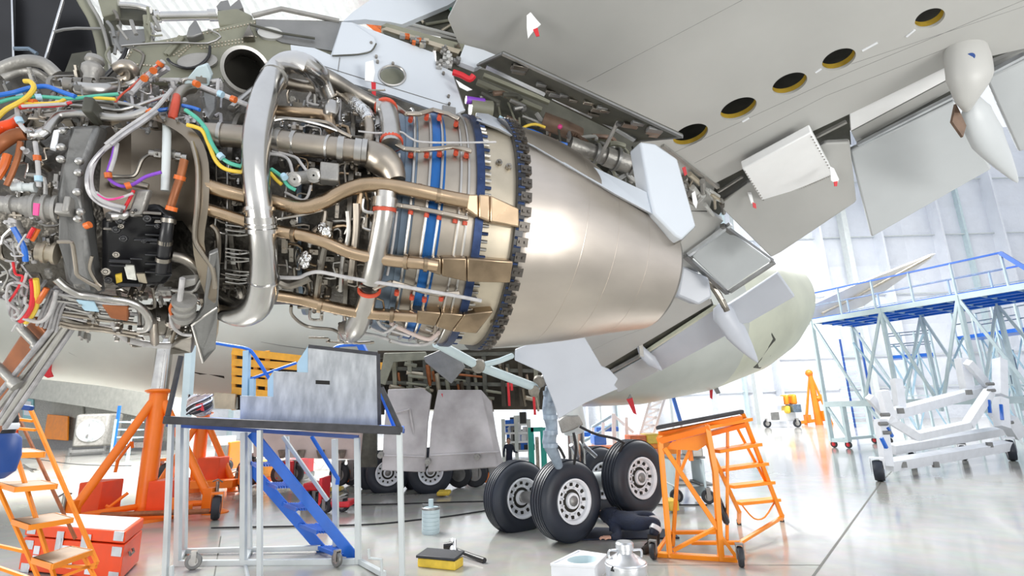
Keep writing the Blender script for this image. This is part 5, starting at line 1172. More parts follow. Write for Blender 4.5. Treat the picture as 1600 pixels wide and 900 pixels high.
for c, r in ((pj + V((1.85, -.65, .22)), .22), (pj + V((-1.25, .3, .3)), .2)): caster(tj, c, r, (.9, .4, 0), 'rubber', 'wheel', .14, 'orange')
b = MB(); b.plate([facing(x, y, pj) - _fw * .19 for x, y in ((220, 687), (234, 687), (234, 695), (220, 695))], .01); b.build('label_plate', 'label', tj)
for l in (((182, 722), (206, 690)), ((180, 738), (184, 720)), ((206, 690), (207, 700)), ((166, 796), (200, 770)), ((165, 790), (205, 806))):
    b = MB(); b.tube([facing(*l[0], pj), facing(*l[1], pj)], .03, 8); b.build('tow_handle', 'orange', tj)
pj2 = G(305, 769); tz2 = facing(303, 645, pj2).z
tj2 = tripod_jack(pj2, tz2, .16, 'second orange tripod jack standing behind the grey platform posts', math.radians(0), 'orange', .75)
b = MB(); b.abox(pj2 + V((.2, -.4, .25)), pj2 + V((.8, .1, .9))); b.build('pump_box', 'redor', tj2, bev=.03)
b = MB(); b.abox(pj2 + V((.1, -.6, .15)), pj2 + V((1.3, -.3, .35))); b.build('tow_bar', 'orange', tj2, bev=.02)
caster(tj2, pj2 + V((1.5, -.45, .3)), .3, (.8, .6, 0), 'rubber', 'wheel', .16, 'orange'); caster(tj2, pj2 + V((-.7, -.2, .4)), .4, (1, .2, 0), 'rubber', 'wheel', .2, 'orange')

# ---- orange step ladder at the left edge
LA = G(100, 975); lp = VPL(LA, LA + V((1, -.15, 0)))
def LPp(x, y, o=0.0): return PL(x, y, LA + V((.15, 1, 0)).normalized() * o, V((.15, 1, 0)).normalized())
lad = thing('step_ladder', 'orange-brown mobile step ladder with perforated treads at the left edge', 'ladder', LA)
for x0, y0, x1, y1, o, w in ((8, 655, 88, 912, 0, 4.5), (26, 645, 118, 842, .5, 3.5), (48, 640, 152, 880, .5, 4.5), (-4, 760, 62, 908, -.02, 4.5)):
    b = MB(); p, q = LPp(x0, y0, o), LPp(x1, y1, o); q.z = max(q.z, 0); b.bar(p, q, pw_(p, w), up=_fw); b.build('stringer', 'rust' if w == 3.5 else 'amber', lad, bev=.004)
for z, q in ((1.65, ((18, 700), (25, 707), (70, 706), (46, 700))), (1.30, ((-4, 753), (25, 761), (89, 756), (65, 750))), (.96, ((20, 811), (47, 820), (114, 809), (86, 801))), (.64, ((51, 871), (82, 881), (144, 859), (110, 853)))):
    pp = [G(x, y, z) for x, y in q]
    b = MB(); b.prism(pp, Z * -.012); b.build('tread', 'wood', lad)
    b = MB(); b.bar(pp[0] - Z * .025, pp[1] - Z * .025, .02, .05); b.bar(pp[1] - Z * .025, pp[2] - Z * .025, .02, .05); b.bar(pp[2] - Z * .025, pp[3] - Z * .025, .02, .05); b.bar(pp[3] - Z * .025, pp[0] - Z * .025, .02, .05); b.build('tread_frame', 'amber', lad)
for x0, y0, x1, y1 in ((5, 652, 50, 658), (10, 668, 55, 672), (-5, 852, 40, 862), (-5, 886, 50, 905), (84, 884, 150, 886), (130, 868, 150, 906), (88, 905, 152, 880)):
    b = MB(); b.bar(LPp(x0, y0, .1), LPp(x1, y1, .1), .028, .028); b.build('cross_bar', 'amber', lad)
b = MB(); b.bar(LPp(-20, 630, .1), LPp(50, 638, .1), .06, .055); b.build('top_bumper', 'blued', lad, bev=.015)
# dark blue rounded drum at the edge
form = thing('rounded_form', 'dark blue rounded drum with a black and white top, cut off by the left edge', 'form', V((P(-14, 720, 4.0).x, P(-14, 720, 4.0).y, 0)))  # unidentified rounded shape, what it is stays unclear
c = ORG[form.name]; zt_, zb_ = P(-10, 678, 4.0).z, P(-10, 748, 4.0).z
b = MB(); b.lathe([(0, zb_), (.10, zb_), (.155, zb_ + .05), (.172, (zt_ + zb_) / 2), (.155, zt_ - .04), (.12, zt_), (0, zt_)], c, Z, 32); b.build('body', 'blued', form)
b = MB(); b.lathe([(0, zt_), (.11, zt_), (.12, zt_ + .1), (.09, zt_ + .2), (0, zt_ + .2)], c, Z, 24); b.build('top', 'black', form)
b = MB(); b.lathe([(.121, zt_ + .03), (.128, zt_ + .045), (.127, zt_ + .07), (.12, zt_ + .08)], c, Z, 24); b.build('band', 'whitep', form)
b = MB(); b.lathe([(0, 0), (.13, 0), (.13, .03), (.05, .05), (.05, zb_), (0, zb_)], c, Z, 20); b.build('pedestal', 'blued', form)
def skinned(name, ma, parent, joints, edges, sub=2):
    me = bpy.data.meshes.new(name); org = ORG[parent.name]; keys = list(joints); me.from_pydata([tuple(joints[k][0] - org) for k in keys], [(keys.index(a), keys.index(c)) for a, c in edges], []); me.materials.append(M[ma])
    o = bpy.data.objects.new(name, me); COL.objects.link(o); o.parent = parent; md = o.modifiers.new('skin', 'SKIN'); md.use_smooth_shade = True
    for i, k in enumerate(keys):
        r = joints[k][1]; me.skin_vertices[0].data[i].radius = (r, r) if not isinstance(r, tuple) else r
    me.skin_vertices[0].data[0].use_root = True
    s2 = o.modifiers.new('sub', 'SUBSURF'); s2.levels = sub; s2.render_levels = sub; ORG[o.name] = org; return o
# ---- red flight case
c0 = G(186, 912); cr_ = G(216, 880); cl_ = G(28, 893)
e1 = (cl_ - c0); e1.z = 0; e2 = (cr_ - c0); e2.z = 0; L2 = e2.length; e2.normalize(); e1n = e1.normalized(); L1 = e1.length
hC = facing(190, 834, c0).z
cs = thing('flight_case', 'bright red-orange hinged equipment case with metal corners beside the ladder', 'case', c0 + e1 / 2 + e2 * L2 / 2)
ctr = c0 + e1 / 2 + e2 * L2 / 2
b = MB(); b.box(ctr + Z * (hC * .36 + .02), e1 / 2, e2 * L2 / 2, Z * hC * .36); b.build('body', 'redor', cs, bev=.015)
b = MB(); b.box(ctr + Z * (hC * .875 + .02), e1 / 2, e2 * L2 / 2, Z * hC * .125); b.build('lid', 'redor', cs, bev=.015)
b = MB(); b.box(ctr + Z * (hC + .022), e1 * .47, e2 * L2 * .46, Z * .004); b.build('lid_top', 'whitep', cs, bev=.003)
for t, z in ((.06, .93), (.06, .62), (.06, .12), (.93, .93), (.93, .6), (.93, .1)):
    b = MB(); b.box(c0 + e1 * t - e2 * .005 + Z * (hC * z), e1n * .09, e2 * .008, Z * .055); b.build('corner_plate', 'alum', cs, bev=.004)
for t, z, w in ((.36, .78, .09), (.62, .8, .07)):
    b = MB(); b.box(c0 + e1 * t - e2 * .008 + Z * (hC * z - .05), e1n * w, e2 * .01, Z * .13); b.box(c0 + e1 * t - e2 * .02 + Z * (hC * z - .07), e1n * w * .5, e2 * .01, Z * .07); b.build('latch', 'alum', cs, bev=.004)
b = MB(); b.box(c0 + e1 * .56 - e2 * .006 + Z * hC * .42, e1n * .19, e2 * .006, Z * .13); b.build('data_sheet', 'whitep', cs); b = MB(); b.box(c0 + e1 * .56 - e2 * .013 + Z * hC * .45, e1n * .13, e2 * .003, Z * .07); b.build('sheet_print', 'slate', cs)
for t, z in ((.84, .5), (.84, .3), (.3, .2)):
    b = MB(); b.box(c0 + e1 * t - e2 * .006 + Z * hC * z, e1n * .06, e2 * .005, Z * .05); b.build('sticker', 'whitep', cs)
b = MB(); b.tube([c0 + e2 * .22 - e1n * .03 + Z * hC * .55, c0 + e2 * .22 - e1n * .06 + Z * hC * .48, c0 + e2 * .4 - e1n * .06 + Z * hC * .48, c0 + e2 * .4 - e1n * .03 + Z * hC * .55], .014, 8); b.build('handle', 'darkst', cs)

# ---- orange wheeled maintenance steps on the right
A0 = G(1047, 872); A1 = G(1127, 877); sn_ = (A1 - A0).cross(Z).normalized(); sn_ = sn_ if sn_.dot(_fw) > 0 else -sn_
def PS1(x, y, o=0.0): return PL(x, y, A0 + sn_ * o, sn_)
st = thing('maintenance_steps', 'bright orange wheeled maintenance steps with black top pad right of the wheels', 'steps', G(1110, 860))
def sbars(root, fn, L, part, ma, dflt=6, floor=True):
    for q in L:
        x0, y0, x1, y1 = q[:4]; w = q[4] if len(q) > 4 else dflt; o = q[5] if len(q) > 5 else 0.0; o2 = q[6] if len(q) > 6 else o
        b = MB(); p, r_ = fn(x0, y0, o), fn(x1, y1, o2)
        if floor: p.z = max(p.z, .01); r_.z = max(r_.z, .01)
        b.bar(p, r_, pw_(p, w), up=_fw); b.build(part, ma, root, bev=.004)
sbars(st, PS1, [(1031, 680, 1047, 872, 7), (1104, 664, 1117, 735, 8), (1117, 730, 1127, 876, 8)], 'post', 'amber')
sbars(st, PS1, [(1062, 682, 1052, 862, 5, .55), (1137, 660, 1136, 846, 4, .6), (1076, 690, 1080, 720, 6, .3)], 'post', 'amber')
sbars(st, PS1, [(1038, 700, 1122, 826, 7), (1052, 860, 1120, 824, 5), (1127, 838, 1150, 870, 5), (1026, 864, 1046, 834, 5, 0, .5), (1082, 692, 1062, 740, 4, .2)], 'brace', 'amber')
sbars(st, PS1, [(1026, 866, 1152, 874, 7), (1044, 832, 1122, 831, 5, .55), (1080, 848, 1158, 848, 5, .5), (1156, 848, 1222, 808, 5, .6, 1.8), (1150, 872, 1158, 848, 5, 0, .5)], 'base_rail', 'amber')
sbars(st, PS1, [(1027, 689, 1108, 668, 9), (1060, 690, 1165, 663, 7, .5), (1029, 678, 1160, 652, 6, .2)], 'top_rail', 'orange')
sbars(st, PS1, [(1160, 646, 1222, 808, 6, .6, 1.8), (1143, 652, 1196, 752, 4, .7, 1.4), (1104, 690, 1155, 800, 6, .1, 1.4), (1155, 800, 1155, 800.1, 6, 1.4)], 'stringer', 'amber')
for i, (a, c) in enumerate((((1096, 669), (1168, 655)), ((1117, 705), (1183, 694)), ((1121, 734), (1194, 724)), ((1140, 760), (1204, 753)), ((1152, 786), (1213, 780)))):
    ta = i / 4; p, q = PS1(*a, .1 + 1.25 * ta), PS1(*c, .6 + 1.15 * ta); zz = (p.z + q.z) / 2; b = MB(); e = V((q - p).xy.to_3d()).normalized(); f = e.cross(Z); b.box((p + q) / 2, (q - p) / 2, f * .10, Z * .022); b.build('tread', 'amber', st, bev=.004)
b = MB(); p, q = PS1(1025, 672, .0), PS1(1163, 646, .3); b.prism([p, q, q + sn_ * .4, p + sn_ * .4], Z * .05); b.build('top_pad', 'deckr', st, bev=.015)
b = MB(); b.plate([PS1(x, y, .08) for x, y in ((1050, 690), (1110, 676), (1112, 690), (1090, 704), (1040, 702))], .02); b.build('gusset', 'amber', st)
for q, r, ax in (((1159, 886), .115, (.95, -.3, 0)), ((1022, 874), .10, (.9, -.5, 0))):
    p = G(*q); caster(st, V((p.x, p.y, r)), r, ax, 'rubber', 'wheel', .06, 'castg')
p = PS1(1128, 796, .45); b = MB(); b.lathe([(.08, -.03), (.17, -.035), (.2, 0), (.17, .035), (.08, .03)], p, V((.85, -.35, .25)), 26); b.build('spare_wheel', 'rubber', st)
for q, o, t_ in (((1155, 820), 1.4, (1155, 798)), ((1222, 815), 1.8, (1222, 804))):
    b = MB(); p = G(*q); b.bar(PS1(*t_, o), p + Z * .03, .045, up=_fw); b.build('leg', 'amber', st) 
    b = MB(); p = p + Z * .03; b.cyl(p - Z * .03, p + Z * .05, .035, seg=12); b.build('rubber_foot', 'rubber', st)
b = MB(); b.tube([PS1(1160, 790, 1.4), PS1(1178, 810, 1.5), PS1(1195, 808, 1.6), PS1(1210, 785, 1.7)], .012, 8, sm=3); b.build('chain', 'amber', st)

# ---- person lying on a mat under the wheels
pz_ = 8.05
man = thing('person', 'person in navy coveralls with reflective bands lying on the floor under the raised wheel', 'person', G(985, 836))
def Q(x, y, d=0.0, zmin=.09): p = G(985, 853) + V((0, 0, 0)); r = facing(x, y, p) + _fw.xy.to_3d() * d; r.z = max(r.z, zmin); return r
J = {'pelvis': (Q(985, 814, 0, .14), .135), 'waist': (Q(969, 814, .1, .15), .14), 'chest': (Q(963, 816, .26, .14), .14), 'neck': (Q(950, 817, .62, .2), .08),
     'sh1': (Q(960, 812, .55, .2), .085), 'el1': (Q(960, 820, .85, .1), .06), 'wr1': (Q(957, 823, 1.0, .09), .045), 'sh2': (Q(962, 822, .06, .13), .085), 'el2': (Q(960, 831, -.3, .09), .06), 'wr2': (Q(948, 831, -.32, .1), .042),
     'hip1': (Q(990, 812, .1, .14), .1), 'kn1': (Q(1021, 808, .1, .3), .085), 'an1': (Q(1023, 826, -.02, .1), .06), 'hip2': (Q(990, 817, -.1, .14), .115), 'kn2': (Q(1024, 812, -.15, .26), .085), 'an2': (Q(1012, 832, -.25, .09), .06)}
skinned('coveralls', 'navy', man, J, [('pelvis', 'waist'), ('waist', 'chest'), ('chest', 'neck'), ('chest', 'sh1'), ('sh1', 'el1'), ('el1', 'wr1'), ('chest', 'sh2'), ('sh2', 'el2'), ('el2', 'wr2'), ('pelvis', 'hip1'), ('hip1', 'kn1'), ('kn1', 'an1'), ('pelvis', 'hip2'), ('hip2', 'kn2'), ('kn2', 'an2')])
hd = Q(943, 817, .85, .2); b = MB(); b.ball(hd, .105, 20, (.82, .9, 1.1)); b.ball(hd + V((-.02, -.1, -.01)), .02, 8, (.8, 1.2, 1)); b.ball(hd + V((.085, .0, 0)), .025, 8, (.4, 1, 1.3)); b.tube([Q(950, 817, .62, .2), hd], .055, 12); b.build('head', 'skin', man)
b = MB(); b.ball(hd + V((.01, .02, .025)), .11, 18, (.86, .9, 1.05)); b.build('hair', 'hair', man)
w2 = J['wr2'][0]; hd_ = (w2 - J['el2'][0]).normalized(); sd_ = hd_.cross(Z).normalized(); b = MB(); b.box(w2 + hd_ * .05, hd_ * .05, sd_ * .042, Z * .014)
for i in range(4):
    o_ = sd_ * (-.033 + .022 * i); b.tube([w2 + hd_ * .09 + o_, w2 + hd_ * (.13 + .008 * (1 - abs(i - 1.5))) + o_, w2 + hd_ * .15 + o_ - Z * .02], [.010, .009, .007], 8)
b.tube([w2 + hd_ * .03 - sd_ * .04, w2 + hd_ * .065 - sd_ * .07, w2 + hd_ * .09 - sd_ * .075 - Z * .01], [.012, .011, .008], 8); b.build('hand', 'skin', man, bev=.004)
for a, c, ts in (('kn1', 'an1', (.35, .75)), ('kn2', 'an2', (.45,))):
    for t in ts:
        p = J[a][0].lerp(J[c][0], t); d = (J[c][0] - J[a][0]).normalized(); r = J[a][1] + (J[c][1] - J[a][1]) * t; b = MB(); b.lathe([(r * .9, -.03), (r * 1.1, -.028), (r * 1.1, .028), (r * .9, .03)], p, d, 20); b.build('reflective_band', 'reflect', man)
p = J['chest'][0]; b = MB(); b.box(p + V((.14, -.17, -.02)), V((.012, 0, 0)), V((0, .02, 0)), V((0, 0, .045))); b.build('name_patch', 'reflect', man)
for a in ('an1', 'an2'):
    p = J[a][0]; q = V((p.x - .02, p.y - .02, .05)); b = MB(); b.tube([p + Z * .02, q + V((.0, 0, .02)), q + V((-.10, -.10, .0)), q + V((-.16, -.15, -.005))], [.062, .065, .055, .04], 14, sm=2); b.build('boot', 'hair', man)
b = MB(); m0 = [G(x, y) for x, y in ((905, 845), (1062, 842), (1046, 829), (930, 826))]; b.prism([p + Z * .003 for p in m0], Z * .02); tag(b.build('floor_mat', 'navy', bev=.004), 'dark navy mat on the floor beneath the lying person', 'mat')

# ---- small things on the floor
p = G(980, 910); ch = thing('milk_churn', 'aluminium milk churn with narrow capped neck beside the white tray', 'churn', p); h = facing(980, 846, p).z
b = MB(); r = pw_(p, 32); b.lathe([(0, 0), (r * .96, 0), (r, .02), (r, h * .42), (r * 1.03, h * .43), (r * 1.03, h * .47), (r, h * .48), (r * .97, h * .52), (r * .55, h * .66), (r * .38, h * .72), (r * .38, h * .82)], p, Z, 40); b.build('body', 'alum', ch)
b = MB(); b.lathe([(r * .36, h * .80), (r * .44, h * .82), (r * .44, h * .96), (r * .38, h), (0, h)], p, Z, 28); b.build('lid', 'alum', ch)
for s in (-1, 1):
    b = MB(); b.tube([p + V((s * r * .4, 0, h * .78)), p + V((s * r * .75, -.02, h * .80)), p + V((s * r * .82, 0, h * .7)), p + V((s * r * .78, 0, h * .6))], .014, 8, sm=3); b.build('handle', 'alum', ch)
b = MB(); b.plate([facing(x, y, p) - _fw.xy.to_3d() * r * .86 for x, y in ((951, 877), (966, 881), (964, 888), (949, 884))], .006); b.build('sticker', 'black', ch)
p = G(905, 908); q_ = [G(x, y) for x, y in ((862, 908), (930, 912), (949, 892), (905, 885))]; h = facing(905, 884, G(895, 910)).z
tr = thing('white_tray', 'white square plastic box with a round hollow, cut by the bottom edge', 'box', p)
rim = [v + Z * h for v in q_]; cc = sum(rim, V((0, 0, 0))) / 4; hole = [cc + (rim[1] - rim[0]) * .36 * math.cos(a) + (rim[2] - rim[1]) * .36 * math.sin(a) for a in [2 * math.pi * i / 28 for i in range(28)]]
b = MB(); skin(b, rim, [hole], Z * -.01)
for i in range(4): b.add([q_[i], q_[(i + 1) % 4], rim[(i + 1) % 4], rim[i]], [(0, 1, 2, 3)])
b.build('shell', 'whitep', tr, flat=True)
b = MB(); b.add(hole + [cc + (v - cc) * .8 - Z * h * .5 for v in hole], [(i, (i + 1) % 28, (i + 1) % 28 + 28, i + 28) for i in range(28)] + [tuple(range(28, 56))]); b.build('hollow', 'palebl', tr)
for i in range(4):
    b = MB(); b.bar(rim[i], rim[(i + 1) % 4], .022, .03); b.build('edge_lip', 'whitep', tr, bev=.005)
p = G(673, 833); cn = thing('grey_canister', 'grey ribbed metal canister with a short spout standing behind the platform', 'canister', p); h = facing(673, 780, p).z; r = pw_(p, 14)
b = MB(); pf = [(0, 0), (r * .95, 0)]
for i in range(6): z = h * (.04 + .115 * i); pf += [(r, z), (r, z + h * .09), (r * .94, z + h * .1), (r * .94, z + h * .112)]
pf += [(r * .9, h * .76), (0, h * .78)]; b.lathe(pf, p, Z, 32); b.build('body', 'palebl', cn)
b = MB(); b.cyl(p + Z * h * .76, p + Z * h, r * .28, seg=14); b.build('spout', 'palebl', cn)
b = MB(); b.lathe([(r * .96, h * .70), (r * 1.04, h * .71), (r * 1.04, h * .76), (r * .9, h * .78)], p, Z, 28); b.tube([p + V((-r, 0, h * .72)), p + V((-r * .9, 0, h * .86)), p + V((-r * .3, 0, h * .84))], .012, 8); b.build('rim', 'castg', cn)
p = G(682, 892); yb = thing('yellow_box', 'yellow and black scrub brush block lying on the floor', 'brush', p); y0_, y1_ = G(652, 886), G(711, 892); d = (y1_ - y0_); dn_ = d.normalized(); e = V((-dn_.y, dn_.x, 0)); h = facing(652, 872, y0_).z
b = MB(); b.prism([y0_, y1_, y1_ + e * .22, y0_ + e * .22], Z * h); b.build('block', 'yellow', yb, bev=.012)
b = MB(); b.prism([y0_ - dn_ * .02 + Z * h - e * .01, y1_ + Z * h - e * .01, y1_ + e * .26 + Z * (h + .03), y0_ - dn_ * .02 + e * .26 + Z * (h + .03)], Z * .035); b.build('backing', 'rubber', yb, bev=.01)
p = G(703, 874); fl = thing('hand_lamp', 'black and silver hand lamp with a black handle lying beside the yellow brush', 'lamp', p)
b = MB(); b.cyl(G(694, 866) + Z * .1, G(709, 866) + Z * .11, .045, .055, 18); b.build('head', 'black', fl); b = MB(); b.cyl(G(708, 872) + Z * .03, G(708, 862) + Z * .13, .05, .05, 18); b.build('barrel', 'alum', fl)
b = MB(); b.tube([G(712, 866) + Z * .06, G(735, 873) + Z * .04, G(757, 880) + Z * .03], [.025, .028, .035], 12); b.build('handle', 'black', fl)
# cables on the floor
for i, (pth, lab) in enumerate((([(330, 826), (430, 824), (540, 822), (600, 819), (655, 813), (700, 808), (772, 797)], 'long black cable on the floor passing just behind the grey canister'), ([(540, 790), (600, 789), (690, 786), (772, 784)], 'thin black cable on the floor leading to the nearest rear wheel'), ([(10, 712), (60, 718), (110, 725), (170, 728), (205, 728)], 'thin dark cable across the bright floor left of the orange jack'), ([(1000, 789), (1060, 790), (1105, 790)], 'black cable on the floor behind the orange steps'))):
    b = MB(); b.tube([G(x, y) + Z * .014 for x, y in pth], .013, 8, sm=4); tag(b.build('floor_cable', 'cable'), lab, 'cable', 'cables on the floor')
for pth, lab in (([(28, 731), (45, 733), (60, 735)], 'small dark tool lying on the bright floor beyond the ladder'),):
    b = MB(); b.bar(G(*pth[0]) + Z * .02, G(*pth[-1]) + Z * .02, .12, .04); b.bar(G(36, 727) + Z * .03, G(52, 738) + Z * .03, .05, .05); tag(b.build('hand_tool', 'darkst', bev=.01), lab, 'tool')

# ---- remove-before-flight covers hanging from the wing
def rbf(lab, wpx, rpx, d, name='warning_ribbon'):
    d -= .07; t = thing(name, lab, 'warning flag', P(*wpx[0], d), 'warning flags on the aircraft')
    b = MB(); b.plate([P(x, y, d) for x, y in wpx], .006); b.build('cover', 'white', t)
    if rpx: b = MB(); b.plate([P(x, y, d - .004) for x, y in rpx], .006); b.build('ribbon', 'red', t)
def dW(x, y): return depth(W(x, y)) - .04
rbf('white cloth flag with red tip hanging under the wing at the top', [(823, 24), (829, 19), (838, 30), (845, 38), (836, 46), (829, 54), (825, 60), (823, 42)], [(833, 46), (840, 43), (843, 56), (838, 57)], dW(833, 35))
rbf('white streamer with red tail hanging from the white pylon panel', [(571, 97), (583, 94), (586, 112), (583, 128), (570, 126)], [(580, 128), (587, 129), (587, 150), (581, 146)], depth(PV(578, 110, -.02)))
rbf('white drop with red tip at the corner of the white riveted panel', [(1297, 260), (1303, 263), (1311, 280), (1308, 288), (1299, 282)], [(1303, 284), (1309, 283), (1308, 291), (1304, 291)], depth(W(1300, 270, -.2)))
rbf('small grey-white drop with red tip on the flap left of the white panel', [(1168, 300), (1174, 300), (1178, 318), (1174, 318)], [(1176, 316), (1181, 318), (1182, 326), (1177, 324)], depth(W(1175, 310, -.1)))
rbf('white tag in the open flap joint under the red strip', [(1081, 302), (1086, 298), (1090, 316), (1088, 326), (1083, 318)], None, dW(1085, 310) - .3)
b = MB(); b.plate([P(x, y, dW(1070, 268) - .12) for x, y in ((1066, 262), (1071, 260), (1074, 272), (1070, 275))], .01); tag(b.build('warning_ribbon', 'red'), 'short red strip hanging in the flap joint beside the white aft fairing', 'warning flag', 'warning flags on the aircraft')
d = depth(PV(722, 116, -.1)); b = MB(); b.tube([P(x, y, d) for x, y in ((708, 113), (722, 118), (734, 124), (740, 118))], .018, 8, sm=3); tag(b.build('warning_ribbon', 'red'), 'red ribbon bundle at the front end of the open access door', 'warning flag', 'warning flags on the aircraft')
b = MB(); b.plate([P(x, y, d) for x, y in ((712, 124), (724, 132), (738, 140), (730, 142), (718, 136))], .006); tag(b.build('white_streamer', 'white'), 'white streamer hanging below the red ribbon bundle', 'warning flag', 'warning flags on the aircraft')
# ================================================================== BACKGROUND EQUIPMENT
SL = G(1317, 700); SRp = P(1590, 432, 16.6); SR_ = V((SRp.x, SRp.y, 0)); sN = (SR_ - SL).cross(Z).normalized(); sN = sN if sN.dot(_fw) > 0 else -sN
def PSC(x, y, o=0.0): return PL(x, y, SL + sN * o, sN)
dock = thing('docking_scaffold', 'tall pale blue docking scaffold with a bright blue deck on the right', 'scaffold', SL + (SR_ - SL) / 2)
a, c = PSC(1268, 500), PSC(1640, 408); zd = a.z; c = V((c.x, c.y, zd))
b = MB(); b.prism([a, c, c + sN * 3.0, a + sN * 3.0], Z * .06); b.build('deck', 'bluep', dock)
for o in (0, .75, 1.5, 2.25, 3.0):
    b = MB(); b.bar(a + sN * o - Z * .08, c + sN * o - Z * .08, .10, .20); b.build('deck_beam', 'palebl' if o == 0 else 'bluep', dock)
for i in range(9):
    t = i / 8; p = a + (c - a) * t - Z * .1; b = MB(); b.bar(p, p + sN * 3.0, .05, .10); b.build('deck_joist', 'ltblue', dock)
def vert(p, z0, z1, w, part='post', ma='palebl'):
    b = MB(); b.bar(V((p.x, p.y, z0)), V((p.x, p.y, z1)), w, up=V((0, 1, 0))); return b.build(part, ma, dock)
Lw = PSC(1312, 690)
feet = [a, a + sN * 3.0]
for p in feet: vert(p, .25, zd, .13)
dirn = (c - a).normalized()
xs_ = [.62, 4.1, 8.0, 11.5]; span = (c - a).length
for f in (.0, .36, .68, .98):
    for o in (0, 3.0):
        p = a + dirn * span * f + sN * o
        if f > 0: vert(p, 1.35, zd, .12)
zl = 1.75
for o in (0, 3.0):
    b = MB(); b.bar(a + sN * o - Z * (zd - zl), a + dirn * span + sN * o - Z * (zd - zl), .2, .22); b.build('lower_beam', 'palebl', dock)
    for f0, f1 in ((.36, .2), (.36, .52), (.68, .54), (.68, .86), (0, .2), (.98, .86)):
        b = MB(); p, q = a + dirn * span * f0 + sN * o, a + dirn * span * f1 + sN * o; b.bar(V((p.x, p.y, zd - .1)), V((q.x, q.y, zl)), .09); b.build('brace', 'palebl', dock)
    for f0, f1 in ((.2, .36), (.52, .36)):
        b = MB(); p, q = a + dirn * span * f0 + sN * o, a + dirn * span * f1 + sN * o; b.bar(V((p.x, p.y, zd - 1.2)), V((q.x, q.y, zl + .2)), .06); b.build('brace', 'ltblue', dock)
for f in (0, .09):
    for o in (0, 3.0): vert(a + dirn * span * f + sN * o, .25, zl, .16, 'leg')
for o in (0, 3.0):
    b = MB(); p, q = a + sN * o, a + dirn * span * .09 + sN * o; b.bar(V((p.x, p.y, .3)), V((q.x, q.y, .3)), .16); b.bar(V((p.x, p.y, zl)), V((q.x, q.y, .4)), .1); b.build('leg_frame', 'palebl', dock)
    for t in (0.01, .085): caster(dock, (lambda v: V((v.x, v.y, .14)))(a + dirn * span * t + sN * o), .14, sN, 'rubber', 'caster', .08, 'red')
b = MB(); b.bar(V((a.x, a.y, zl)), V((a + sN * 3.0).xy.to_3d()) + Z * zl, .12); b.build('end_rail', 'palebl', dock); b = MB(); b.bar(V((a.x, a.y, .3)), V((a + sN * 3.0).xy.to_3d()) + Z * .3, .12); b.build('end_rail', 'palebl', dock)
for z, ma, w in ((1.15, 'bluep', .06), (.6, 'slate', .035)):
    for o in (0, 3.0):
        b = MB(); b.bar(a + sN * o + Z * z - dirn * .1, a + dirn * span * .86 + sN * o + Z * z, w); b.build('guard_rail', ma, dock)
for f in (0, .17, .34, .51, .68, .86):
    for o in (0, 3.0): vert(a + dirn * span * f + sN * o, zd, zd + 1.15, .06, 'rail_post', 'palebl')
b = MB(); p = a + dirn * span * .86 + Z * 1.15; b.bar(p, p + dirn * 1.7 - Z * 2.2 - sN * .2, .12); b.build('stair_rail', 'bluep', dock)
# smaller access dock inside, behind
def inner_dock(x0, y0, x1, y1, d0, d1, lab, foot_y):
    p, q = P(x0, y0, d0), P(x1, y1, d1); q = V((q.x, q.y, p.z)); n = (q - p).cross(Z).normalized(); n = n if n.dot(_fw) > 0 else -n; z = p.z; u_ = (q - p)
    t = thing('access_dock', lab, 'scaffold', V(((p + q) / 2).xy.to_3d()), 'access docks behind the big scaffold')
    b = MB(); b.prism([p, q, q + n * 1.4, p + n * 1.4], Z * -.16); b.build('deck', 'bluep', t)
    for f in (0, .33, .66, 1):
        for o in (0, 1.4):
            r = p + u_ * f + n * o; b = MB(); b.bar(V((r.x, r.y, 0)), V((r.x, r.y, z + 1.1)), .07, up=V((0, 1, 0))); b.build('post', 'palebl', t)
    for o in (0, 1.4):
        for zz in (z + 1.1, z + .55, z * .5, .25):
            b = MB(); b.bar(V((*(p + n * o).xy, zz)), V((*(q + n * o).xy, zz)), .05); b.build('rail', 'palebl' if zz < z else 'slate', t)
        for i in range(3):
            for zz0, zz1 in ((.25, z * .5), (z * .5, z)):
                s0, s1 = p + u_ * i / 3 + n * o, p + u_ * (i + 1) / 3 + n * o; b = MB(); b.bar(V((*s0.xy, zz0 if i % 2 else zz1)), V((*s1.xy, zz1 if i % 2 else zz0)), .05); b.build('brace', 'ltblue', t)
    return t, p, q, n, u_
inner_dock(1388, 556, 1456, 536, 26, 25, 'smaller blue-decked access dock standing behind the big scaffold', 640)
t_, p_, q_2, n_, u_ = inner_dock(1494, 526, 1592, 503, 24, 21.5, 'crowded pale access dock with a grating deck behind the right end of the scaffold', 640)
for i in range(30):
    r = p_ + u_ * RND.uniform(.22, 1) + n_ * RND.uniform(.2, 1.2); z0 = RND.uniform(.2, 2.6); b = MB(); s_ = r + V((RND.uniform(-.4, .6), RND.uniform(-.3, .3), RND.uniform(-1.6, 1.6))); s_.z = max(s_.z * 0 + z0 + RND.uniform(-1, 1.4), .1); b.bar(V((r.x, r.y, z0)), s_, .05); b.build('brace', RND.choice(['palebl', 'ltblue', 'palebl', 'slate']), t_)
ldp = G(1330, 672)
ldt = thing('access_ladder', 'dark blue upright ladder behind the left end of the scaffold', 'ladder', G(1330, 668))
for x in (1312, 1342):
    p = facing(x, 520 if x > 1320 else 530, G(1330, 668)); g = V((p.x, p.y, 0)); b = MB(); b.bar(g, p, .1, up=V((0, 1, 0))); b.build('rail', 'blued', ldt)
pa_, pb_ = facing(1312, 600, G(1330, 668)), facing(1342, 600, G(1330, 668))
for i in range(14):
    z = .3 + i * .36; b = MB(); b.bar(V((*pa_.xy, z)), V((*pb_.xy, z)), .05); b.build('rung', 'ltblue', ldt)
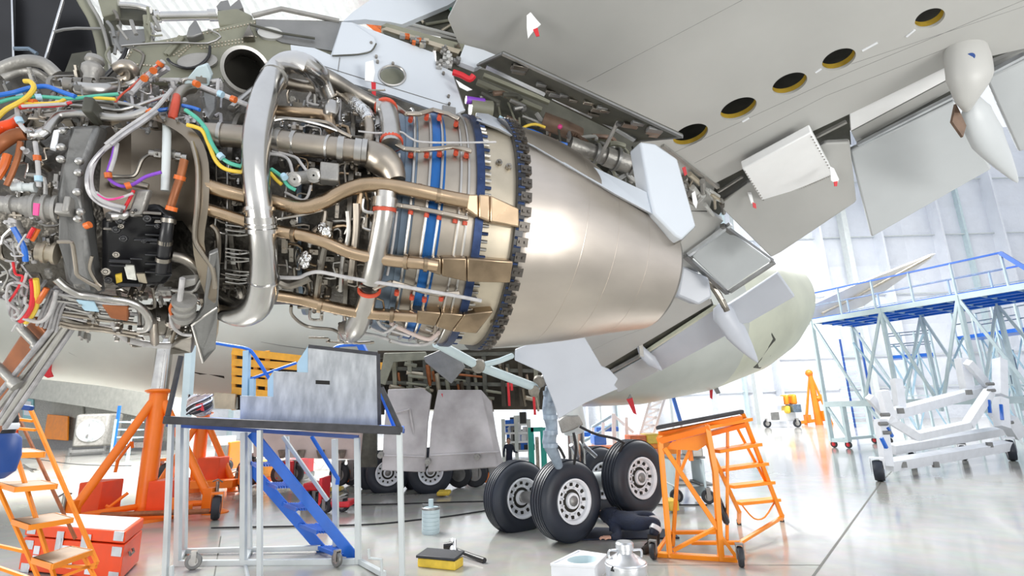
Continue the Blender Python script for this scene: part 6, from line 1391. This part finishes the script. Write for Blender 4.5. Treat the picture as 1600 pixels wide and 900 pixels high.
# ---- white wheeled frame in front of it
D0_, D1_ = G(1376, 750), G(1583, 720); dN = (D1_ - D0_).cross(Z).normalized(); dN = dN if dN.dot(_fw) > 0 else -dN
def PD(x, y, o=0.0): return PL(x, y, D0_ + dN * o, dN)
dol = thing('engine_dolly', 'white heavy wheeled cradle dolly with dark tyres in front of the scaffold', 'dolly', (D0_ + D1_) / 2)
sbars(dol, PD, [(1388, 727, 1574, 696, 16), (1392, 702, 1572, 672, 14, .8)], 'base_beam', 'whitep')
sbars(dol, PD, [(1384, 652, 1432, 682, 12), (1430, 682, 1512, 664, 12), (1512, 664, 1546, 612, 12)], 'cradle_frame', 'whitep')
sbars(dol, PD, [(1394, 647, 1540, 608, 15, .7)], 'cross_beam', 'whitep')
sbars(dol, PD, [(1376, 655, 1386, 728, 13), (1378, 610, 1392, 660, 13), (1562, 562, 1563, 618, 13), (1563, 622, 1566, 668, 14), (1574, 654, 1590, 680, 18)], 'upright', 'whitep')
sbars(dol, PD, [(1400, 592, 1408, 648, 12, .8), (1502, 560, 1512, 612, 13, .8), (1512, 566, 1546, 606, 10, .5), (1384, 650, 1358, 620, 10, .3), (1546, 612, 1562, 600, 9, .2)], 'arm', 'whitep')
for x0, y0, x1, y1 in ((1377, 684, 1385, 700), (1386, 668, 1394, 682), (1545, 625, 1547, 645), (1564, 632, 1566, 656)):
    b = MB(); b.bar(PD(x0, y0, -.12), PD(x1, y1, -.12), .07, .06); b.build('blue_mark', 'bluep', dol)
for x, y in ((1411, 726), (1462, 726), (1546, 695), (1407, 642), (1514, 613)):
    b = MB(); p = PD(x, y, -.12); b.box(p, V((.07, 0, 0)), V((0, .04, 0)), V((0, 0, .07))); b.build('bolt_plate', 'castg', dol)
for q, r in (((1376, 752), .24), ((1583, 720), .30)):
    p = G(*q); caster(dol, V((p.x, p.y, r)), r, (.8, -.6, 0), 'tyre', 'wheel', .2, 'whitep')
p = PD(1420, 690, .9); caster(dol, V((p.x, p.y, .2)), .2, (.8, -.6, 0), 'tyre', 'wheel', .14, 'castg'); p = PD(1490, 640, .9); caster(dol, V((p.x, p.y, .22)), .22, (.8, -.6, 0), 'tyre', 'wheel', .14, 'castg')
for x, y in ((1383, 648), (1380, 662), (1385, 676), (1547, 600), (1549, 610), (1577, 660)):
    b = MB(); p = PD(x, y, -.1); b.cyl(p - V((.1, 0, 0)), p + V((.1, 0, 0)), .05, seg=10); b.build('clamp_screw', 'castg', dol)
# ---- far orange tripod jack and yellow unit by the back wall
fj = G(1264, 664); hj = facing(1265, 580, fj).z
t = thing('tripod_jack', 'slender orange tripod jack far off by the white wall', 'aircraft jack', fj, 'orange tripod jacks')
for x, w, part in ((1259, .12, 'leg'), (1280, .3, 'column'), (1300, .12, 'leg')):
    p = facing(x, 662, fj); p.z = .0; b = MB(); b.tube([facing(1265, 581, fj), p], [w * .6, w], 10); b.build(part, 'orange', t)
b = MB(); b.ball(facing(1264, 583, fj), .3, 12); b.build('head', 'orange', t)
for px in ((1281, 642, 1292, 656), (1258, 648, 1266, 660)):
    b = MB(); p, q = facing(px[0], px[1], fj), facing(px[2], px[3], fj); b.abox((p.x, p.y - .4, max(q.z, .05)), (q.x, p.y + .3, p.z)); b.build('pump_box', 'orange', t)
b = MB(); b.bar(facing(1252, 662, fj) + Z * .1, facing(1290, 655, fj), .25); b.build('base', 'orange', t)
b = MB(); p = facing(1276, 624, fj); b.cyl(p, p + V((.5, 0, .2)), .22, seg=14); b.build('motor', 'orange', t)
yu = thing('yellow_compressor', 'yellow machine on a white trolley by the far wall left of the orange jack', 'machine', G(1228, 668)); yo = G(1228, 668)
for px, ma, part in (((1222, 617, 1231, 632), 'amber', 'tank'), ((1233, 616, 1244, 632), 'amber', 'tank'), ((1224, 634, 1234, 646), 'yellow', 'housing')):
    b = MB(); p, q = facing(px[0], px[1], yo), facing(px[2], px[3], yo); b.abox((p.x, p.y - .5, q.z), (q.x, p.y + .5, p.z)); b.build(part, ma, yu, bev=.15)
for px, ma, part in (((1208, 620, 1222, 634), 'whitep', 'housing'), ((1196, 642, 1250, 658), 'whitep', 'trolley'), ((1232, 632, 1250, 644), 'slate', 'panel'), ((1198, 644, 1216, 656), 'castg', 'pump')):
    b = MB(); p, q = facing(px[0], px[1], yo), facing(px[2], px[3], yo); b.abox((p.x, p.y - .6, max(.2, q.z)), (q.x, p.y + .5, p.z)); b.build(part, ma, yu, bev=.03)
for x in (1199, 1246): p = facing(x, 664, yo); caster(yu, V((p.x, p.y, .3)), .3, (0, 1, 0), 'rubber', 'wheel', .15)
# ---- left background: yellow sheet, machine on a stand, racks
yl = MB(); ys = [WL(x, y) - wnrm * .5 for x, y in ((86, 647), (118, 650), (117, 688), (80, 685))]; [setattr(v, 'z', max(v.z, .06)) for v in ys]; yl.prism(ys, wnrm * .12); tag(yl.build('yellow_sheet', 'amber', bev=.03), 'large yellow-orange sheet leaning on the grey stone wall', 'sheet')
mp = G(142, 712); mu = thing('test_rig', 'grey square machine with a round front on a low stand by the stone wall', 'machine', mp)
p, q = facing(119, 647, mp), facing(164, 697, mp); md_ = wd
b = MB(); b.prism([V((p.x, p.y, p.z)), V((q.x, q.y, p.z)), V((q.x, q.y, q.z)), V((p.x, p.y, q.z))], V((0, 1.2, 0))); b.build('cabinet', 'cast', mu, bev=.12)
cc = (p + q) / 2; w_ = (q - p).xy.length
b = MB(); fr = (O - cc).xy.to_3d().normalized(); b.lathe([(w_ * .40, 0), (w_ * .42, .06), (w_ * .36, .08), (w_ * .34, .03), (0, .05)], cc + fr * .02, fr, 32); b.build('round_cover', 'greyp', mu)
for k in range(5):
    b = MB(); a_ = k * 1.3 + .4; o_ = cc + fr * .1 + V((math.cos(a_), 0, math.sin(a_))) * w_ * .22; b.cyl(o_, o_ + fr * .12, .09, seg=12); b.build('fitting', 'castg' if k % 2 else 'whitep', mu)
b = MB(); b.bar(cc + fr * .2 - Z * w_ * .35, cc + fr * .2 + Z * w_ * .3, .1); b.build('handle_bar', 'whitep', mu)
b = MB(); f0, f1 = V((p.x, p.y, .3)), V((q.x, q.y, .3)); b.bar(f0, f1, .15); b.bar(f0 + V((0, 1.2, 0)), f1 + V((0, 1.2, 0)), .15)
for v in (f0, f1): b.bar(V((v.x, v.y, 0)), V((v.x, v.y, q.z)), .1, up=V((0, 1, 0)))
b.build('stand', 'castg', mu)
rk = thing('parts_rack', 'light blue tubular rack standing against the wall left of the orange jack', 'rack', G(196, 712)); ro = G(196, 712)
for x in (182, 187, 208): p = facing(x, 634 if x == 187 else 655, ro); b = MB(); b.bar(V((*p.xy, 0)), p, .12, up=V((0, 1, 0))); b.build('post', 'ltblue' if x != 187 else 'bluep', rk)
for y in (660, 672, 684, 696): b = MB(); b.prism([facing(182, y, ro), facing(210, y + 1, ro), facing(210, y + 1, ro) + V((0, .8, 0)), facing(182, y, ro) + V((0, .8, 0))], Z * .06); b.build('shelf', 'ltblue', rk)
sg = MB(); sg.prism([WL(x, y) - wnrm * 1.4 for x, y in ((48, 586), (62, 587), (61, 604), (47, 602))], wnrm * .1); tag(sg.build('wall_sign', 'cyanp', bev=.02), 'plain turquoise board on the pale band of the left building', 'sign')
pr = MB(); pr.bar(WL(60, 606) - wnrm * 1.3, V((*(WL(60, 690) - wnrm * 1.3).xy, 0)), .14, up=V((0, 1, 0))); tag(pr.build('warning_pole', 'redor'), 'thin red and white pole standing before the stone wall', 'pole')
# ---- middle background under the belly
def boxthing(name, lab, cat, foot, pxs, dy=.6, wheels=(), group=None, wr=.25):
    g = G(*foot); t = thing(name, lab, cat, g, group)
    for px, ma, part in pxs:
        p, q = facing(px[0], px[1], g), facing(px[2], px[3], g); b = MB(); b.abox((p.x, p.y - dy / 2, max(q.z, .03)), (q.x, p.y + dy / 2, max(p.z, .06))); b.build(part, ma, t, bev=min(.03, abs(q.x - p.x) * .1))
    for x in wheels:
        p = facing(x, foot[1], g); caster(t, V((p.x, p.y - dy / 2, wr)), wr, (.2, 1, 0), 'rubber', 'wheel', .14, 'castg')
    return t
boxthing('tow_tractor', 'red tow tractor seen through the platform legs', 'tractor', (464, 752), [((451, 717, 478, 742), 'red', 'body'), ((456, 719, 472, 725), 'slate', 'windscreen'), ((453, 741, 480, 748), 'castg', 'bumper')], 1.6, (456, 476), wr=.3)
boxthing('yellow_tank', 'yellow tank trailer behind the blue stairs', 'tank', (408, 756), [((394, 720, 423, 750), 'yellow', 'tank'), ((394, 747, 426, 752), 'orange', 'chassis')], .8, (398,), wr=.4)
boxthing('hand_cart', 'low red hand cart with a grey canister on it', 'cart', (530, 797), [((508, 782, 556, 787), 'red', 'platform'), ((531, 774, 539, 783), 'darkst', 'canister'), ((506, 745, 509, 786), 'red', 'handle')], .5, (516, 542), wr=.12)
boxthing('tool_trolley', 'small red-topped trolley under the platform', 'trolley', (490, 786), [((480, 753, 508, 763), 'red', 'tray'), ((478, 763, 480, 785), 'darkst', 'post'), ((505, 760, 507, 785), 'red', 'post')], .5, (487, 500), wr=.13)
boxthing('chock', 'yellow wheel chock on the floor by the stair handrail post', 'chock', (526, 768), [((515, 761, 537, 768), 'yellow', 'block')], .3, group='yellow wheel chocks'); boxthing('chock', 'yellow chock beside the far landing gear tyre', 'chock', (694, 775), [((684, 767, 704, 775), 'yellow', 'block')], .4, group='yellow wheel chocks')
boxthing('tow_cart', 'small rust-coloured wheeled unit right of the stair handrail', 'cart', (546, 756), [((534, 732, 556, 742), 'rust', 'body'), ((538, 742, 553, 750), 'orangep', 'chassis')], .8, (537, 556), wr=.3)
boxthing('equipment_trailer', 'orange flat trailer with black tyres beyond the belly doors', 'trailer', (748, 755), [((710, 735, 785, 742), 'orange', 'bed'), ((724, 742, 770, 748), 'orange', 'axle_frame'), ((776, 728, 790, 752), 'orange', 'drawbar')], 1.4, (722, 746, 774), wr=.34)
g = G(460, 742); tb = thing('truss_girder', 'long white lattice girder lying beyond the platform', 'girder', g)
A_, B_ = facing(392, 717, g), facing(575, 717, g); A2, B2 = facing(392, 734, g), facing(575, 734, g)
for s, e in ((A_, B_), (A2, B2)): b = MB(); b.bar(s, e, .07); b.build('chord', 'whitep', tb)
for i in range(14):
    t0 = i / 14; t1 = (i + 1) / 14; b = MB(); b.bar(A_.lerp(B_, t0) if i % 2 else A2.lerp(B2, t0), A2.lerp(B2, t1) if i % 2 else A_.lerp(B_, t1), .05); b.build('lattice_bar', 'whitep', tb)
for t0 in (.05, .95): p = A2.lerp(B2, t0); b = MB(); b.bar(V((*p.xy, 0)), p, .08, up=V((0, 1, 0))); b.build('support', 'whitep', tb)
# racks and people right of the belly doors
g = G(814, 733); sh = thing('storage_rack', 'white shelving full of parts beyond the belly doors', 'rack', g)
for y in (663, 676, 690, 704, 718): p, q = facing(786, y, g), facing(826, y, g); b = MB(); b.abox((p.x, p.y, p.z - .06), (q.x, p.y + .9, p.z)); b.build('shelf', 'whitep', sh)
for x in (786, 806, 826): p = facing(x, 655, g); b = MB(); b.abox((p.x - .06, p.y, 0), (p.x + .06, p.y + .1, p.z)); b.build('upright', 'greyp', sh)
for i in range(26):
    y = RND.choice((663, 676, 690, 704)); x = RND.uniform(788, 820); p = facing(x, y, g); h_ = RND.uniform(.15, .5); b = MB(); b.abox((p.x, p.y + .1, p.z), (p.x + RND.uniform(.15, .5), p.y + .6, p.z + h_)); b.build('stored_part', RND.choice(['whitep', 'castg', 'bluep', 'greyp', 'black', 'whitep']), sh)
g = G(839, 745); tf = thing('teal_lift_frame', 'teal green upright lift frame behind the gear strut', 'lift', g)
for x in (829, 848): p = facing(x, 668, g); b = MB(); b.abox((p.x - .08, p.y - .1, 0), (p.x + .08, p.y + .1, p.z)); b.build('upright', 'teal', tf)
p, q = facing(829, 668, g), facing(848, 668, g); b = MB(); b.abox((p.x, p.y - .1, p.z - .12), (q.x, p.y + .1, p.z)); b.build('cross_bar', 'teal', tf); b = MB(); b.abox(((p.x + q.x) / 2 - .05, p.y, .0), ((p.x + q.x) / 2 + .05, p.y + .2, p.z * .8)); b.build('mast', 'darkst', tf)
g = G(796, 744); mn = thing('person', 'distant person in dark clothes standing before the white shelving', 'person', g)
hh_ = facing(798, 685, g).z; k_ = hh_ / 1.75
J = {'pelvis': (g + Z * .95 * k_, .15 * k_), 'chest': (g + Z * 1.32 * k_ + V((.03, 0, 0)), .18 * k_), 'neck': (g + Z * 1.5 * k_, .06 * k_), 's1': (g + Z * 1.4 * k_ + V((.2, 0, 0)) * k_, .07 * k_), 'e1': (g + Z * 1.12 * k_ + V((.28, -.05, 0)) * k_, .05 * k_), 'h1': (g + Z * 1.0 * k_ + V((.42, -.2, .1)) * k_, .04 * k_), 's2': (g + Z * 1.4 * k_ + V((-.18, 0, 0)) * k_, .07 * k_), 'e2': (g + Z * 1.12 * k_ + V((-.25, 0, 0)) * k_, .05 * k_), 'h2': (g + Z * .88 * k_ + V((-.24, -.08, 0)) * k_, .04 * k_), 'k1': (g + Z * .5 * k_ + V((.1, 0, 0)) * k_, .085 * k_), 'a1': (g + Z * .08 * k_ + V((.12, 0, 0)) * k_, .055 * k_), 'k2': (g + Z * .5 * k_ + V((-.1, 0, 0)) * k_, .085 * k_), 'a2': (g + Z * .08 * k_ + V((-.1, 0, 0)) * k_, .055 * k_)}
skinned('clothes', 'navy', mn, J, [('pelvis', 'chest'), ('chest', 'neck'), ('chest', 's1'), ('s1', 'e1'), ('e1', 'h1'), ('chest', 's2'), ('s2', 'e2'), ('e2', 'h2'), ('pelvis', 'k1'), ('k1', 'a1'), ('pelvis', 'k2'), ('k2', 'a2')])
b = MB(); b.ball(g + Z * 1.63 * k_, .12 * k_, 14, (.8, .9, 1.1)); b.tube([g + Z * 1.48 * k_, g + Z * 1.6 * k_], .055 * k_, 10); b.build('head', 'skin', mn); b = MB(); b.ball(g + Z * 1.67 * k_ + V((0, .02, 0)), .125 * k_, 14, (.84, .92, .95)); b.build('hair', 'hair', mn)
for s in (-1, 1): b = MB(); p = g + V((s * .11, -.03, .05)) * k_; b.ball(p, .1 * k_, 10, (.5, 1.2, .5)); b.build('shoe', 'black', mn)
# blue and white boarding stairs, lattice mast, orange rack, table cart
g = G(950, 716); bs = thing('boarding_stairs', 'blue and white boarding stairs in the distance behind the gear', 'stairs', g)
sbars(bs, lambda x, y, o=0: facing(x, y, g) + V((0, o, 0)), [(925, 668, 958, 648, 4), (925, 684, 958, 662, 4), (910, 690, 926, 682, 4)], 'handrail', 'ltblue'); sbars(bs, lambda x, y, o=0: facing(x, y, g) + V((0, o, 0)), [(926, 668, 926, 708, 5), (942, 660, 942, 708, 5), (958, 646, 960, 708, 6), (978, 652, 980, 708, 5), (958, 648, 990, 676, 4)], 'post', 'whitep')
for px in ((912, 676, 932, 682), (932, 668, 968, 674)): p, q = facing(px[0], px[1], g), facing(px[2], px[3], g); b = MB(); b.abox((p.x, p.y, q.z), (q.x, p.y + 1.5, p.z)); b.build('deck', 'bluep', bs)
g = G(1008, 712); lm = thing('lattice_mast', 'white triangular lattice tower leaning behind the boarding stairs', 'tower', g)
A_, B_, C_, D_ = facing(990, 700, g), facing(1018, 615, g), facing(1010, 702, g), facing(1040, 615, g)
sbars(lm, lambda x, y, o=0: facing(x, y, g) + V((0, o, 0)), [(990, 712, 1018, 616, 4), (1010, 712, 1040, 616, 4), (1000, 700, 1030, 616, 3, 1)], 'chord', 'whitep')
for i in range(7):
    b = MB(); b.bar(A_.lerp(B_, i / 7), C_.lerp(D_, (i + 1) / 7), .08); b.bar(C_.lerp(D_, i / 7), A_.lerp(B_, i / 7), .08); b.build('lattice_bar', 'whitep', lm)
sbars(lm, lambda x, y, o=0: facing(x, y, g) + V((0, o, 0)), [(995, 680, 1005, 700, 3), (1020, 675, 1000, 704, 3), (1040, 690, 1000, 698, 3)], 'foot_bar', 'whitep')
g = G(1060, 712); bp_ = thing('blue_pole', 'slim blue pole leaning by the lattice tower', 'pole', g); sbars(bp_, lambda x, y, o=0: facing(x, y, g), [(1051, 618, 1064, 662, 5)], 'shaft', 'bluep'); sbars(bp_, lambda x, y, o=0: facing(x, y, g), [(1064, 662, 1064, 712, 4)], 'stand', 'whitep')
boxthing('orange_rack', 'long low orange rack with parts behind the bogie wheels', 'rack', (960, 722), [((910, 698, 965, 704), 'orange', 'beam'), ((935, 704, 955, 714), 'orange', 'bin'), ((965, 692, 1030, 700), 'amber', 'beam'), ((980, 680, 1010, 692), 'orangep', 'bin'), ((1005, 678, 1032, 692), 'yellow', 'bin'), ((925, 680, 945, 694), 'bluep', 'bin'), ((914, 704, 918, 720), 'orange', 'leg'), ((1022, 700, 1026, 720), 'orange', 'leg')], 1.0)
g = G(1090, 782); tc_ = boxthing('work_cart', 'grey wheeled work table with tools behind the orange steps', 'cart', (1090, 782), [((1040, 712, 1100, 716), 'castg', 'table_top'), ((1046, 755, 1112, 759), 'greyp', 'shelf'), ((1090, 716, 1093, 775), 'palebl', 'leg'), ((1046, 716, 1049, 775), 'palebl', 'leg'), ((1072, 698, 1092, 712), 'cast', 'tool_box'), ((1050, 748, 1066, 755), 'cast', 'tool_box'), ((1085, 752, 1108, 756), 'castg', 'tool_box')], .7, (1050, 1098), wr=.13)
boxthing('yellow_bin', 'yellow low bin behind the orange steps left of the cart', 'bin', (1050, 800), [((1040, 780, 1058, 796), 'yellow', 'tub')], .4)
boxthing('orange_locker', 'large amber tilted cabinet behind the top of the orange steps', 'cabinet', (1052, 716), [((1022, 684, 1060, 716), 'amber', 'cabinet'), ((1030, 686, 1052, 690), 'purple', 'label_strip')], 1)
bk = G(290, 735)
boxthing('supply_cart', 'orange and white wheeled supply cart beyond the second jack', 'cart', (352, 735), [((340, 682, 366, 694), 'whitep', 'top'), ((346, 694, 366, 720), 'castg', 'pump'), ((362, 690, 368, 732), 'orange', 'frame'), ((342, 722, 368, 728), 'orange', 'base')], .8, (345, 364), wr=.2)
